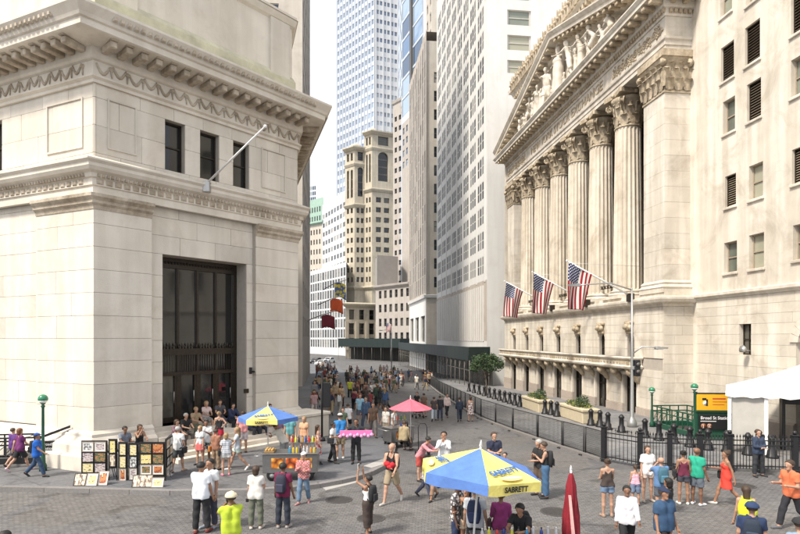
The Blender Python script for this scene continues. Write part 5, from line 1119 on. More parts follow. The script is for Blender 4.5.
# subway entrance on the left pavement: black railing
sa = onground(-24, 468, 0.14); sb = onground(70, 465, 0.14); d = sb - sa; e = empty('subway_entrance', sa, math.atan2(d.y, d.x), 'black railed subway stair entrance below the green globe lamp by the bank', 'subway entrance'); L_ = d.length
railing(0, 0, L_ * 0.62, 0, e, 1.1, M_black, 0.45, solid=0.35); railing(0, 0.9, L_ * 0.5, 0.9, e, 1.1, M_black, 0.6); railing(0, 0, 0, 0.9, e, 1.1, M_black)
s0 = L_ * 0.68; kp = MB().bevbox((s0, -0.05, 0.42), (s0 + 0.95, 0.03, 0.95), 0.012).build('station_panel', M_signk, e); MB().box((s0 - 0.06, -0.03, 0), (s0, 0.04, 1.15)).build('sign_post', M_black, e); MB().box((s0 + 0.95, -0.03, 0), (s0 + 1.01, 0.04, 1.3)).build('sign_post', M_black, e); MB().add([(s0 - 0.06, -0.04, 1.0), (L_, -0.04, 1.42), (L_, 0.04, 1.42), (s0 - 0.06, 0.04, 1.0), (s0 - 0.06, -0.04, 1.1), (L_, -0.04, 1.52), (L_, 0.04, 1.52), (s0 - 0.06, 0.04, 1.1)], [(0, 3, 2, 1), (4, 5, 6, 7), (0, 1, 5, 4), (1, 2, 6, 5), (2, 3, 7, 6), (3, 0, 4, 7)]).build('sloping_rail', M_black, e)
lettering('Broad St', 0.15, s0 + 0.06, -0.056, 0.82, kp, M_lett); lettering('Station', 0.15, s0 + 0.06, -0.056, 0.66, kp, M_lett)
for k, c_ in enumerate('JZ'): MB().lathe([(0, 0), (0.055, 0), (0.055, 0.004)], 14, M=Matrix.Translation((s0 + 0.13 + 0.14 * k, -0.052, 0.51)) @ Matrix.Rotation(R(90), 4, 'X')).build('route_disc', M_brown, kp)
k_ = MB(); k_.bevbox((0, -0.02, -0.3), (0.9, 0.1, 1.02), 0.02)
MB().bevbox((-0.1, -0.1, 0.0), (L_, 0.12, 0.10), 0.015).build('kerb_curb', M_kerb, e); MB().box((0.1, 0.15, -0.5), (L_ - 0.1, 0.8, 0.02)).build('stair_well', M_shedin, e)
# white security tent
M_tent = mat('tent_canvas', (0.82, 0.82, 0.80), 0.7, 0.03, 2, 0.05, 8); M_clear = mat('clear_sheet', (0.45, 0.43, 0.39), 0.25, 0.1, 2)
q0 = onground(729.5, 452, 0.1); e = empty('tent', q0, R(-30), 'white peaked canvas tent on square posts beside the subway sign', 'tent'); ty = q0.y; zr = CH + (HY - 392) / F * ty - q0.z; zpk = CH + (HY - 362) / F * (ty + 2) - q0.z; TW, TD = 5.6, 4.0
for x in (0, 1.33, TW / 2 + .6, TW):
    for y in (0, TD): MB().bevbox((x - 0.07, y - 0.07, 0), (x + 0.07, y + 0.07, zr), 0.012).build('post', M_white, e)
cs = [(-0.15, -0.15), (TW + 0.15, -0.15), (TW + 0.15, TD + 0.15), (-0.15, TD + 0.15)]; ap = (TW / 2, TD / 2)
for k in range(4):
    a, b = Vector(cs[k]), Vector(cs[(k + 1) % 4]); apv = Vector(ap); nn = 8; m = MB(); vs = []
    for i in range(nn + 1):
        t = i / nn; 
        for j in range(nn + 1): s_ = j / nn; p = a.lerp(b, s_).lerp(apv, t); vs.append((p.x, p.y, zr + (zpk - zr) * (0.75 * t + 0.25 * t * t) - 0.05 * math.sin(math.pi * s_) * (1 - t)))
    m.add(vs, [(i*(nn+1)+j, i*(nn+1)+j+1, (i+1)*(nn+1)+j+1, (i+1)*(nn+1)+j) for i in range(nn) for j in range(nn)], 0, True); m.build('canopy_panel', M_tent, e)
    v = MB(); n2 = 9                                  # scalloped valance
    dd = b - a
    for i in range(n2):
        p0, p1 = a.lerp(b, i / n2), a.lerp(b, (i + 1) / n2); pm = (p0 + p1) / 2; v.add([(p0.x, p0.y, zr), (p1.x, p1.y, zr), (p1.x, p1.y, zr - 0.16), (pm.x, pm.y, zr - 0.22), (p0.x, p0.y, zr - 0.16)], [(0, 1, 2, 3, 4)])
    v.build('valance', M_tent, e)
MB().add([(0.08, 0.02, 0.3), (1.26, 0.02, 0.3), (1.26, 0.02, zr - 0.2), (0.08, 0.02, zr - 0.2)], [(0, 1, 2, 3)]).build('clear_wall', M_clear, e)
gt = empty('metal_detector', e.matrix_basis @ Vector((2.0, 1.6, 0)), R(-20), 'black walk-through metal detector frame standing inside the white tent', 'metal detector'); MB().bevbox((0, 0, 0), (0.12, 0.5, 2.2), 0.02).build('side_panel', M_black, gt); MB().bevbox((1.0, 0, 0), (1.12, 0.5, 2.2), 0.02).build('side_panel', M_black, gt); MB().bevbox((0, 0.05, 2.0), (1.12, 0.45, 2.3), 0.02).build('head_panel', M_black, gt)
hv = empty('xray_scanner', e.matrix_basis @ Vector((3.9, 1.8, 0)), R(-20), 'grey security scanner table with monitor under the tent', 'scanner'); MB().bevbox((-0.7, -0.4, 0.5), (0.9, 0.4, 1.3), 0.04).build('cabinet', M_steel, hv); MB().box((-0.6, -0.3, 0), (0.8, 0.3, 0.5)).build('stand', M_black, hv); MB().bevbox((-0.2, -0.35, 1.45), (0.35, -0.28, 1.85), 0.02).build('monitor', M_black, hv); MB().tube([(0.07, -0.2, 1.3), (0.07, -0.3, 1.6)], 0.025, 6).build('monitor_arm', M_black, hv)
# hanging banners far down on the left side, and a flag in the middle distance
def banner(name, label, px0, py0, px1, py1, depth, mt, cat='banner', pole=True):
    p = atdepth(px0, py0, depth); w_ = (px1 - px0) / F * depth; h = (py1 - py0) / F * depth; e = empty(name, p, 0, label, cat)
    def fn(u, v): return Vector((u * w_, 0.25 * math.sin(u * 5 + v * 2) * (0.3 + u), -v * h + 0.12 * h * math.sin(u * 4)))
    cloth(fn, 12, 8, mt, 'cloth', e)
    if pole: MB().tube([(-1.6, 0, -h * 0.4), (0, 0, 0.1), (w_, 0, 0.55)], 0.06, 6).build('pole', M_steel, e)
Ymid = 62.0
banner('banner', 'maroon banner hanging over the far bank-side pavement', 321.5, 316, 335, 328.5, 62, plain('banner_maroon', (0.16, 0.015, 0.03)))
banner('banner', 'orange red banner hanging above the maroon one', 330.5, 300, 343, 313, 70, plain('banner_orange', (0.60, 0.10, 0.03)))
def spot_mat():
    m, N, L, B = new_mat('banner_yellow_blue'); tc = N.new('ShaderNodeTexCoord'); vo = N.new('ShaderNodeTexVoronoi'); vo.inputs['Scale'].default_value = 2.4; L.new(tc.outputs['Object'], vo.inputs['Vector'])
    rp = ramp(N, [(0.25, (0.75, 0.6, 0.04)), (0.5, (0.7, 0.6, 0.1)), (0.6, (0.12, 0.17, 0.38))]); L.new(vo.outputs['Distance'], rp.inputs['Fac']); L.new(rp.outputs['Color'], B.inputs['Base Color']); B.inputs['Roughness'].default_value = 0.9; return m
banner('banner', 'yellow and blue patterned banner above the orange one', 334.5, 284, 346, 299, 78, spot_mat())
banner('flag', 'small american flag on a pole before the dark far shed', 386, 324, 391.5, 333, 120, M_flag, 'flag', False)
# dark street clock and sign posts far left, grouped crowd screens
for i, (px, py, top) in enumerate(((322, 441, 373),)):
    p = onground(px, py, 0.14); h = (py - top) / F * p.y; e = empty('sign_post', p, 0, 'slim black post with boxes standing beside the bank cheek block', 'post'); MB().tube([(0, 0, 0), (0, 0, h)], 0.05, 8).build('pole', M_black, e); MB().lathe([(0.16, 0), (0.16, 0.1), (0.07, 0.2)], 10).build('foot', M_black, e); MB().bevbox((0.05, -0.12, h * 0.5), (0.4, 0.12, h * 0.86), 0.02).build('box', M_black, e)
# parked cars at the far bend
def car(p, rz, mt, label):
    e = empty('parked_car', p, rz, label, 'car', 'cars at the far bend'); prof = [(-2.2, 0.35), (-2.25, 0.75), (-1.9, 0.95), (-1.0, 1.02), (-0.35, 1.45), (1.2, 1.47), (1.9, 1.0), (2.2, 0.92), (2.25, 0.4)]
    k = len(prof); vs = [(x, -0.85 + (0.12 if z > 1.2 else 0), z) for x, z in prof] + [(x, 0.85 - (0.12 if z > 1.2 else 0), z) for x, z in prof]; MB().add(vs, [tuple(range(k)), tuple(range(2 * k - 1, k - 1, -1))] + [(j, k + j, k + (j + 1) % k, (j + 1) % k) for j in range(k)]).build('body', mt, e)
    for s_ in (-1, 1): MB().add([(-0.9, s_ * 0.865, 1.04), (1.5, s_ * 0.865, 1.04), (1.1, s_ * 0.76, 1.4), (-0.35, s_ * 0.76, 1.4)], [(0, 1, 2, 3)]).build('side_window', M_glassdk, e)
    MB().add([(-1.02, -0.7, 1.05), (-1.02, 0.7, 1.05), (-0.42, 0.62, 1.42), (-0.42, -0.62, 1.42)], [(0, 1, 2, 3)]).build('windscreen', M_glassdk, e)
    for x in (-1.4, 1.4):
        for s_ in (-1, 1): MB().lathe([(0.0, -0.1), (0.32, -0.1), (0.34, 0), (0.32, 0.1), (0, 0.1)], 14, M=Matrix.Translation((x, s_ * 0.8, 0.33)) @ Matrix.Rotation(R(90), 4, 'X')).build('wheel', M_black, e)
    for s_ in (-1, 1): MB().bevbox((-2.28, s_ * 0.6 - 0.2, 0.65), (-2.1, s_ * 0.6 + 0.2, 0.8), 0.03).build('headlight', M_white, e)
for px, py, rz, c_, lab in ((322, 366, 70, (0.5, 0.52, 0.55), 'silver car parked at the far bend of the street'), (316, 363.5, 75, (0.03, 0.03, 0.035), 'black car parked beyond the silver car'), (329, 363, 70, (0.7, 0.7, 0.7), 'white car parked at the far bend of the street')):
    car(onground(px, py), R(rz), mat('car_' + lab[:5], c_, 0.25, 0.03, 3), lab)
# ------------------------------------------------------------------ bodies and clothing as smooth implicit surfaces
def surfnet(f, lo, hi, h):
    lo = np.asarray(lo, np.float32); n = np.ceil((np.asarray(hi) - lo) / h).astype(int) + 1
    ax = [lo[i] + h * np.arange(n[i], dtype=np.float32) for i in range(3)]
    G = np.stack(np.meshgrid(*ax, indexing='ij'), -1).reshape(-1, 3)
    V = f(G).reshape(n).astype(np.float32); V[0] = V[-1] = 1; V[:, 0] = V[:, -1] = 1; V[:, :, 0] = V[:, :, -1] = 1
    S_ = V < 0; c = np.zeros(tuple(n - 1), int)
    for i in (0, 1):
        for j in (0, 1):
            for k in (0, 1): c += S_[i:n[0]-1+i, j:n[1]-1+j, k:n[2]-1+k]
    act = np.argwhere((c > 0) & (c < 8)); 
    if len(act) == 0: return np.zeros((0, 3)), np.zeros((0, 4), int)
    idg = -np.ones(tuple(n - 1), int); idg[tuple(act.T)] = np.arange(len(act))
    off = np.array([(i, j, k) for i in (0, 1) for j in (0, 1) for k in (0, 1)]); cv = np.stack([V[tuple((act + o).T)] for o in off], 1)
    acc = np.zeros((len(act), 3), np.float32); cnt = np.zeros(len(act), np.float32)
    for a in range(8):
        for b in range(a + 1, 8):
            if np.abs(off[a] - off[b]).sum() != 1: continue
            m = (cv[:, a] < 0) != (cv[:, b] < 0); t = cv[m, a] / (cv[m, a] - cv[m, b]); acc[m] += off[a] + t[:, None] * (off[b] - off[a]); cnt[m] += 1
    P = lo + h * (act + acc / cnt[:, None]); Q = []
    for d in range(3):
        e1, e2 = (d + 1) % 3, (d + 2) % 3; sl0 = [slice(1, -1)] * 3; sl1 = [slice(1, -1)] * 3; sl0[d] = slice(0, -1); sl1[d] = slice(1, None)
        A0, A1 = S_[tuple(sl0)], S_[tuple(sl1)]; ed = np.argwhere(A0 != A1); sg = A0[tuple(ed.T)]; base = ed.copy(); base[:, e1] += 1; base[:, e2] += 1
        def ids(o1, o2): q = base.copy(); q[:, e1] += o1; q[:, e2] += o2; return idg[tuple(q.T)]
        q = np.stack([ids(-1, -1), ids(0, -1), ids(0, 0), ids(-1, 0)], 1); q[~sg] = q[~sg][:, ::-1]; Q.append(q)
    return P, np.concatenate(Q)
def np_mesh(name, P, Q, mats, mi=None, extra=None):
    """extra: MB of further geometry joined in, material indices as given there"""
    me = bpy.data.meshes.new(name); nv = len(P); nf = len(Q)
    ev, ef, em = (extra.v, extra.f, extra.m) if extra else ([], [], [])
    tv = nv + len(ev); me.vertices.add(tv); co = np.concatenate([np.asarray(P, np.float32).reshape(-1), np.asarray(ev, np.float32).reshape(-1)]) if ev else np.asarray(P, np.float32).reshape(-1)
    me.vertices.foreach_set('co', co); li = Q.reshape(-1).astype(np.int32); st = np.arange(nf, dtype=np.int32) * 4; tot = nf
    if ef:
        l2 = np.array([i + nv for f_ in ef for i in f_], np.int32); ln = np.array([len(f_) for f_ in ef], np.int32); s2 = nf * 4 + np.concatenate([[0], np.cumsum(ln)[:-1]]).astype(np.int32); li = np.concatenate([li, l2]); st = np.concatenate([st, s2]); tot = nf + len(ef)
    me.loops.add(len(li)); me.loops.foreach_set('vertex_index', li); me.polygons.add(tot); me.polygons.foreach_set('loop_start', st)
    mm = np.zeros(tot, np.int32)
    if mi is not None: mm[:nf] = mi
    if ef: mm[nf:] = em
    me.polygons.foreach_set('material_index', mm); me.polygons.foreach_set('use_smooth', np.ones(tot, bool)); me.update(calc_edges=True); me.validate()
    for m in mats: me.materials.append(m)
    return me
A3 = lambda *v: np.array(v, np.float32)
def cone(P, a, b, r1, r2):
    ab = b - a; t = np.clip(((P - a) @ ab) / max(1e-9, float(ab @ ab)), 0, 1); return np.linalg.norm(P - a - t[:, None] * ab, axis=1) - (r1 + (r2 - r1) * t)
def smin(a, b, k): h = np.clip(0.5 + 0.5 * (b - a) / k, 0, 1); return b * (1 - h) + a * h - k * h * (1 - h)
def union(ds, k):
    o = ds[0]
    for d in ds[1:]: o = smin(o, d, k)
    return o
def rotx(v, a): c, s_ = math.cos(a), math.sin(a); return A3(v[0], v[1] * c - v[2] * s_, v[1] * s_ + v[2] * c)
ARMS = dict(down=(4, 9, 14, 5), back=(-22, 8, 12, 0), fwd=(26, 7, 28, 5), phone=(22, 6, 108, 40), face=(62, 8, 128, 40), up=(118, 8, 62, 20), hip=(-25, 38, 88, 70), clasp=(18, 6, 78, 62), lap=(38, 8, 52, 35), bend=(8, 10, 92, 10), point=(72, 12, 22, 0), reach=(58, 4, 35, 10), side=(10, 62, 20, 0), cross=(30, 4, 100, 80), hold=(34, 18, 82, 12), work=(46, 10, 60, 30))
LEGS = dict(stand=((2, 2, 4), (-1, 1, 4)), shift=((8, 10, 7), (-3, 1, 3)), walk=((24, 8, 2), (-20, 22, 2)), walk2=((-18, 26, 2), (25, 10, 2)), sit=((84, 86, 9), (80, 78, 9)), sit2=((88, 70, 12), (82, 95, 10)), wide=((4, 2, 10), (2, 2, 10)), step=((14, 6, 3), (-10, 10, 3)), crouch=((55, 75, 8), (40, 62, 6)))
def skeleton(sp):
    J = {}; s = sp['H'] / 1.75; bw = sp.get('bw', 1.0); fem = sp.get('fem', False); J['s'] = s; lg = LEGS[sp.get('legs', 'stand')]; lean = R(sp.get('lean', 0)); la, ra = sp.get('arms', ('down', 'down'))
    low = 9.0
    for i, (sg, (th, kb, ab)) in enumerate(zip((-1, 1), lg)):
        th, kb, ab = R(th), R(kb), R(ab); hip = A3(sg * 0.088 * (1.05 if fem else 1), 0, 0.92); td = A3(sg * math.sin(ab), -math.sin(th), -math.cos(th)); td /= np.linalg.norm(td); kn = hip + td * 0.425
        q = th - kb; sd_ = A3(sg * math.sin(ab) * 0.3, -math.sin(q), -math.cos(q)); sd_ /= np.linalg.norm(sd_); an = kn + sd_ * 0.415; low = min(low, an[2]); pit = max(0, -q - 0.12) * 1.2 if abs(q) < 1.2 else 0
        fd = A3(sg * 0.25, -math.cos(pit), -math.sin(pit)); fd /= np.linalg.norm(fd); J['leg%d' % i] = (hip, kn, an, an + fd * 0.165 + A3(0, 0, -0.052), an - fd * 0.035 + A3(0, 0, -0.045 + 0.04 * math.sin(pit)))
    dz = A3(0, 0, 0.082 - low); piv = A3(0, 0, 0.95); T = lambda *v: rotx(A3(*v) - piv, lean) + piv + dz
    for i in (0, 1): J['leg%d' % i] = tuple(p + dz for p in J['leg%d' % i])
    J['T'] = T; J['piv'] = piv + dz; J['up'] = rotx(A3(0, 0, 1), lean); J['fw'] = rotx(A3(0, -1, 0), lean)
    sw = (0.155 if fem else 0.175) * (0.6 + 0.4 * bw); J['sw'] = sw
    for i, (sg, nm) in enumerate(zip((-1, 1), (la, ra))):
        sf, ab, eb, tw = [R(v) for v in (ARMS[nm] if isinstance(nm, str) else nm)]; sh = A3(sg * sw, 0.0, 1.415)
        u = rotx(A3(sg * math.sin(ab), 0, -math.cos(ab)), -sf); w_ = rotx(A3(-sg * math.sin(tw), -math.cos(tw), 0), -sf); w_ = w_ - u * float(w_ @ u); w_ /= np.linalg.norm(w_)
        u = A3(u[0], u[1], u[2]); shw = T(*sh); el = shw + u * 0.285; fdv = u * math.cos(eb) + w_ * math.sin(eb); wr = el + fdv * 0.25; J['arm%d' % i] = (shw, el, wr, wr + fdv * 0.085, fdv, w_)
    hy, hp = sp.get('hd', (0, 0)); hy, hp = R(hy), R(hp); nb = A3(0, 0, 1.50); ch, sh_ = math.cos(hy), math.sin(hy)
    def Hd(x, y, z):
        v = rotx(A3(x, y, z) - nb, hp); v = A3(v[0] * ch - v[1] * sh_, v[0] * sh_ + v[1] * ch, v[2]); return T(*(v + nb))
    J['Hd'] = Hd; J['hf'] = Hd(0, -1, 1.5) - Hd(0, 0, 1.5); J['hu'] = Hd(0, 0, 2.5) - Hd(0, 0, 1.5)
    return J
def scaleP(P, s): return P / s
def torso_parts(J, sp, e=0.0):
    T = J['T']; bw = sp.get('bw', 1.0); fem = sp.get('fem', False); fat = sp.get('fat', 0.0); L = []; sw = J['sw']
    for g in (-1, 1):
        if fem: L += [(T(g * 0.072, 0.0, 1.33), T(g * 0.048 * bw, 0, 1.10), 0.084 + e, 0.078 * bw + e), (T(g * 0.048 * bw, 0, 1.10), T(g * 0.082 * bw, 0.012, 0.95), 0.078 * bw + e, 0.105 * bw + e), (T(g * 0.068, -0.055, 1.285), T(g * 0.068, -0.06, 1.27), 0.056 + e, 0.058 + e)]
        else: L += [(T(g * 0.095 * bw, 0.0, 1.34), T(g * 0.066 * bw, 0, 1.10), 0.092 * bw + e, 0.090 * bw + e), (T(g * 0.066 * bw, 0, 1.10), T(g * 0.075 * bw, 0.005, 0.95), 0.090 * bw + e, 0.102 * bw + e)]
        L.append((T(g * 0.045, 0.008, 1.445), T(g * (sw - 0.01), 0.0, 1.405), 0.046 + e, 0.050 + e))
    if fat: L.append((T(0, -0.05, 1.13), T(0, -0.06, 1.04), 0.11 * (1 + fat) + e, 0.12 * (1 + fat) + e))
    return L
def head_parts(J, e=0.0):
    H = J['Hd']; return [(H(0, -0.012, 1.658), H(0, 0.022, 1.662), 0.087 + e, 0.090 + e), (H(0, -0.022, 1.64), H(0, -0.05, 1.56), 0.076 + e, 0.050 + e)]
def cutd(P, p, n): return (P - p) @ n
def evalp(P, L, k): return union([cone(P, *c) for c in L], k)
def box_of(L, pad=0.05):
    pts = np.array([c[0] for c in L] + [c[1] for c in L]); r = max(max(c[2], c[3]) for c in L); return pts.min(0) - r - pad, pts.max(0) + r + pad
CLO = {}
def clothm(c, kind_='plain'):
    k = (tuple(round(x, 3) for x in c), kind_)
    if k in CLO: return CLO[k]
    nm = 'cloth_%s_%d' % (kind_, len(CLO))
    if kind_ == 'plain': m = mat(nm, c, 0.88, 0.14, 6, 0.25, 60)
    else:
        m, N, L, B = new_mat(nm); tc = N.new('ShaderNodeTexCoord'); B.inputs['Roughness'].default_value = 0.88
        if kind_ == 'floral': t = N.new('ShaderNodeTexVoronoi'); t.inputs['Scale'].default_value = 16; o = t.outputs['Distance']; st = [(0.35, (0.75, 0.72, 0.68)), (0.48, c)]
        elif kind_ == 'stripe': t = N.new('ShaderNodeTexWave'); t.bands_direction = 'Z'; t.inputs['Scale'].default_value = 7; o = t.outputs['Fac']; st = [(0.45, c), (0.55, (0.75, 0.72, 0.70))]
        else: t = N.new('ShaderNodeTexChecker'); t.inputs['Scale'].default_value = 24; t.inputs['Color1'].default_value = (1, 1, 1, 1); t.inputs['Color2'].default_value = (0, 0, 0, 1); o = t.outputs['Fac']; st = [(0.3, c), (0.7, tuple(min(1, x * 0.45 + 0.25) for x in c))]
        L.new(tc.outputs['Object'], t.inputs['Vector']); r = ramp(N, st); L.new(o, r.inputs['Fac']); L.new(r.outputs['Color'], B.inputs['Base Color'])
    CLO[k] = m; return m
SKIN = {'light': (0.43, 0.25, 0.17), 'tan': (0.32, 0.17, 0.105), 'brown': (0.20, 0.10, 0.06), 'dark': (0.09, 0.045, 0.03)}
HAIRC = {'black': (0.012, 0.010, 0.009), 'brown': (0.05, 0.028, 0.016), 'blond': (0.32, 0.21, 0.10), 'grey': (0.35, 0.34, 0.32), 'red': (0.16, 0.06, 0.025)}
def skinm(k): return mat('skin_' + k, SKIN[k], 0.55, 0.08, 12)
M_eye = mat('eye_dark', (0.02, 0.015, 0.012), 0.3, 0.1, 10); M_lip = mat('lip', (0.28, 0.09, 0.07), 0.5, 0.1, 10)
CHN = dict(shirt='shirt', tee='shirt', tank='tank_top', polo='shirt', jacket='jacket', dress='dress')
def make_person(sp, h, name='person', fine=True, stone=None):
    """returns the Empty; parts are children; sp holds figure, pose and clothes"""
    J = skeleton(sp); s = J['s']; T = J['T']; root = empty(name); fem = sp.get('fem', False)
    hs = h / s; kid = sp['H'] < 1.45
    def add(nm, fn, lo, hi, mt, par=root, hh=hs, extra=None, mats=None):
        P, Q = surfnet(fn, lo, hi, hh)
        if len(P) == 0: return None
        if extra:
            pass
        me = np_mesh(nm, P * s, Q, mats or [mt], None, extra); return link(nm, me, par)
    # ---- body
    TL = torso_parts(J, sp); LL = []; AL = []; H = J['Hd']
    for i in (0, 1):
        hip, kn, an, toe, heel = J['leg%d' % i]; cal = kn * 0.66 + an * 0.34 + A3(0, 0.014, 0); tk = 1.06 if fem else 1.0
        LL += [(hip, kn, 0.082 * tk, 0.053), (kn, cal, 0.053, 0.054), (cal, an, 0.054, 0.036), (an, heel, 0.036, 0.036), (heel, toe, 0.036, 0.028)]
        sh, el, wr, pm, fd, w_ = J['arm%d' % i]; aw = 0.86 if fem else 1.0; AL += [(sh, el, 0.054 * aw, 0.039 * aw), (el, wr, 0.041 * aw, 0.027), (wr, pm, 0.026, 0.033)]
    HL = [(T(0, 0.008, 1.43), H(0, -0.005, 1.54), 0.052, 0.048)] + head_parts(J)
    if fine: HL += [(H(0, -0.094, 1.645), H(0, -0.113, 1.615), 0.008, 0.014), (H(0.09, 0.01, 1.64), H(0.092, 0.012, 1.62), 0.012, 0.010), (H(-0.09, 0.01, 1.64), H(-0.092, 0.012, 1.62), 0.012, 0.010), (H(0, -0.075, 1.535), H(0, -0.08, 1.533), 0.026, 0.026)]
    allL = TL + LL + AL + HL
    def fb(P):
        hd = evalp(P, HL, 0.025); tr = evalp(P, TL, 0.06); lg = np.minimum(evalp(P, LL[:5], 0.03), evalp(P, LL[5:], 0.03)); am = np.minimum(evalp(P, AL[:3], 0.02), evalp(P, AL[3:], 0.02)); return smin(smin(smin(tr, hd, 0.03), lg, 0.04), am, 0.03)
    ex = MB()
    if fine and not stone:
        for g in (-1, 1):
            c = H(g * 0.033, -0.094, 1.652); fwv = J['hf']; ex.add([(c + v) * s for v in (A3(0.012, 0, 0), A3(0, 0, 0.007), A3(-0.012, 0, 0), A3(0, 0, -0.007), fwv * 0.006)], [(0, 1, 4), (1, 2, 4), (2, 3, 4), (3, 0, 4)], 1)
        c = H(0, -0.101, 1.578); ex.add([(c + v) * s for v in (A3(0.022, 0, 0), A3(0, 0, 0.006), A3(-0.022, 0, 0), A3(0, 0, -0.006), J['hf'] * 0.005)], [(0, 1, 4), (1, 2, 4), (2, 3, 4), (3, 0, 4)], 2)
    if fine:
        for i, sg in ((0, -1), (1, 1)):
            sh, el, wr, pm, fd, w_ = J['arm%d' % i]; acr = np.cross(fd, w_)
            for k in range(4):
                o = (k - 1.5) * 0.016; ln = (0.068, 0.078, 0.074, 0.058)[k]; b0 = pm + acr * o + fd * 0.015; m1 = b0 + fd * ln * 0.55 + w_ * 0.006; m2 = m1 + fd * ln * 0.35 + w_ * 0.03
                ex.tube([tuple(b0 * s), tuple(m1 * s), tuple(m2 * s)], [0.0095 * s, 0.0085 * s, 0.006 * s], 5, 0)
            b0 = wr + fd * 0.035 + w_ * 0.02; ex.tube([tuple(b0 * s), tuple((b0 + w_ * 0.035 + fd * 0.025) * s), tuple((b0 + w_ * 0.045 + fd * 0.055) * s)], [0.012 * s, 0.010 * s, 0.007 * s], 5, 0)
    lo, hi = box_of(allL); sk = stone or skinm(sp.get('skin', 'light'))
    add('body', fb, lo, hi, sk, extra=ex if ex.v else None, mats=[sk, M_eye, M_lip])
    piv, up = J['piv'], J['up']
    # ---- upper garment
    typ, col = sp.get('top', ('tee', (0.6, 0.6, 0.6)))[:2]; pat = sp['top'][2] if len(sp.get('top', ())) > 2 else 'plain'; e = 0.013 + sp.get('loose', 0.0) * 0.7
    tm_ = stone or clothm(col, pat); tl = torso_parts(J, sp, e)
    hem = -0.10 if typ in ('tee', 'shirt', 'polo', 'jacket') else -0.03
    if typ != 'none':
        gl = list(tl); sl = {'tee': 0.62, 'polo': 0.7, 'shirt': 2.0, 'jacket': 2.0, 'tank': 0, 'dress': sp.get('sleeve', 0)}[typ]
        if typ in ('tee', 'shirt', 'polo', 'jacket'):
            for g in (-1, 1): gl.append((T(g * 0.07, 0, 1.10), T(g * (0.083 if fem else 0.08), 0.0, 0.83), (0.086 if fem else 0.094) * sp.get('bw', 1) + e, 0.100 * sp.get('bw', 1) + e))
        if typ == 'dress':
            dl = sp.get('dlen', 0.5); 
            for g in (-1, 1): gl.append((T(g * 0.06, 0, 1.06), A3(g * 0.09, 0.0, piv[2] - dl - 0.05) + (T(0, 0, 0.95) - piv), 0.09 + e, 0.15 + e))
        slv = []
        for i in (0, 1):
            sh, el, wr, pm, fd, w_ = J['arm%d' % i]; aw = 0.9 if fem else 1.0
            if sl >= 2: slv.append(([(sh, el, 0.066 * aw + e * .5, 0.052 * aw + e * .5), (el, wr, 0.052 * aw + e * .5, 0.036 + e * .4)], wr, (wr - el) / np.linalg.norm(wr - el)))
            elif sl > 0: en = sh + (el - sh) * sl; slv.append(([(sh, sh + (el - sh) * (sl + 0.15), 0.064 * aw + e * .5, 0.060 * aw + e * .6)], en, (el - sh) / np.linalg.norm(el - sh)))
        hemp = piv + up * hem if typ != 'dress' else A3(0, 0, piv[2] - sp.get('dlen', 0.5)); hn = -up if typ != 'dress' else A3(0, 0, -1)
        nk = T(0, -0.02, 1.495)
        rgn = np.random.RandomState(int(sp['H'] * 1000) % 997); ph = rgn.uniform(0, 6, 6)
        def fs(P):
            d = evalp(P, gl, 0.05); d = np.maximum(d, cutd(P, hemp, hn))
            if typ in ('tank', 'dress') and sl == 0:
                q = (P - piv); zt = q @ up; lim = np.where(zt > 0.36, 0.115, 0.30); d = np.maximum(d, np.abs(P[:, 0]) - lim * (J['sw'] / 0.17)); fr_ = q @ J['fw']; d = np.maximum(d, np.minimum(zt - (0.37 + 0.9 * np.abs(P[:, 0])), 0.05))
            for L, p, n in slv: d = smin(d, np.maximum(evalp(P, L, 0.02), cutd(P, p, n)), 0.02)
            d = np.maximum(d, cutd(P, nk, J['up']))
            return d + 0.004 * np.sin(P[:, 2] * 26 + ph[0] + 5 * np.sin(P[:, 0] * 9 + ph[1]) + 4 * P[:, 1]) + 0.004 * np.sin(P[:, 0] * 24 + P[:, 2] * 13 + ph[2] + P[:, 1] * 9)
        lo, hi = box_of(gl + [c for L, p, n in slv for c in L]); add(CHN.get(typ, 'shirt'), fs, lo, hi, tm_)
    # ---- lower garment
    bt = sp.get('bot', ('trousers', (0.05, 0.05, 0.07))); btyp = bt[0]; bcol = bt[1] if len(bt) > 1 else (0.5, 0.5, 0.5); bm_ = stone or clothm(bcol, bt[2] if len(bt) > 2 else 'plain')
    if btyp != 'none':
        frac = {'trousers': 1.93, 'capri': 1.6, 'shorts': 0.84, 'miniskirt': 0.5, 'denim': 0.42, 'skirt': 1.0}[btyp]; e2 = 0.016 + sp.get('bloose', 0.0); wl_ = torso_parts(J, sp, e2 - 0.009)
        def leg_l(i):
            hip, kn, an, toe, heel = J['leg%d' % i]; tk = 1.06 if fem else 1.0
            if frac <= 1: en = hip + (kn - hip) * frac; return [(hip, hip + (kn - hip) * (frac + 0.1), 0.086 * tk + e2 + .008, 0.086 * tk + e2 - 0.016 * frac + 0.012 * (btyp == 'shorts'))], en, (kn - hip) / np.linalg.norm(kn - hip)
            en = kn + (an - kn) * (frac - 1); return [(hip, kn, 0.086 * tk + e2, 0.066 + e2), (kn + A3(0, 0.004, 0), an + A3(0, 0.004, 0), 0.068 + e2, 0.056 + e2)], en, (an - kn) / np.linalg.norm(an - kn)
        lls = [leg_l(0), leg_l(1)]; wst = piv + up * 0.10
        def fp(P):
            d = np.maximum(evalp(P, wl_, 0.05), cutd(P, wst, up)); d = np.maximum(d, cutd(P, piv - up * 0.10, -up))
            ls = [np.maximum(evalp(P, L, 0.03), cutd(P, p, n)) for L, p, n in lls]
            return smin(d, np.minimum(ls[0], ls[1]), 0.03) + 0.0045 * np.sin(P[:, 2] * 30 + 9 * P[:, 0] + 3 * np.sin(P[:, 1] * 14))
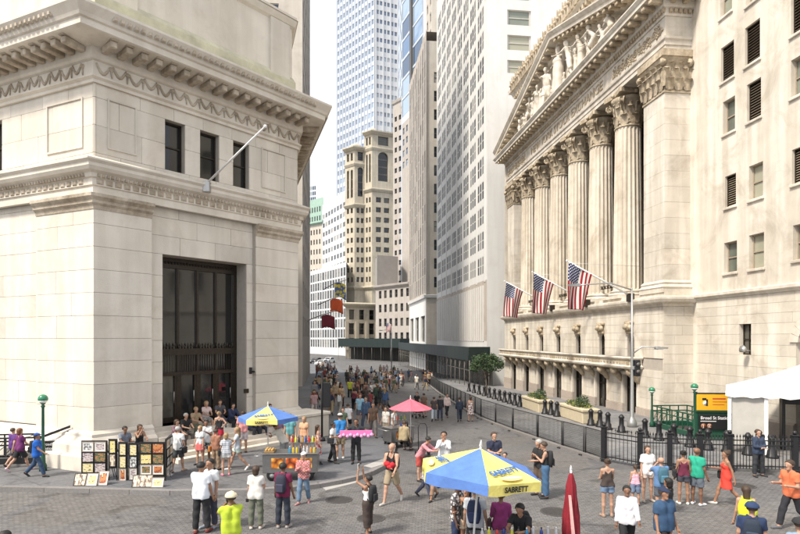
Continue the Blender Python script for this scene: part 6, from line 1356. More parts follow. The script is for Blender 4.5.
        if btyp in ('skirt', 'miniskirt'):
            sk_l = 0.30 if btyp == 'miniskirt' else 0.45; pts = [(T(g * 0.06, 0, 1.05), piv + A3(g * 0.085, 0, -sk_l - 0.05), 0.09 + e2, 0.12 + e2) for g in (-1, 1)] + [(J['leg%d' % i][0], J['leg%d' % i][0] + (J['leg%d' % i][1] - J['leg%d' % i][0]) * 0.6, 0.1, 0.1) for i in (0, 1)]
            def fp(P): return np.maximum(np.maximum(evalp(P, pts, 0.06), cutd(P, wst, up)), -(P[:, 2] - (piv[2] - sk_l)))
            lo, hi = box_of(pts)
        else: lo, hi = box_of([c for L, p, n in lls for c in L] + [(piv, piv + up * 0.1, 0.2, 0.2)])
        add({'skirt': 'skirt', 'miniskirt': 'skirt', 'denim': 'shorts'}.get(btyp, btyp), fp, lo, hi, bm_)
    # ---- shoes
    scol = sp.get('shoe', (0.03, 0.03, 0.03))
    if scol and not stone:
        for i in (0, 1):
            hip, kn, an, toe, heel = J['leg%d' % i]; L = [(an + A3(0, 0, -0.02), heel, 0.042, 0.045), (heel, toe, 0.045, 0.038)]; zmin = min(toe[2], heel[2]) - 0.031
            def fsh(P, L=L, zmin=zmin): return np.maximum(evalp(P, L, 0.02), -(P[:, 2] - zmin))
            lo, hi = box_of(L); add('shoe', fsh, lo, hi, clothm(scol))
    # ---- hair and headgear
    hr = sp.get('hair', ('short', 'brown'))
    if hr[0] != 'none':
        hm = stone or mat('hair_' + hr[1], HAIRC[hr[1]], 0.6, 0.3, 30, 0.3, 120); hp_ = head_parts(J, 0.014)[:1]; L = list(hp_); hf, hu = J['hf'], J['hu']
        low_ = H(0, 0, 1.615); xl = []
        if hr[0] == 'long': xl = [(H(0, 0.055, 1.67), T(0, 0.085, 1.36), 0.085, 0.062)]
        if hr[0] == 'bob': xl = [(H(0, 0.035, 1.66), H(0, 0.04, 1.56), 0.09, 0.085)]
        if hr[0] == 'pony': xl = [(H(0, 0.10, 1.70), H(0, 0.16, 1.48), 0.034, 0.022)]
        if hr[0] == 'bun': xl = [(H(0, 0.09, 1.73), H(0, 0.10, 1.73), 0.048, 0.045)]
        fp0 = H(0, -0.066, 1.698); fn_ = (hf * 0.82 - hu * 0.57)
        def fh(P):
            d = np.maximum(evalp(P, L, 0.02), cutd(P, fp0, fn_)); d = np.maximum(d, -cutd(P, low_, hu))
            if xl: d = smin(d, np.maximum(evalp(P, xl, 0.02), cutd(P, H(0, -0.02, 1.66), hf)), 0.02)
            return d + 0.002 * np.sin(P[:, 0] * 90) 
        lo, hi = box_of(L + xl); add('hair', fh, lo, hi, hm)
    hat = sp.get('hat')
    if hat:
        hf, hu = J['hf'], J['hu']; e3 = 0.045 if hat[0] == 'helmet' else 0.022; L = head_parts(J, e3)[:1]; br = []
        if hat[0] == 'cap': br = [(H(g * 0.04, -0.09, 1.705), H(g * 0.035, -0.16, 1.69), 0.016, 0.012) for g in (-1, 0, 1)]
        if hat[0] == 'sun': br = [(H(0.14 * math.cos(a), 0.02 + 0.15 * math.sin(a), 1.69), H(0.14 * math.cos(a + .8), 0.02 + 0.15 * math.sin(a + .8), 1.69), 0.018, 0.018) for a in np.arange(0, 6.28, 0.785)] + [(H(0.09 * math.cos(a), 0.02 + 0.1 * math.sin(a), 1.70), H(0.09 * math.cos(a + .8), 0.02 + 0.1 * math.sin(a + .8), 1.70), 0.022, 0.022) for a in np.arange(0, 6.28, 0.785)]
        cp = H(0, 0, 1.685 if hat[0] != 'helmet' else 1.67)
        def fc(P):
            d = np.maximum(evalp(P, L, 0.02), -cutd(P, cp, hu))
            if br: d = smin(d, evalp(P, br, 0.015), 0.015)
            if hat[0] == 'helmet': d = d + 0.012 * np.maximum(0, np.sin(P[:, 0] * 60)) * (cutd(P, H(0, 0, 1.74), hu) > 0)
            return d
        lo, hi = box_of(L + br); add({'cap': 'cap', 'helmet': 'helmet', 'sun': 'sun_hat'}[hat[0]], fc, lo, hi, clothm(hat[1]))
    root['_'] = 0; del root['_']
    return root, J
# ------------------------------------------------------------------ carved figures in the pediment
def figure(x, zf, H, sp, rz, sit=False):
    spx = dict(H=H, top=('dress', (0.6, 0.6, 0.6)), bot=('none',), dlen=0.80, sleeve=0, shoe=None, hair=('bob', 'brown'), fem=True, loose=0.03); spx.update(sp)
    f, J = make_person(spx, 0.055 * H / 1.75, 'statue', False, stone=M_marble);
    f.parent = exch; f.location = (x, yT - 0.35, zf); f.rotation_euler = (0, 0, R(rz)); return f
for x, H, sp, rz in ((xm, 4.5, dict(arms=('side', 'side'), loose=0.05), 0), (xm - 2.6, 3.9, dict(arms=('reach', 'bend'), legs='step', lean=12, bot=('shorts', (.6, .6, .6)), top=('none', (.6,) * 3), fem=False), 50), (xm + 2.6, 3.9, dict(arms=('bend', 'reach'), legs='step', lean=14, bot=('shorts', (.6, .6, .6)), top=('none', (.6,) * 3), fem=False), -50),
                   (xm - 4.9, 3.25, dict(arms=('hold', 'down'), lean=20, legs='shift'), 60), (xm + 4.9, 3.25, dict(arms=('down', 'hold'), lean=20, legs='shift'), -60), (xm - 7.2, 3.3, dict(arms=('reach', 'lap'), legs='crouch', lean=35, bot=('shorts', (.6, .6, .6)), top=('none', (.6,) * 3)), 70), (xm + 7.2, 3.3, dict(arms=('lap', 'reach'), legs='crouch', lean=35, bot=('shorts', (.6, .6, .6)), top=('none', (.6,) * 3)), -70),
                   (xm - 9.8, 2.9, dict(arms=('lap', 'lap'), legs='sit', lean=25, bot=('trousers', (.6, .6, .6)), top=('tee', (.6,) * 3)), 80), (xm + 9.8, 2.9, dict(arms=('lap', 'lap'), legs='sit', lean=25, bot=('trousers', (.6, .6, .6)), top=('tee', (.6,) * 3)), -80), (xm - 3.8, 2.5, dict(arms=('up', 'down'), legs='shift', lean=8), 30), (xm + 3.8, 2.5, dict(arms=('down', 'up'), legs='shift', lean=8), -30), (xm - 6.0, 2.6, dict(arms=('hip', 'reach'), lean=15, legs='step', bot=('shorts', (.6, .6, .6)), top=('none', (.6,) * 3), fem=False), 40), (xm + 6.0, 2.6, dict(arms=('reach', 'hip'), lean=15, legs='step', bot=('shorts', (.6, .6, .6)), top=('none', (.6,) * 3), fem=False), -40), (xm - 8.5, 2.2, dict(arms=('hold', 'lap'), lean=25, legs='crouch'), 50), (xm + 8.5, 2.2, dict(arms=('hold', 'lap'), lean=25, legs='crouch'), -50), (xm - 1.3, 1.7, dict(arms=('clasp', 'clasp')), 20), (xm + 1.3, 1.7, dict(arms=('clasp', 'clasp')), -20)):
    figure(x, zc + 0.02, H, sp, rz)
m = MB(); rg = random.Random(12)                     # rocks and drapery filling the corners
for s_ in (-1, 1):
    for k in range(9): xx = xm + s_ * (10.2 + k * 0.42); hh = max(0.25, (xr - 1 - abs(xx - xm) - xm) * 0.18 if False else 1.5 - k * 0.14); m.lathe([(0.0, 0), (0.38, 0.0), (0.42, hh * 0.4), (0.25, hh * 0.8), (0, hh)], 7, (xx, yT - 0.1, zc), smooth=False)
kind(m.build('relief_rocks', M_marbleorn, exch), 'stuff')

# ------------------------------------------------------------------ accessories
def M_loc(root): return Matrix.Translation(root.location) @ Matrix.Rotation(root.rotation_euler.z, 4, 'Z')
def acc(root, name, label, cat, parts, J=None):
    """a thing worn or held: parts = [(part name, MB in the figure's own frame, material)]"""
    if len(parts) == 1: return tag(parts[0][1].build(name, parts[0][2], None, root.location, root.rotation_euler.z), label, cat)
    e = empty(name, root.location, root.rotation_euler.z, label, cat)
    for nm, mb, mt in parts: mb.build(nm, mt, e)
    return e
def backpack(root, J, col, label, kz=1.0):
    s = J['s']; T = J['T']; up = Vector(J['up']); fw = Vector(J['fw']); c = Vector(T(0, 0.165, 1.22)) * s; X = Vector((1, 0, 0)); M = Matrix((( X.x, -fw.x, up.x, c.x), (X.y, -fw.y, up.y, c.y), (X.z, -fw.z, up.z, c.z), (0, 0, 0, 1)))
    b = MB(); n = 10; vs = []; fs = []
    for k in range(7):
        t = k / 6; zz_ = (-0.24 + 0.48 * t) * s; w_ = 0.16 * kz * s * (math.sin(math.pi * (0.12 + 0.76 * t)) ** 0.4); dp = 0.085 * kz ** 2 * s * (math.sin(math.pi * (0.15 + 0.62 * t)) ** 0.5)
        for i in range(n): a = 2 * math.pi * i / n; ca, sa_ = math.cos(a), math.sin(a); vs.append(M @ Vector((w_ * math.copysign(abs(ca) ** 0.6, ca), dp * math.copysign(abs(sa_) ** 0.6, sa_), zz_)))
    for k in range(6):
        for i in range(n): j = (i + 1) % n; fs.append((k*n+i, k*n+j, (k+1)*n+j, (k+1)*n+i))
    fs += [tuple(range(n - 1, -1, -1)), tuple(6 * n + i for i in range(n))]; b.add(vs, fs, 0, True)
    pk = MB(); pk.bevbox((-0.11 * s, 0.075 * s, -0.2 * s), (0.11 * s, 0.125 * s, 0.02 * s), 0.02 * s, 0, M); st = MB()
    for g in (-1, 1): st.tube([tuple(Vector(T(g * 0.075, 0.10, 1.42)) * s), tuple(Vector(T(g * 0.085, 0.0, 1.498)) * s), tuple(Vector(T(g * 0.095, -0.115, 1.38)) * s), tuple(Vector(T(g * 0.115, -0.09, 1.2)) * s), tuple(Vector(T(g * 0.14, 0.09, 1.06)) * s)], 0.018 * s, 5)
    mt = clothm(col); return acc(root, 'backpack', label, 'backpack', [('bag', b, mt), ('pocket', pk, clothm(mul(col, 1.5))), ('strap', st, mt)])
def handbag(root, J, col, label, side=1, z=0.85, strap=True):
    s = J['s']; x = side * 0.27; b = MB(); b.bevbox(((x - 0.05) * s, -0.15 * s, (z - 0.13) * s), ((x + 0.05) * s, 0.15 * s, (z + 0.12) * s), 0.03 * s); st = MB(); T = J['T']; st.tube([((x) * s, -0.12 * s, (z + 0.1) * s), tuple(Vector(T(side * 0.14, -0.06, 1.3)) * s), tuple(Vector(T(side * 0.13, 0.0, 1.485)) * s), tuple(Vector(T(side * 0.14, 0.1, 1.3)) * s), (x * s, 0.12 * s, (z + 0.1) * s)], 0.010 * s, 5); mt = clothm(col)
    return acc(root, 'handbag', label, 'bag', [('bag', b, mt), ('strap', st, mt)])
def camera_thing(root, J, label, at='face'):
    s = J['s']; p = (Vector(J['arm0'][3]) + Vector(J['arm1'][3])) / 2 * s if at == 'face' else Vector(J['arm1'][3]) * s + Vector((0, -0.03, -0.08)); fw = Vector(J['hf']); M = Matrix.Translation(p + Vector((0, 0, 0.02)))
    b = MB(); b.bevbox((-0.075, -0.035, -0.05), (0.075, 0.035, 0.05), 0.012, 0, M); b.bevbox((-0.03, -0.03, 0.045), (0.03, 0.03, 0.075), 0.01, 0, M); l = MB(); l.lathe([(0.036, 0), (0.04, 0.09), (0.033, 0.095), (0, 0.085)], 12, M=M @ Matrix.Translation((0, -0.03, 0)) @ Matrix.Rotation(R(90), 4, 'X'))
    return acc(root, 'camera', label, 'camera', [('camera_body', b, M_black), ('lens', l, M_black)])
def phone_thing(root, J, label, side=1, both=False):
    s = J['s']; p = Vector(J['arm%d' % side][3]) * s if not both else (Vector(J['arm0'][3]) + Vector(J['arm1'][3])) / 2 * s
    b = MB(); b.bevbox((p.x - 0.038, p.y - 0.06, p.z), (p.x + 0.038, p.y - 0.048, p.z + 0.145), 0.004); sc_ = MB(); sc_.box((p.x - 0.033, p.y - 0.0475, p.z + 0.01), (p.x + 0.033, p.y - 0.0465, p.z + 0.135)); return acc(root, 'phone', label, 'phone', [('case', b, M_white if both else M_black), ('screen', sc_, M_glassdk)])

# ------------------------------------------------------------------ people one can tell apart
WHT, BLK_, NAVY, GREY, KHAKI, DENIM, JEAN = (0.72, 0.72, 0.71), (0.018, 0.018, 0.02), (0.02, 0.03, 0.075), (0.28, 0.28, 0.28), (0.34, 0.27, 0.17), (0.09, 0.15, 0.26), (0.05, 0.085, 0.16)
PEOPLE = []
def P_(px, foot, head, yaw, label, dz=0.0, acc_=None, seat=None, **sp):
    if seat is not None: pos = Vector(seat); Hh = sp.pop('H', 1.7)
    elif foot is not None:
        pos = onground(px, foot, dz); Hh = sp.pop('H', None) or min(1.86, max(1.5, (CH - pos.z) - (head - HY) * pos.y / F))
    else:
        Hh = sp.pop('H', 1.68); y = (CH - Hh - dz) * F / (head - HY); pos = Vector(((px - CX) / F * y, y, dz))
    sp['H'] = Hh; hres = 0.0185 if pos.y < 16.5 else 0.0215 if pos.y < 23 else 0.027
    root, J = make_person(sp, hres, 'person', pos.y < 30); root.location = pos; root.rotation_euler = (0, 0, R(yaw)); tag(root, label, 'person'); PEOPLE.append((root, J))
    for a in (acc_ or []): a[0](root, J, *a[1:])
    return root, J
S14 = 0.14
W_ = ('walk', 'walk2')
# left pavement
P_(20, 471, 427, 150, 'person in plum top and black shorts walking past the subway stair by the bank', S14, top=('tee', (0.13, 0.02, 0.11)), bot=('shorts', BLK_), legs='walk', hair=('bob', 'red'), fem=True, bw=1.2, shoe=(0.7, 0.5, 0.55), arms=('fwd', 'back'))
P_(13, 467, 427, 160, 'person in dark purple top walking beside the one in plum', S14, top=('tee', (0.09, 0.03, 0.17)), bot=('shorts', (0.03, 0.03, 0.05)), legs='walk2', hair=('short', 'brown'), arms=('back', 'fwd'))
P_(37, 477, 432, 105, 'person in royal blue shirt, blue cap and jeans striding along the bank pavement', S14, [(backpack, BLK_, 'black backpack on the person in royal blue')], top=('tee', (0.01, 0.10, 0.42)), bot=('trousers', (0.03, 0.06, 0.12)), legs='walk', hat=('cap', (0.01, 0.07, 0.30)), bw=1.15, skin='tan', arms=('fwd', 'back'), loose=0.02)
P_(73, 463, 422, -100, 'person with ponytail in teal top and dark apron skirt walking by the bank plinth', S14, top=('tee', (0.05, 0.34, 0.28)), bot=('capri', KHAKI), legs='walk2', hair=('pony', 'black'), fem=True, skin='tan', arms=('fwd', 'back'))
def onstep(px, i): x = frC.hx(px, -1.2); return frC.w(x, 0.2 - TR * (NST - 1 - i) + 0.17, 0.14 + (1.3 - 0.14) * (i + 1) / NST)
def sitter(px, i, label, face=None, **sp):
    top_z = 0.14 + (1.3 - 0.14) * (i + 1) / NST; y0 = 0.2 - TR * (NST - 1 - i); x = frC.hx(px, y0); p = frC.w(x, y0 - 0.22, 0); H = sp.get('H', 1.68); s = H / 1.75
    sp.setdefault('legs', 'sit'); sp.setdefault('arms', ('lap', 'lap')); sp.setdefault('lean', 12)
    r, J = P_(px, None, 400, math.degrees(frC.a) + (face or 0), label, seat=(p.x, p.y, 0), **sp); hz_ = J['leg0'][0][2] * s; r.location.z = top_z + 0.10 * s - hz_; q = frC.w(x, y0 + 0.14, 0); r.location.x, r.location.y = q.x, q.y; return r, J
sitter(186, 4, 'person in black shirt sitting on the bank steps by the pier', top=('tee', BLK_), bot=('trousers', (0.10, 0.09, 0.08)), hair=('short', 'grey'), bw=1.1)
sitter(176, 3, 'person in mauve top sitting at the end of the bank steps', 15, top=('tee', (0.2, 0.11, 0.14)), bot=('capri', (0.07, 0.06, 0.06)), hair=('bob', 'brown'), fem=True)
sitter(196, 5, 'person in tan shirt sitting high on the bank steps', top=('tee', (0.33, 0.24, 0.15)), bot=('trousers', (0.12, 0.13, 0.09)), hair=('short', 'blond'))
sitter(207, 6, 'person in pale pink top sitting on the top bank step', -10, top=('tee', (0.58, 0.45, 0.42)), bot=('shorts', GREY), hair=('bob', 'blond'), fem=True)
sitter(221, 6, 'person in dark grey shirt sitting on the top bank step', -20, top=('tee', (0.07, 0.07, 0.08)), bot=('trousers', (0.08, 0.08, 0.1)), hair=('short', 'brown'))
sitter(233, 5, 'person in navy top sitting beside the bronze door steps', 0, top=('shirt', NAVY), bot=('trousers', BLK_), hair=('short', 'black'))
sitter(252, 3, 'person in blue top leaning forward on the steps below the flag umbrella', 10, lean=30, top=('tee', (0.06, 0.09, 0.2)), bot=('trousers', (0.03, 0.03, 0.04)), hair=('short', 'brown'))
sitter(262, 3, 'person in white shirt and dark trousers sitting low on the steps', -15, top=('tee', WHT), bot=('trousers', (0.03, 0.035, 0.05)), hair=('short', 'grey'), lean=20)
sitter(270, 4, 'person in brown top sitting on the right end of the bank steps', 0, top=('tee', (0.16, 0.09, 0.05)), bot=('shorts', KHAKI), hair=('bob', 'brown'), fem=True)
sitter(284, 2, 'person in rose top sitting near the cheek block', -10, top=('tee', (0.42, 0.14, 0.16)), bot=('denim', DENIM), hair=('long', 'brown'), fem=True)
def plsit(px, label, **sp):                       # sitting on the plinth of the corner pier
    x = frC.hx(px, -0.6); q = frC.w(x, -0.45, 0); sp.setdefault('legs', 'sit'); sp.setdefault('lean', 6); r, J = P_(px, None, 400, math.degrees(frC.a), label, seat=(q.x, q.y, 0), **sp); s = J['s']; r.location.z = 0.72 + 0.10 * s - J['leg0'][0][2] * s; return r, J
plsit(126, 'person in grey shirt sitting on the bank plinth behind the picture stall', top=('tee', (0.16, 0.18, 0.22)), bot=('trousers', JEAN), skin='brown', hair=('short', 'black'), arms=('lap', 'bend'))
plsit(141, 'person in black sleeveless top sitting on the bank plinth behind the picture stall', top=('tank', BLK_), bot=('trousers', (0.1, 0.09, 0.08)), skin='tan', hair=('long', 'brown'), fem=True, arms=('face', 'lap'))
P_(178, 472, 426, 170, 'person in white shirt and charcoal shorts standing beside the picture stall', S14, [(handbag, BLK_, 'black shoulder bag of the person in white by the picture stall', -1)], top=('tee', WHT), bot=('shorts', (0.06, 0.065, 0.07)), legs='step', hair=('short', 'grey'), shoe=(0.3, 0.22, 0.16))
P_(206, 463, 420.5, 20, 'tall person in white shirt and patterned shorts standing before the bank steps', S14, top=('tee', (0.66, 0.66, 0.66)), bot=('shorts', (0.03, 0.10, 0.10), 'floral'), arms=('hip', 'phone'), skin='brown', hair=('short', 'black'), loose=0.02)
P_(200, 465, 427, -20, 'person in pale blouse and coral skirt standing before the bank steps', S14, top=('tee', (0.55, 0.58, 0.58)), bot=('miniskirt', (0.55, 0.13, 0.12)), hair=('bob', 'blond'), fem=True)
P_(216, 470, 430, 160, 'person in rust coloured top with an orange bag seen from behind', S14, [(handbag, (0.55, 0.20, 0.04), 'orange handbag of the person in the rust top', 1, 0.9)], top=('tee', (0.28, 0.13, 0.08)), bot=('trousers', (0.28, 0.19, 0.12)), hair=('short', 'brown'))
P_(226, 475.5, 436, 200, 'person in striped top and white shorts with a black bag', S14, [(handbag, BLK_, 'black bag slung on the person in the striped top', 1, 0.95)], top=('tee', (0.22, 0.28, 0.36), 'stripe'), bot=('denim', (0.70, 0.70, 0.66)), hair=('bob', 'blond'), fem=True, shoe=(0.65, 0.2, 0.3))
P_(237, 470, 426, -70, 'person in pale grey top and mint shorts walking towards the group', S14, top=('tee', (0.50, 0.53, 0.58)), bot=('denim', (0.50, 0.62, 0.56)), hair=('long', 'blond'), fem=True, legs='walk', arms=('phone', 'fwd'), shoe=(0.7, 0.68, 0.66))
P_(219, 449, 413, 190, 'person in black tank top and red skirt climbing the bank steps', 0.55, top=('tank', BLK_), bot=('miniskirt', (0.50, 0.02, 0.05)), hair=('bun', 'blond'), fem=True, arms=('hip', 'bend'))
P_(243, 453, 411, -150, 'person in salmon pink shirt and pale shorts beside the flag umbrella', S14, top=('polo', (0.72, 0.30, 0.29)), bot=('shorts', (0.55, 0.48, 0.48)), hair=('short', 'brown'), arms=('bend', 'down'))
P_(284, 466, 440, -120, 'vendor in white shirt bending over the hot food cart by the steps', S14, top=('tee', (0.68, 0.65, 0.58)), bot=('trousers', GREY), lean=38, arms=('work', 'work'), skin='tan', hair=('short', 'black'), H=1.72)
P_(318, 464, 428, 100, 'person in red patterned dress behind the hot food cart by the steps', S14, top=('dress', (0.40, 0.06, 0.06), 'floral'), bot=('none',), dlen=0.5, hair=('long', 'brown'), fem=True)
P_(290, 455, 425, 10, 'person in teal top standing behind the hot food cart by the steps', S14, top=('tee', (0.12, 0.32, 0.34)), bot=('shorts', (0.5, 0.3, 0.2)), hair=('short', 'brown'), H=1.7)
P_(304, 456, 424, -15, 'person in pale orange top standing behind the hot food cart by the steps', S14, top=('tee', (0.6, 0.34, 0.2)), bot=('shorts', GREY), hair=('bob', 'blond'), fem=True, H=1.62)
P_(333, 463, 422, 75, 'person in white shirt and black trousers with a jacket over the arm', S14, [(handbag, BLK_, 'black jacket bundle carried by the person in white', -1, 1.0)], top=('tee', WHT), bot=('trousers', BLK_), hair=('short', 'black'), skin='brown', arms=('bend', 'down'), legs='step')
P_(340, 459, 413.5, -160, 'person in bright blue shirt, cap and khaki shorts with back turned', S14, top=('tee', (0.03, 0.20, 0.50)), bot=('shorts', KHAKI), hat=('cap', (0.5, 0.5, 0.48)), bw=1.1, shoe=(0.7, 0.7, 0.7))
pk_, J = P_(356, 463.5, 419, 5, 'person in black holding a pink board with both hands', S14, top=('tee', (0.02, 0.025, 0.03)), bot=('trousers', BLK_), hair=('short', 'black'), skin='brown', arms=('side', 'side'))
b = MB(); b.bevbox((-0.62, -0.26, 1.13), (0.62, -0.24, 1.32), 0.01); m2 = MB()
for k in range(10): m2.lathe([(0, -0.08), (0.10, 0), (0, 0.08)], 6, (-0.6 + 1.2 * k / 9, -0.27, 1.10 + 0.05 * (k % 2)))
acc(pk_, 'pink_board', 'long pink board with ruffled edge held up by the person in black', 'board', [('board', b, clothm((0.75, 0.18, 0.42))), ('ruffle', m2, clothm((0.72, 0.35, 0.55)))])
# roadway, left half
P_(201, 533, 462, 175, 'person in white t-shirt and black trousers seen from behind on the setts', 0, top=('tee', (0.70, 0.72, 0.76)), bot=('trousers', BLK_), hair=('short', 'black'), skin='tan', arms=('down', 'phone'), shoe=(0.15, 0.03, 0.03), loose=0.02, legs='shift')
P_(210, 528, 459, -20, 'person in white polo with arm raised facing the one seen from behind', 0, top=('polo', (0.68, 0.69, 0.70)), bot=('trousers', (0.04, 0.04, 0.06)), hair=('short', 'black'), skin='tan', arms=('face', 'down'), shoe=(0.25, 0.28, 0.34))
P_(231, None, 493, 205, 'photographer in yellow and black shirt and tan helmet aiming a camera', 0, [(camera_thing, 'black camera raised by the photographer in yellow')], top=('tee', (0.45, 0.56, 0.04)), bot=('trousers', BLK_), hat=('helmet', (0.62, 0.55, 0.38)), skin='brown', arms=('face', 'face'), H=1.72, bw=1.1, hd=(0, 0))
P_(256, 529, 466, 178, 'person in cream blouse and olive trousers holding a camera low', 0, [(camera_thing, 'black camera hanging from the hand of the person in the cream blouse', 'hand')], top=('tee', (0.66, 0.63, 0.58)), bot=('trousers', (0.13, 0.14, 0.10)), hair=('bob', 'brown'), fem=True, bw=1.1, loose=0.02, arms=('bend', 'down'), shoe=(0.5, 0.45, 0.4))
P_(283, 528, 463, 170, 'person in maroon shirt and dark jeans seen from behind', 0, [(backpack, (0.03, 0.03, 0.05), 'navy backpack on the person in the maroon shirt')], top=('tee', (0.16, 0.01, 0.05)), bot=('trousers', (0.025, 0.03, 0.045)), hair=('short', 'black'), skin='brown', shoe=(0.3, 0.28, 0.26))
P_(303.5, 503.5, 452, -10, 'person in red plaid shirt, jeans and white cap facing the street', 0, top=('shirt', (0.42, 0.08, 0.07), 'plaid'), bot=('trousers', (0.12, 0.19, 0.28)), hat=('cap', WHT), hair=('short', 'brown'), arms=('phone', 'bend'), legs='step', shoe=(0.4, 0.2, 0.2))
P_(368, 535, 475, -120, 'person in white tank and dark cropped trousers photographing upward', 0, [(backpack, BLK_, 'black backpack on the person photographing upward'), (phone_thing, 'white phone held high by the person photographing upward', 1, True)], top=('tank', WHT), bot=('capri', (0.05, 0.035, 0.03)), hair=('short', 'black'), skin='tan', arms=('up', 'up'), fem=True, bloose=0.02, legs='shift', hd=(0, -8))
P_(392, 503, 440, -25, 'shaven headed person in black vest and khaki shorts striding forward', 0, [(backpack, BLK_, 'black backpack on the shaven headed person striding forward')], top=('tank', BLK_), bot=('shorts', (0.30, 0.24, 0.16)), hair=('none',), legs='walk', arms=('clasp', 'fwd'), shoe=(0.45, 0.42, 0.38))
b = MB(); rgm = random.Random(2)
for k in range(5): b.lathe([(0, -0.09), (0.08, -0.03), (0.09, 0.04), (0, 0.1)], 8, (0.03 + 0.05 * k - 0.1, -0.24, 1.17 + rgm.uniform(-.03, .05)))
acc(PEOPLE[-1][0], 'red_bundle', 'red cloth bundle carried by the shaven headed person in black vest', 'bundle', [('bundle', b, clothm((0.5, 0.02, 0.03)))])
P_(420, 481, 434, 60, 'stooping person in pink and white checked shirt and red shorts', 0, top=('shirt', (0.60, 0.16, 0.20), 'plaid'), bot=('shorts', (0.4, 0.06, 0.05)), hair=('short', 'black'), lean=30, arms=('reach', 'reach'), H=1.65)
P_(425, 498, 455, 70, 'child in grey patterned shirt and jeans beside the stooping person', 0, top=('tee', (0.30, 0.32, 0.38), 'floral'), bot=('trousers', (0.06, 0.07, 0.11)), hair=('short', 'black'), H=1.28, legs='walk', skin='tan')
P_(433, 500, 451, -40, 'child in yellow shirt partly under the flag umbrella', 0, top=('tee', (0.68, 0.46, 0.04)), bot=('capri', (0.28, 0.17, 0.11)), hair=('short', 'black'), H=1.36, skin='tan', legs='walk2')
P_(444, 487, 431.5, -10, 'person in white jacket covering the face with both hands', 0, top=('jacket', (0.66, 0.66, 0.66)), bot=('trousers', (0.2, 0.19, 0.18)), hair=('short', 'black'), arms=('face', 'face'), skin='tan', fem=True)
P_(494, 486, 432.5, 10, 'person in navy polo standing behind the large umbrella', 0, top=('polo', (0.02, 0.025, 0.05)), bot=('trousers', BLK_), hair=('short', 'brown'), arms=('clasp', 'clasp'), bw=1.1)
P_(505, 493, 452, -30, 'child in orange top behind the large umbrella', 0, top=('tee', (0.55, 0.25, 0.06)), bot=('shorts', NAVY), hair=('short', 'black'), H=1.3)
P_(539.5, 496, 439.5, -60, 'balding person in black shirt looking down beside one in jeans', 0, top=('tee', BLK_), bot=('shorts', (0.10, 0.07, 0.05)), hair=('short', 'grey'), arms=('phone', 'clasp'), hd=(0, 15))
P_(545, 498, 442, -100, 'person in black tank top and blue jeans reading beside a balding companion', 0, [(backpack, BLK_, 'black backpack on the person in tank top and jeans')], top=('tank', BLK_), bot=('trousers', (0.05, 0.11, 0.20)), hair=('short', 'brown'), arms=('phone', 'phone'), fem=True, skin='light', bloose=0.02, hd=(0, 15))
# under the large umbrella
P_(467, None, 486, -35, 'person with long dark hair in black tank top under the large umbrella', 0, top=('tank', BLK_), bot=('denim', (0.5, 0.4, 0.3)), hair=('long', 'black'), skin='tan', fem=True, arms=('bend', 'down'), H=1.68)
P_(457, None, 481, 60, 'person in patterned dark shirt at the edge of the large umbrella', 0, top=('tee', (0.10, 0.09, 0.10), 'floral'), bot=('trousers', NAVY), hair=('short', 'black'), skin='dark', H=1.76, arms=('down', 'bend'))
P_(475, None, 486, 165, 'person in white and navy shirt with backpack under the large umbrella', 0, [(backpack, NAVY, 'navy backpack under the large umbrella')], top=('tee', (0.5, 0.52, 0.55)), bot=('trousers', BLK_), hair=('short', 'brown'), H=1.74)
P_(501, None, 491, 172, 'person in magenta dress seen from behind under the large umbrella', 0, [(handbag, (0.06, 0.03, 0.03), 'dark brown shoulder bag of the person in magenta', 1, 0.95)], top=('dress', (0.26, 0.035, 0.15)), bot=('trousers', (0.15, 0.02, 0.09)), dlen=0.55, sleeve=1.0, hair=('bun', 'black'), skin='brown', fem=True, H=1.64, arms=('bend', 'bend'), bw=1.15)
P_(523, None, 500, -30, 'vendor in black shirt working at the drinks cart', 0, [(backpack, BLK_, 'black backpack on the vendor at the drinks cart')], top=('tee', BLK_), bot=('trousers', BLK_), hair=('short', 'black'), skin='tan', lean=18, arms=('work', 'work'), H=1.66)
# roadway, right half
P_(607.5, 517, 459, 178, 'person in dark tank top and denim shorts facing the iron fence', 0, top=('tank', (0.05, 0.035, 0.03)), bot=('denim', (0.16, 0.24, 0.36)), hair=('bun', 'brown'), fem=True, arms=('clasp', 'clasp'), shoe=(0.3, 0.2, 0.15), skin='light', bw=1.1)
P_(627, None, 484, -15, 'person in loose white blouse and black trousers walking forward', 0, top=('shirt', (0.66, 0.65, 0.68)), bot=('trousers', BLK_), hair=('short', 'black'), skin='brown', fem=True, bw=1.2, loose=0.035, H=1.66, legs='walk', arms=('down', 'fwd'))
P_(635.5, 506, 473, 170, 'small girl in pink striped top with ponytail', 0, top=('tank', (0.62, 0.08, 0.25), 'stripe'), bot=('shorts', (0.15, 0.2, 0.3)), hair=('pony', 'brown'), fem=True, H=1.22)
P_(647.5, 501.5, 446, 0, 'person in white t-shirt and short shorts posing by the iron fence', 0, top=('tee', (0.72, 0.70, 0.68)), bot=('denim', (0.62, 0.5, 0.42)), hair=('pony', 'brown'), fem=True, shoe=(0.4, 0.35, 0.3), loose=0.02)
P_(661, 514, 457.5, 180, 'bald person in blue shirt photographing the girl by the fence', 0, [(backpack, (0.05, 0.13, 0.18), 'teal backpack on the bald person in blue')], top=('tee', (0.10, 0.19, 0.36)), bot=('shorts', (0.08, 0.09, 0.11)), hair=('none',), arms=('face', 'face'), bw=1.15)
P_(668, None, 478, -140, 'person with short black hair in a black top beside the one in navy', 0, top=('tee', BLK_), bot=('shorts', (0.2, 0.15, 0.1)), hair=('bob', 'black'), skin='tan', fem=True, H=1.62)
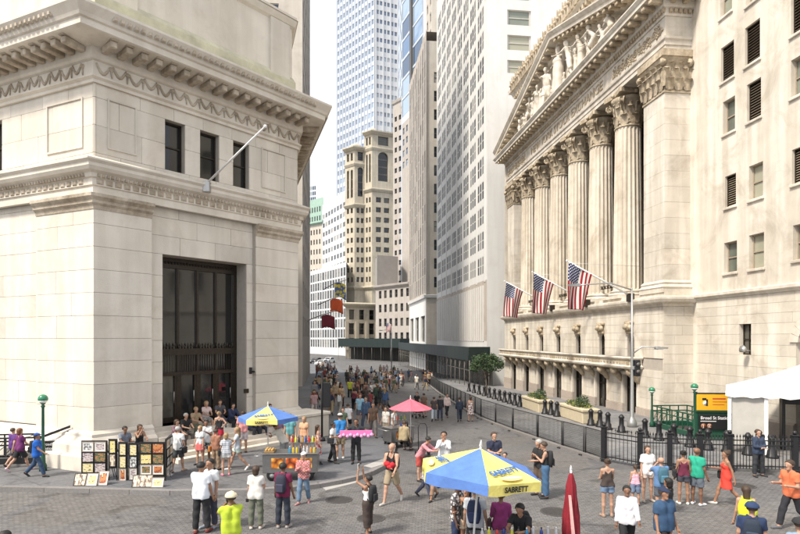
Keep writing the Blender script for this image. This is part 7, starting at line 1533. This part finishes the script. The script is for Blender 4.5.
P_(664, None, 486, 20, 'person in navy shirt and dark cap walking on the open setts', 0, top=('polo', (0.03, 0.07, 0.14)), bot=('trousers', BLK_), hat=('cap', (0.015, 0.025, 0.06)), skin='tan', H=1.76, bw=1.2, legs='walk', loose=0.02)
P_(683.5, 504.5, 450.5, 165, 'person in maroon halter top and tiny shorts seen from behind', 0, [(handbag, BLK_, 'black bag of the person in the maroon halter', 1, 1.0)], top=('tank', (0.12, 0.015, 0.04)), bot=('denim', (0.06, 0.06, 0.08)), hair=('bun', 'black'), fem=True, skin='tan', shoe=(0.7, 0.7, 0.68))
P_(697, 505, 448, 120, 'person with shaved head in green t-shirt and grey shorts', 0, top=('tee', (0.02, 0.33, 0.21)), bot=('shorts', (0.11, 0.13, 0.16)), hair=('none',), skin='brown', shoe=(0.7, 0.7, 0.7), bw=1.1, loose=0.01)
P_(726, 505.5, 449, -100, 'person in red orange dress walking past the fence', 0, [(handbag, BLK_, 'black bag of the person in the red dress', -1, 0.9)], top=('dress', (0.68, 0.055, 0.035)), bot=('none',), dlen=0.36, hair=('bun', 'brown'), fem=True, skin='tan', legs='walk', shoe=(0.7, 0.65, 0.6), arms=('bend', 'back'))
P_(758, 476.5, 429.5, 10, 'guard in dark uniform with folded hands in front of the tent', 0, top=('jacket', (0.03, 0.045, 0.08)), bot=('trousers', (0.025, 0.027, 0.032)), hair=('short', 'brown'), arms=('clasp', 'clasp'), legs='wide', bw=1.12)
P_(746, None, 486, 160, 'person with long brown hair carrying a bright yellow backpack', 0, [(backpack, (0.60, 0.66, 0.03), 'bright lime yellow backpack on the long haired person', 1.3)], top=('tank', (0.6, 0.6, 0.3)), bot=('denim', JEAN), hair=('long', 'brown'), fem=True, H=1.66)
P_(752, None, 503, 150, 'cyclist in dark navy shirt wearing a black and blue helmet', 0, [(backpack, (0.02, 0.03, 0.05), 'black strapped backpack on the helmeted cyclist')], top=('tee', (0.015, 0.03, 0.08)), bot=('shorts', BLK_), hat=('helmet', (0.02, 0.04, 0.10)), skin='light', H=1.74, bw=1.1)
P_(792, 529, 457, -75, 'person in orange top and white vest hurrying past the cyclists', 0, top=('tee', (0.62, 0.16, 0.07)), bot=('trousers', (0.02, 0.02, 0.025)), hair=('short', 'brown'), legs='walk', arms=('bend', 'bend'), shoe=(0.12, 0.12, 0.13), lean=6, bw=1.1)
P_(800, None, 519, 170, 'cyclist in black helmet and grey blue shirt behind the one in orange', 0, top=('tee', (0.2, 0.28, 0.36)), bot=('shorts', BLK_), hat=('helmet', (0.02, 0.02, 0.022)), H=1.7)
P_(5, None, 531, 180, 'dark haired person in black standing on the setts across from the picture stall', 0, top=('tee', (0.03, 0.03, 0.04)), bot=('trousers', BLK_), hair=('short', 'black'), H=1.7)
# middle distance
for px, ft, hd, yw, lab, sp in (
    (386, 411, 391, -60, 'person in black walking alone on the roadway beyond the pink umbrella', dict(top=('tee', BLK_), bot=('trousers', BLK_), legs='walk')),
    (434, 421, 398.5, 175, 'person in dark shirt and pale jeans walking away past the pink umbrella', dict(top=('tee', (0.07, 0.05, 0.05)), bot=('trousers', (0.42, 0.46, 0.5)), legs='walk')),
    (440, 420.5, 399, 170, 'person in charcoal beside the one in pale jeans', dict(top=('jacket', (0.03, 0.03, 0.035)), bot=('trousers', (0.04, 0.05, 0.08)))),
    (447, 417, 394, 20, 'person in pale pink shirt and black trousers near the barrier', dict(top=('shirt', (0.62, 0.48, 0.44)), bot=('trousers', BLK_), legs='walk')),
    (459.5, 421.5, 399.5, 178, 'person in navy suit walking away along the barrier', dict(top=('jacket', (0.02, 0.03, 0.05)), bot=('trousers', (0.02, 0.028, 0.045)), legs='walk', hair=('short', 'black'))),
    (470.5, 421.5, 399.5, -170, 'person in floral dress walking along the barrier', dict(top=('dress', (0.18, 0.10, 0.10), 'floral'), bot=('none',), fem=True, hair=('bob', 'brown'))),
    (417, 415, 394, -30, 'person in black top near the barrier beyond the pink umbrella', dict(top=('tee', BLK_), bot=('shorts', GREY))),
    (424, 417, 395, 160, 'person in brown top and shorts beside a pushchair', dict(top=('tee', (0.16, 0.10, 0.07)), bot=('shorts', (0.3, 0.2, 0.16)))),
    (348, 433, 403, 165, 'person in white tee and dark shorts walking into the crowd', dict(top=('tee', WHT), bot=('shorts', BLK_), legs='walk', bw=1.1)),
    (343, 440, 408, 0, 'person in dark green top at the near edge of the crowd', dict(top=('tee', (0.07, 0.1, 0.06)), bot=('trousers', BLK_))),
    (366, 429, 396, -20, 'person in blue and black walking out of the crowd', dict(top=('jacket', (0.06, 0.10, 0.17)), bot=('trousers', (0.05, 0.06, 0.09)), legs='walk')),
    (373, 437, 402, 10, 'person in brown vest and grey trousers walking out of the crowd', dict(top=('tee', (0.10, 0.06, 0.04)), bot=('trousers', (0.16, 0.14, 0.13)), legs='walk2', skin='tan')),
    (360, 425, 394, 15, 'person in light blue shirt in the crowd', dict(top=('tee', (0.24, 0.42, 0.52)), bot=('shorts', (0.1, 0.1, 0.12)))),
    (386, 438, 410, -35, 'person in pale floral shirt beside the pink umbrella', dict(top=('tee', (0.56, 0.52, 0.46), 'floral'), bot=('shorts', (0.3, 0.25, 0.18)), bw=1.15)),
    (394, 440, 412, 60, 'person in white shirt at the pink umbrella stall', dict(top=('tee', (0.6, 0.58, 0.55)), bot=('trousers', (0.1, 0.1, 0.1)))),
    (350, 399, 379, 0, 'person in yellow green top in the middle of the crowd', dict(top=('tee', (0.52, 0.56, 0.06)), bot=('trousers', BLK_)))):
    sp.setdefault('hair', ('short', 'brown')); P_(px, ft, hd, yw, lab, S14 if px < 396 and px > 330 and ft > 415 else 0.0, **sp)
P_(404, None, 430, 150, 'person in khaki shirt sitting at the pink umbrella stall', seat=onground(403, 452), top=('shirt', (0.30, 0.24, 0.14)), bot=('trousers', (0.06, 0.05, 0.05)), legs='sit', hair=('short', 'brown'), bw=1.2, lean=12)

# ------------------------------------------------------------------ the crowd further off
TEMPL = []
crowd_cols = [('white', WHT, BLK_), ('black', BLK_, JEAN), ('navy', NAVY, KHAKI), ('grey', (0.22, 0.22, 0.23), BLK_), ('red', (0.26, 0.05, 0.05), JEAN), ('blue', (0.06, 0.11, 0.22), (0.1, 0.1, 0.12)), ('green', (0.09, 0.14, 0.08), KHAKI), ('tan', (0.38, 0.28, 0.18), BLK_), ('pink', (0.46, 0.30, 0.30), (0.5, 0.45, 0.42)), ('pale blue', (0.36, 0.45, 0.54), NAVY), ('maroon', (0.15, 0.03, 0.05), BLK_), ('dark green', (0.04, 0.07, 0.05), BLK_), ('cream', (0.6, 0.56, 0.48), GREY), ('charcoal', (0.04, 0.04, 0.045), (0.1, 0.1, 0.1)), ('plain white', (0.66, 0.66, 0.66), (0.3, 0.28, 0.25))]
for i, (nm, tc_, bc) in enumerate(crowd_cols):
    fem = i % 3 == 1; r, J = make_person(dict(H=1.64 + 0.045 * (i % 4), top=(('tee', 'jacket', 'tank', 'shirt')[i % 4], tc_), bot=(('trousers', 'shorts', 'trousers', 'capri')[i % 4], bc), legs=('walk', 'stand', 'walk2', 'shift')[i % 4], fem=fem, hair=(('short', 'long', 'bob', 'short')[i % 4], ('black', 'brown', 'blond')[i % 3]), skin=('light', 'tan', 'brown')[i % 3], arms=(('fwd', 'back'), ('down', 'phone'), ('back', 'fwd'), ('down', 'down'))[i % 4]), 0.040, 'person', False)
    TEMPL.append((r, nm, ('walking', 'standing', 'walking', 'standing')[i % 4])); r['used'] = 0
def crowd(px, ft, yaw, k, where, group, dz):
    r, nm, act = TEMPL[k]; p = onground(px, ft, dz); lab = 'distant person in %s top %s %s' % (nm, act, where)
    if not r['used']: o = r; r['used'] = 1; o.location = p; o.rotation_euler = (0, 0, R(yaw)); tag(o, lab, 'person', group)
    else: o = dup(r, p, R(yaw), lab, group)
    return o
rg = random.Random(31); spots = []
def scatter(n, fpx, fpy, mind, where, group, dz):
    c = 0; tries = 0
    while c < n and tries < 4000:
        tries += 1; py = fpy(rg); px = fpx(rg, py); p = onground(px, py, dz)
        if any((p.x - q.x) ** 2 + (p.y - q.y) ** 2 < mind ** 2 for q in spots): continue
        spots.append(p); crowd(px, py, rg.choice((0, 180, rg.uniform(0, 360), 20, 160)), rg.randrange(len(TEMPL)), where, group, dz); c += 1
scatter(62, lambda r, y: r.uniform(313 + max(0, (400 - y)) * 0.12, 334 + (y - 372) * 0.30), lambda r: 370 + 48 * (r.random() ** 1.3), 0.62, 'in the dense crowd beside the bank', 'crowd along the bank pavement', S14)
scatter(46, lambda r, y: r.uniform(346, 402), lambda r: r.uniform(374, 393), 0.8, 'in the open far roadway', 'people on the far roadway', 0.0)
scatter(24, lambda r, y: r.uniform(350, 386), lambda r: r.uniform(392, 418), 0.8, 'between the crowd and the pink umbrella', 'people on the middle roadway', 0.0)
scatter(12, lambda r, y: r.uniform(402, 432), lambda r: r.uniform(377, 391), 1.5, 'by the start of the barriers', 'people by the start of the barriers', 0.0)
for r, nm, act in TEMPL:
    if not r['used']:
        for ch in list(r.children): bpy.data.objects.remove(ch)
        bpy.data.objects.remove(r)
    else: del r['used']
for o in COL.objects:
    if 'used' in o.keys(): del o['used']
# ------------------------------------------------------------------ umbrellas, carts and stalls
def cval(c): return mat('canvas_%d_%d_%d' % tuple(int(x * 100) for x in c), c, 0.8, 0.16, 4, 0.5, 9)
M_pole = mat('pole_white', (0.6, 0.6, 0.58), 0.5, 0.05, 5)
def umbrella(p, rz, rad, zrim, zap, cols, n=8, val=0.2, label='', group=None, text=None, vent=True):
    e = empty('umbrella', p, rz, label, 'umbrella', group); MB().tube([(0, 0, 0), (0, 0, zap + 0.06)], 0.022, 8).build('pole', M_pole, e); MB().lathe([(0.0, -0.04), (0.035, 0), (0.012, 0.1), (0, 0.12)], 8, (0, 0, zap + 0.05)).build('finial', M_pole, e)
    for k in range(n):
        a0, a1 = 2 * math.pi * k / n, 2 * math.pi * (k + 1) / n; p0 = Vector((math.cos(a0) * rad, math.sin(a0) * rad, zrim)); p1 = Vector((math.cos(a1) * rad, math.sin(a1) * rad, zrim)); ap = Vector((0, 0, zap)); m = MB(); vs = []; ns = 6
        for i in range(ns + 1):
            t = i / ns
            for j in range(5): s_ = j / 4; q = p0.lerp(p1, s_).lerp(ap, t); q.z -= 0.035 * math.sin(math.pi * s_) * math.sin(math.pi * (0.3 + 0.7 * (1 - t)) * 0.6); vs.append(q)
        m.add(vs, [(i*5+j, i*5+j+1, (i+1)*5+j+1, (i+1)*5+j) for i in range(ns) for j in range(4)], 0, True)
        pn = m.build('canopy_panel', cval(cols[k % len(cols)]), e)
        if val:
            v = MB(); vv = []
            for j in range(7): s_ = j / 6; q = p0.lerp(p1, s_); q2 = q * 1.0; out = Vector((q.x, q.y, 0)).normalized() * 0.02 * math.sin(s_ * 9); vv += [q, q + out + Vector((0, 0, -val - 0.02 * math.sin(s_ * 6.3)))]
            v.add(vv, [(2*j, 2*j+1, 2*j+3, 2*j+2) for j in range(6)], 0, True); v.build('valance', cval(cols[k % len(cols)]), pn)
        MB().tube([ap - Vector((0, 0, 0.03)), p0 - Vector((0, 0, 0.03))], 0.008, 4).build('rib', M_pole, e)
        if text and k % 2 == text[1]:
            am = (a0 + a1) / 2; d = Vector((math.cos(am), math.sin(am), 0)); ri = rad * math.cos(math.pi / n); tx = Vector((-d.y, d.x, 0)); upv = (Vector((0, 0, zap)) - Vector((d.x * ri, d.y * ri, zrim))).normalized(); nn = tx.cross(upv); c = d * ri
            W1 = 2 * rad * math.sin(math.pi / n)
            def put(me, mt, o, X, Y): Z = X.cross(Y); me.materials.append(mt); ob = link('lettering', me, pn); ob.matrix_local = Matrix(((X.x, Y.x, Z.x, o.x), (X.y, Y.y, Z.y, o.y), (X.z, Y.z, Z.z, o.z), (0, 0, 0, 1))); kind(ob, 'stuff')
            if val: put(text_mesh(text[0], val * 0.72, 0, bold=val * 0.03), cval((0.02, 0.02, 0.02)), Vector((c.x, c.y, zrim - val * 0.52)) + d * 0.035, tx, Vector((0, 0, 1)))
            slo = (Vector((0, 0, zap)) - Vector((c.x, c.y, zrim))); o = Vector((c.x, c.y, zrim)) + slo * 0.31 + nn * 0.02; rt = Matrix.Rotation(R(10), 3, nn); put(text_mesh(text[0], W1 * 0.15, 0, bold=0.009), cval((0.03, 0.12, 0.35)), o, rt @ tx, rt @ upv)
            o2 = Vector((c.x, c.y, zrim)) + slo * 0.12; bun = MB()
            for (wx_, hy_, col_) in ((0.20, 0.040, 0), (0.22, 0.018, 1)):
                vs = [o2 + nn * (0.02 + 0.004 * col_) + tx * (W1 * wx_ * math.cos(th)) + upv * (W1 * hy_ * 1.4 * math.sin(th) + 0.015 * col_) for th in [2 * math.pi * q / 18 for q in range(18)]]; bun.add(vs, [tuple(range(18))], col_)
            kind(bun.build('hot_dog_print', [cval((0.75, 0.55, 0.25)), cval((0.62, 0.55, 0.42))], pn), 'stuff')
    return e
YEL, BLU = (0.74, 0.63, 0.17), (0.085, 0.18, 0.46); CRM = (0.78, 0.70, 0.28)
pu = Vector((1.36, 11.2, 0.0))
ub = umbrella(pu, R(30), 1.24, 2.42, 2.84, [YEL, BLU], 6, 0.19, 'large yellow and blue panelled vendor umbrella over the drinks cart', None, ('SABRETT', 0))
ub.rotation_euler = (Matrix.Rotation(R(4.5), 3, 'Y') @ Matrix.Rotation(R(30), 3, 'Z')).to_euler()
pl2_ = onground(268, 470, S14)
umbrella(pl2_, R(0), 1.10, 2.10 - S14, 2.50 - S14, [YEL, BLU], 6, 0.16, 'smaller yellow and blue panelled umbrella over the hot food cart by the steps', None, ('SABRETT', 0))
pp = onground(410.5, 447.5)
umbrella(pp, 0, 0.98, 1.78, 2.22, [(0.78, 0.12, 0.17)], 8, 0.0, 'pink red umbrella over the middle vendor stall')
# folded red umbrella
fr_ = Vector(((571 - CX) / F * 11.4, 11.4, 0)); e = empty('folded_umbrella', fr_, 0, 'tall folded dark red umbrella with a pale strap beside the drinks cart', 'umbrella'); MB().tube([(0, 0, 0), (0, 0, 2.36)], 0.022, 8).build('pole', M_pole, e); m = MB(); vs = []; nseg = 24; rows = [(0.9, 0.17), (0.95, 0.20), (1.15, 0.185), (1.45, 0.165), (1.75, 0.135), (2.05, 0.10), (2.25, 0.05), (2.32, 0.015)]
for z_, r_ in rows:
    for i in range(nseg): a = 2 * math.pi * i / nseg + 0.35 * z_; q = r_ * 0.86 * (1 + 0.24 * math.cos(8 * a)); vs.append((q * math.cos(a), q * math.sin(a), z_))
m.add(vs, [(k*nseg+i, k*nseg+(i+1) % nseg, (k+1)*nseg+(i+1) % nseg, (k+1)*nseg+i) for k in range(len(rows)-1) for i in range(nseg)], 0, True); m.build('folded_canopy', cval((0.22, 0.010, 0.020)), e)
m = MB(); m.add([(-0.10, -0.16, 1.9), (-0.05, -0.175, 1.9), (0.02, -0.225, 1.05), (-0.05, -0.225, 1.05)], [(0, 1, 2, 3)]); m.build('strap', cval((0.6, 0.35, 0.33)), e); MB().lathe([(0, -0.05), (0.03, 0), (0.01, 0.06), (0, 0.08)], 8, (0, 0, 2.38)).build('finial', M_pole, e)
# carts
def food_mat(name, c):
    m, N, L, B = new_mat(name); tc = N.new('ShaderNodeTexCoord'); v = N.new('ShaderNodeTexVoronoi'); v.inputs['Scale'].default_value = 5; L.new(tc.outputs['Object'], v.inputs['Vector']); r = ramp(N, [(0.1, (0.70, 0.45, 0.10)), (0.35, c), (0.7, (0.12, 0.03, 0.01))]); L.new(v.outputs['Distance'], r.inputs['Fac']); L.new(r.outputs['Color'], B.inputs['Base Color']); B.inputs['Roughness'].default_value = 0.4; return m
FOOD = [food_mat('food_print_%d' % i, c) for i, c in enumerate(((0.55, 0.18, 0.02), (0.6, 0.10, 0.02), (0.5, 0.25, 0.05)))]
BOTC = [(0.55, 0.03, 0.03), (0.03, 0.25, 0.45), (0.65, 0.45, 0.03), (0.6, 0.6, 0.05), (0.04, 0.03, 0.03), (0.05, 0.3, 0.08), (0.6, 0.25, 0.03), (0.5, 0.5, 0.52), (0.02, 0.05, 0.25)]
bot_me = []
for i, c_ in enumerate(BOTC):
    m = MB(); m.lathe([(0.032, 0), (0.034, 0.01), (0.034, 0.13), (0.026, 0.16), (0.013, 0.185), (0.013, 0.2)], 10, m=0); m.lathe([(0.016, 0.2), (0.016, 0.225), (0, 0.226)], 8, m=1); bot_me.append((m.mesh('bottle', [mat('drink_%d' % i, c_, 0.15, 0.1, 5), M_white if i % 2 else M_black]), c_))
CN = ['red', 'blue', 'amber', 'yellow', 'black', 'green', 'orange', 'clear grey', 'navy']
def cart(p, rz, w, d, h, label, panels, bottles, where, shelf=True):
    e = empty('food_cart', p, rz, label, 'food cart'); MB().bevbox((-w / 2, -d / 2, 0.28), (w / 2, d / 2, h), 0.02).build('body', M_stainless, e); MB().bevbox((-w / 2 - 0.04, -d / 2 - 0.04, h), (w / 2 + 0.04, d / 2 + 0.04, h + 0.03), 0.008).build('counter', M_stainless, e)
    for x in (-w * 0.33, w * 0.33):
        for y in (-d / 2 + 0.08, d / 2 - 0.08):
            wh = MB().lathe([(0.0, -0.035), (0.17, -0.035), (0.19, 0), (0.17, 0.035), (0, 0.035)], 16, M=Matrix.Translation((x, y, 0.19)) @ Matrix.Rotation(R(90), 4, 'X')).build('wheel', M_black, e); MB().lathe([(0, -0.045), (0.08, -0.045), (0.08, 0.045), (0, 0.045)], 10, M=Matrix.Translation((x, y, 0.19)) @ Matrix.Rotation(R(90), 4, 'X')).build('hub', M_steel, wh)
    for i in range(panels): x0 = -w / 2 + 0.30 + (w - 0.4) * i / panels; MB().bevbox((x0, -d / 2 - 0.015, h * 0.48), (x0 + (w - 0.4) / panels - 0.08, -d / 2 - 0.001, h * 0.86), 0.005).build('food_panel', FOOD[i % 3], e)
    MB().tube([(-w / 2 - 0.02, -d / 2, h - 0.05), (-w / 2 - 0.25, -d / 2, h - 0.05), (-w / 2 - 0.25, d / 2, h - 0.05), (-w / 2 - 0.02, d / 2, h - 0.05)], 0.015, 6).build('push_handle', M_steel, e)
    if shelf:
        for x in (-0.05, w / 2 - 0.05): MB().tube([(x, d / 2 - 0.06, h), (x, d / 2 - 0.06, h + 0.5)], 0.012, 6).build('shelf_post', M_steel, e)
        MB().box((-0.08, d / 2 - 0.16, h + 0.26), (w / 2 - 0.02, d / 2 + 0.02, h + 0.275)).build('shelf', M_stainless, e)
    rg = random.Random(int(w * 100)); T = Matrix.Translation(p) @ Matrix.Rotation(rz, 4, 'Z')
    for i in range(bottles):
        k = rg.randrange(len(bot_me)); on = shelf and i >= bottles // 2; u = (i % (bottles // 2)) / max(1, bottles // 2 - 1) if shelf else i / (bottles - 1)
        q = T @ Vector(((-0.02 + u * (w / 2 - 0.1)) if shelf else (-w * 0.42 + u * w * 0.84), (d / 2 - 0.07) if on else (-d / 2 + 0.12 if shelf else -0.1 + 0.06 * (i % 2)), h + (0.275 if on else 0.03)))
        o = link('bottle', bot_me[k][0], None, q); tag(o, '%s drink bottle %s' % (CN[k], where), 'bottle', 'bottles ' + where)
    return e
p = onground(289, 482, S14); p.y += 0.45
cart(p, R(3), 1.85, 0.8, 0.92, 'stainless steel food cart with orange food pictures below the bank steps', 3, 16, 'on the hot food cart by the steps')
g_ = empty('bread_crate', p + Matrix.Rotation(R(3), 3, 'Z') @ Vector((-0.72, -0.05, 0.95)), R(3), 'low crate of rolls on the end of the hot food cart by the steps', 'crate'); MB().bevbox((-0.17, -0.25, 0), (0.17, 0.25, 0.06), 0.01).build('tray', plain('tray', (0.25, 0.16, 0.07)), g_)
for i in range(10): MB().lathe([(0, -0.07), (0.04, -0.05), (0.045, 0.05), (0, 0.07)], 8, M=Matrix.Translation((-0.1 + 0.1 * (i % 3), -0.18 + 0.11 * (i // 3), 0.09)) @ Matrix.Rotation(R(90), 4, 'X')).build('roll', plain('bread', (0.45, 0.27, 0.09)), g_)
cart(Vector((2.35, 11.35, 0)), R(2), 1.75, 0.8, 1.0, 'drinks cart with a row of drink bottles under the large umbrella', 3, 11, 'on the drinks cart', False)
cart(Vector((pp.x - 0.55, pp.y + 0.2, 0)), R(35), 1.3, 0.7, 0.9, 'cluttered vendor cart under the pink umbrella', 2, 8, 'on the cart under the pink umbrella', True)
# loop-handled hand truck
q = onground(423, 456); e = empty('hand_truck', q, R(20), 'black hand truck with loop handle standing near the pink umbrella', 'hand truck'); MB().tube([(-0.2, 0, 0.1), (-0.2, 0.05, 1.2), (-0.12, 0.06, 1.36), (0.12, 0.06, 1.36), (0.2, 0.05, 1.2), (0.2, 0, 0.1)], 0.018, 6).build('frame', M_black, e); MB().bevbox((-0.24, -0.3, 0.02), (0.24, 0.02, 0.05), 0.008).build('toe_plate', M_black, e)
for s_ in (-1, 1): MB().lathe([(0, -0.03), (0.12, -0.03), (0.12, 0.03), (0, 0.03)], 12, M=Matrix.Translation((0.28 * s_, 0.06, 0.12)) @ Matrix.Rotation(R(90), 4, 'Y')).build('wheel', M_black, e)
# pushchair
q = onground(418, 418); e = empty('pushchair', q, R(200), 'dark folding pushchair on the roadway beyond the pink umbrella', 'pushchair'); MB().bevbox((-0.22, -0.25, 0.35), (0.22, 0.25, 0.5), 0.04).build('seat', plain('pram', (0.03, 0.03, 0.04)), e); MB().bevbox((-0.22, 0.18, 0.45), (0.22, 0.28, 0.95), 0.04).build('backrest', MATS['pram'], e); MB().tube([(-0.22, 0.3, 0.5), (-0.22, 0.5, 1.05), (0.22, 0.5, 1.05), (0.22, 0.3, 0.5)], 0.015, 6).build('handle', M_black, e)
for x in (-0.25, 0.25):
    for y in (-0.3, 0.3): MB().lathe([(0, -0.02), (0.1, -0.02), (0.1, 0.02), (0, 0.02)], 12, M=Matrix.Translation((x, y, 0.1)) @ Matrix.Rotation(R(90), 4, 'Y')).build('wheel', M_black, e); MB().tube([(x, y, 0.1), (x * 0.8, y * 0.6, 0.4)], 0.012, 5).build('strut', M_black, e)

# ------------------------------------------------------------------ picture stall
def art_mat(i, a, b, c, sc):
    m, N, L, B = new_mat('print_%d' % i); tc = N.new('ShaderNodeTexCoord'); v = N.new('ShaderNodeTexNoise'); v.inputs['Scale'].default_value = sc; v.inputs['Detail'].default_value = 3; mp = N.new('ShaderNodeMapping'); mp.inputs['Location'].default_value = (i * 3.1, i * 1.7, 0); mp.inputs['Scale'].default_value = (1, 1, 0.6 if i % 2 else 1.6); L.new(tc.outputs['Object'], mp.inputs[0]); L.new(mp.outputs[0], v.inputs['Vector']); r = ramp(N, [(0.38, a), (0.5, b), (0.6, c)]); r.color_ramp.interpolation = 'CONSTANT' if i % 3 == 0 else 'LINEAR'; L.new(v.outputs['Fac'], r.inputs['Fac']); L.new(r.outputs['Color'], B.inputs['Base Color']); B.inputs['Roughness'].default_value = 0.35; return m
ARTS = [('yellow', (0.72, 0.58, 0.18), (0.70, 0.62, 0.36), (0.16, 0.10, 0.05)), ('cream', (0.70, 0.64, 0.5), (0.52, 0.42, 0.30), (0.16, 0.12, 0.1)), ('dark green', (0.05, 0.07, 0.04), (0.22, 0.2, 0.09), (0.4, 0.16, 0.07)), ('orange', (0.5, 0.2, 0.07), (0.30, 0.08, 0.04), (0.65, 0.5, 0.28)), ('mauve', (0.45, 0.38, 0.4), (0.62, 0.54, 0.5), (0.14, 0.1, 0.12)), ('monochrome', (0.1, 0.1, 0.1), (0.45, 0.45, 0.44), (0.7, 0.7, 0.68)), ('pale yellow', (0.68, 0.62, 0.4), (0.62, 0.5, 0.22), (0.22, 0.2, 0.12)), ('brown', (0.18, 0.09, 0.04), (0.45, 0.28, 0.12), (0.65, 0.5, 0.3))]
AM = [art_mat(i, a, b, c, 11.0 + i % 3 * 4) for i, (n, a, b, c) in enumerate(ARTS)]
RK = ['wide rack at the subway end', 'slim rack of tall prints', 'narrow easel rack', 'narrow rack beside the widest', 'widest rack', 'rack set side-on at the end']
WD = ['top left', 'top right', 'middle left', 'middle right', 'bottom left', 'bottom right']
bb0 = onground(77, 482.5, S14); 
def rackpt(px): q = onground(px, 482.5, S14); return q
def picture(o, w, h, k, label, rz, tilt=0.0, n_=0):
    e = empty('framed_picture', o, rz, label, 'picture', None); e.rotation_euler = (tilt, 0, rz); t = 0.018; m = MB()
    m.box((0, -0.02, 0), (w, 0.006, t)); m.box((0, -0.02, h - t), (w, 0.006, h)); m.box((0, -0.02, t), (t, 0.006, h - t)); m.box((w - t, -0.02, t), (w, 0.006, h - t)); m.build('frame', M_black if n_ % 3 else M_tan, e)
    mt_ = 0.12 * min(w, h) if n_ % 3 == 0 else 0.0; MB().box((t + mt_, -0.010, t + mt_), (w - t - mt_, 0.004, h - t - mt_)).build('print', AM[k], e)
    if mt_: MB().box((t, -0.006, t), (w - t, 0.003, h - t)).build('mat_board', M_white, e)
def yz(py, Y): return CH + (HY - py) / F * Y
rgp = random.Random(17); cnt = 0
for r_, (x0, x1, yt, yb_, nc, nr) in enumerate(((77, 103.5, 441.5, 473, 2, 3), (104.5, 113.5, 440, 467, 1, 2), (114.5, 124, 443, 481, 1, 3), (124.8, 135, 444, 480, 1, 3), (135.8, 162, 443, 475, 2, 3))):
    a, b = rackpt(x0), rackpt(x1); a.y += 0.25; b.y += 0.25; d = b - a; L_ = d.length; rz = math.atan2(d.y, d.x); Y = a.y; zt, zb = yz(yt, Y) - S14, yz(yb_, Y) - S14
    e = empty('picture_rack', a, rz, 'black folding display rack, the ' + RK[r_] + ' of the picture stall', 'rack'); m = MB()
    for x in (0, L_ - 0.03): m.box((x, 0, 0), (x + 0.03, 0.03, zt + 0.03)); 
    m.box((0.03, 0, zt), (L_ - 0.03, 0.03, zt + 0.03)); m.box((0.03, 0, zb - 0.05), (L_ - 0.03, 0.03, zb - 0.02)); m.build('frame', M_black, e); MB().box((0.03, 0.012, zb - 0.02), (L_ - 0.03, 0.022, zt)).build('backing', M_signk, e)
    for x in (0.0, L_ - 0.03): MB().tube([(x + 0.015, 0.03, zt * 0.8), (x + 0.015, 0.5, 0.0)], 0.012, 5).build('stay', M_black, e)
    for c in range(nc):
        for q in range(nr):
            cw = (L_ - 0.06) / nc; chh = (zt - zb) / nr; w_, h_ = cw - 0.024, chh - 0.022; k = rgp.randrange(8); cnt += 1
            T = Matrix.Translation(a) @ Matrix.Rotation(rz, 4, 'Z'); loc = T @ Vector((0.03 + cw * c + 0.012, -0.012, zb + chh * q + 0.011)); row = 'bottom' if q == 0 else 'top' if q == nr - 1 else 'middle'; sd = '' if nc == 1 else (' left' if c == 0 else ' right')
            picture(loc, w_, h_, k, '%s framed picture in the %s%s of the %s' % (ARTS[k][0], row, sd, RK[r_]), rz, 0, cnt)
a = rackpt(163.5); a.y += 0.2; b = Vector(((172.5 - CX) / F * (a.y + 1.1), a.y + 1.1, a.z)); d = b - a; rz = math.atan2(d.y, d.x); L_ = d.length
e = empty('picture_rack', a, rz, 'black display rack set side-on at the steps end of the picture stall', 'rack'); m = MB(); zt = 1.42; m.box((0, 0, 0), (0.03, 0.03, zt)); m.box((L_ - 0.03, 0, 0), (L_, 0.03, zt)); m.box((0.03, 0, zt - 0.03), (L_ - 0.03, 0.03, zt)); m.build('frame', M_black, e); MB().box((0.03, 0.012, 0.1), (L_ - 0.03, 0.022, zt - 0.03)).build('backing', M_signk, e)
for q in range(4):
    for c in range(2): T = Matrix.Translation(a) @ Matrix.Rotation(rz, 4, 'Z'); k = (5, 5, 1, 7)[(q + c) % 4]; picture(T @ Vector((0.05 + c * (L_ - 0.08) / 2, -0.012, 0.15 + 0.31 * q)), (L_ - 0.1) / 2 - 0.03, 0.28, k, '%s framed picture, row %s %s column of the side-on rack' % (ARTS[k][0], ('one from the ground', 'two from the ground', 'three from the ground', 'four from the ground')[q], ('near', 'far')[c]), rz, 0, q + c)
for x0, x1, yb_, yt, k, lab in ((73, 85, 486, 475, 1, 'cream framed picture leaning at the foot of the wide rack'), (85.5, 96.5, 486, 475, 0, 'yellow framed picture leaning at the foot of the wide rack'), (97, 107, 485.5, 473, 3, 'orange framed picture leaning below the slim rack'), (131.5, 151.5, 487.5, 476.5, 1, 'large cream framed picture leaning at the foot of the widest rack'), (151, 163, 487.5, 479, 0, 'small yellow framed picture leaning at the foot of the widest rack')):
    a = onground(x0, yb_, S14); w_ = (x1 - x0) / F * a.y; h_ = (yb_ - yt) / F * a.y * 1.12; picture(a, w_, h_, k, lab, 0.02, R(-22), k)
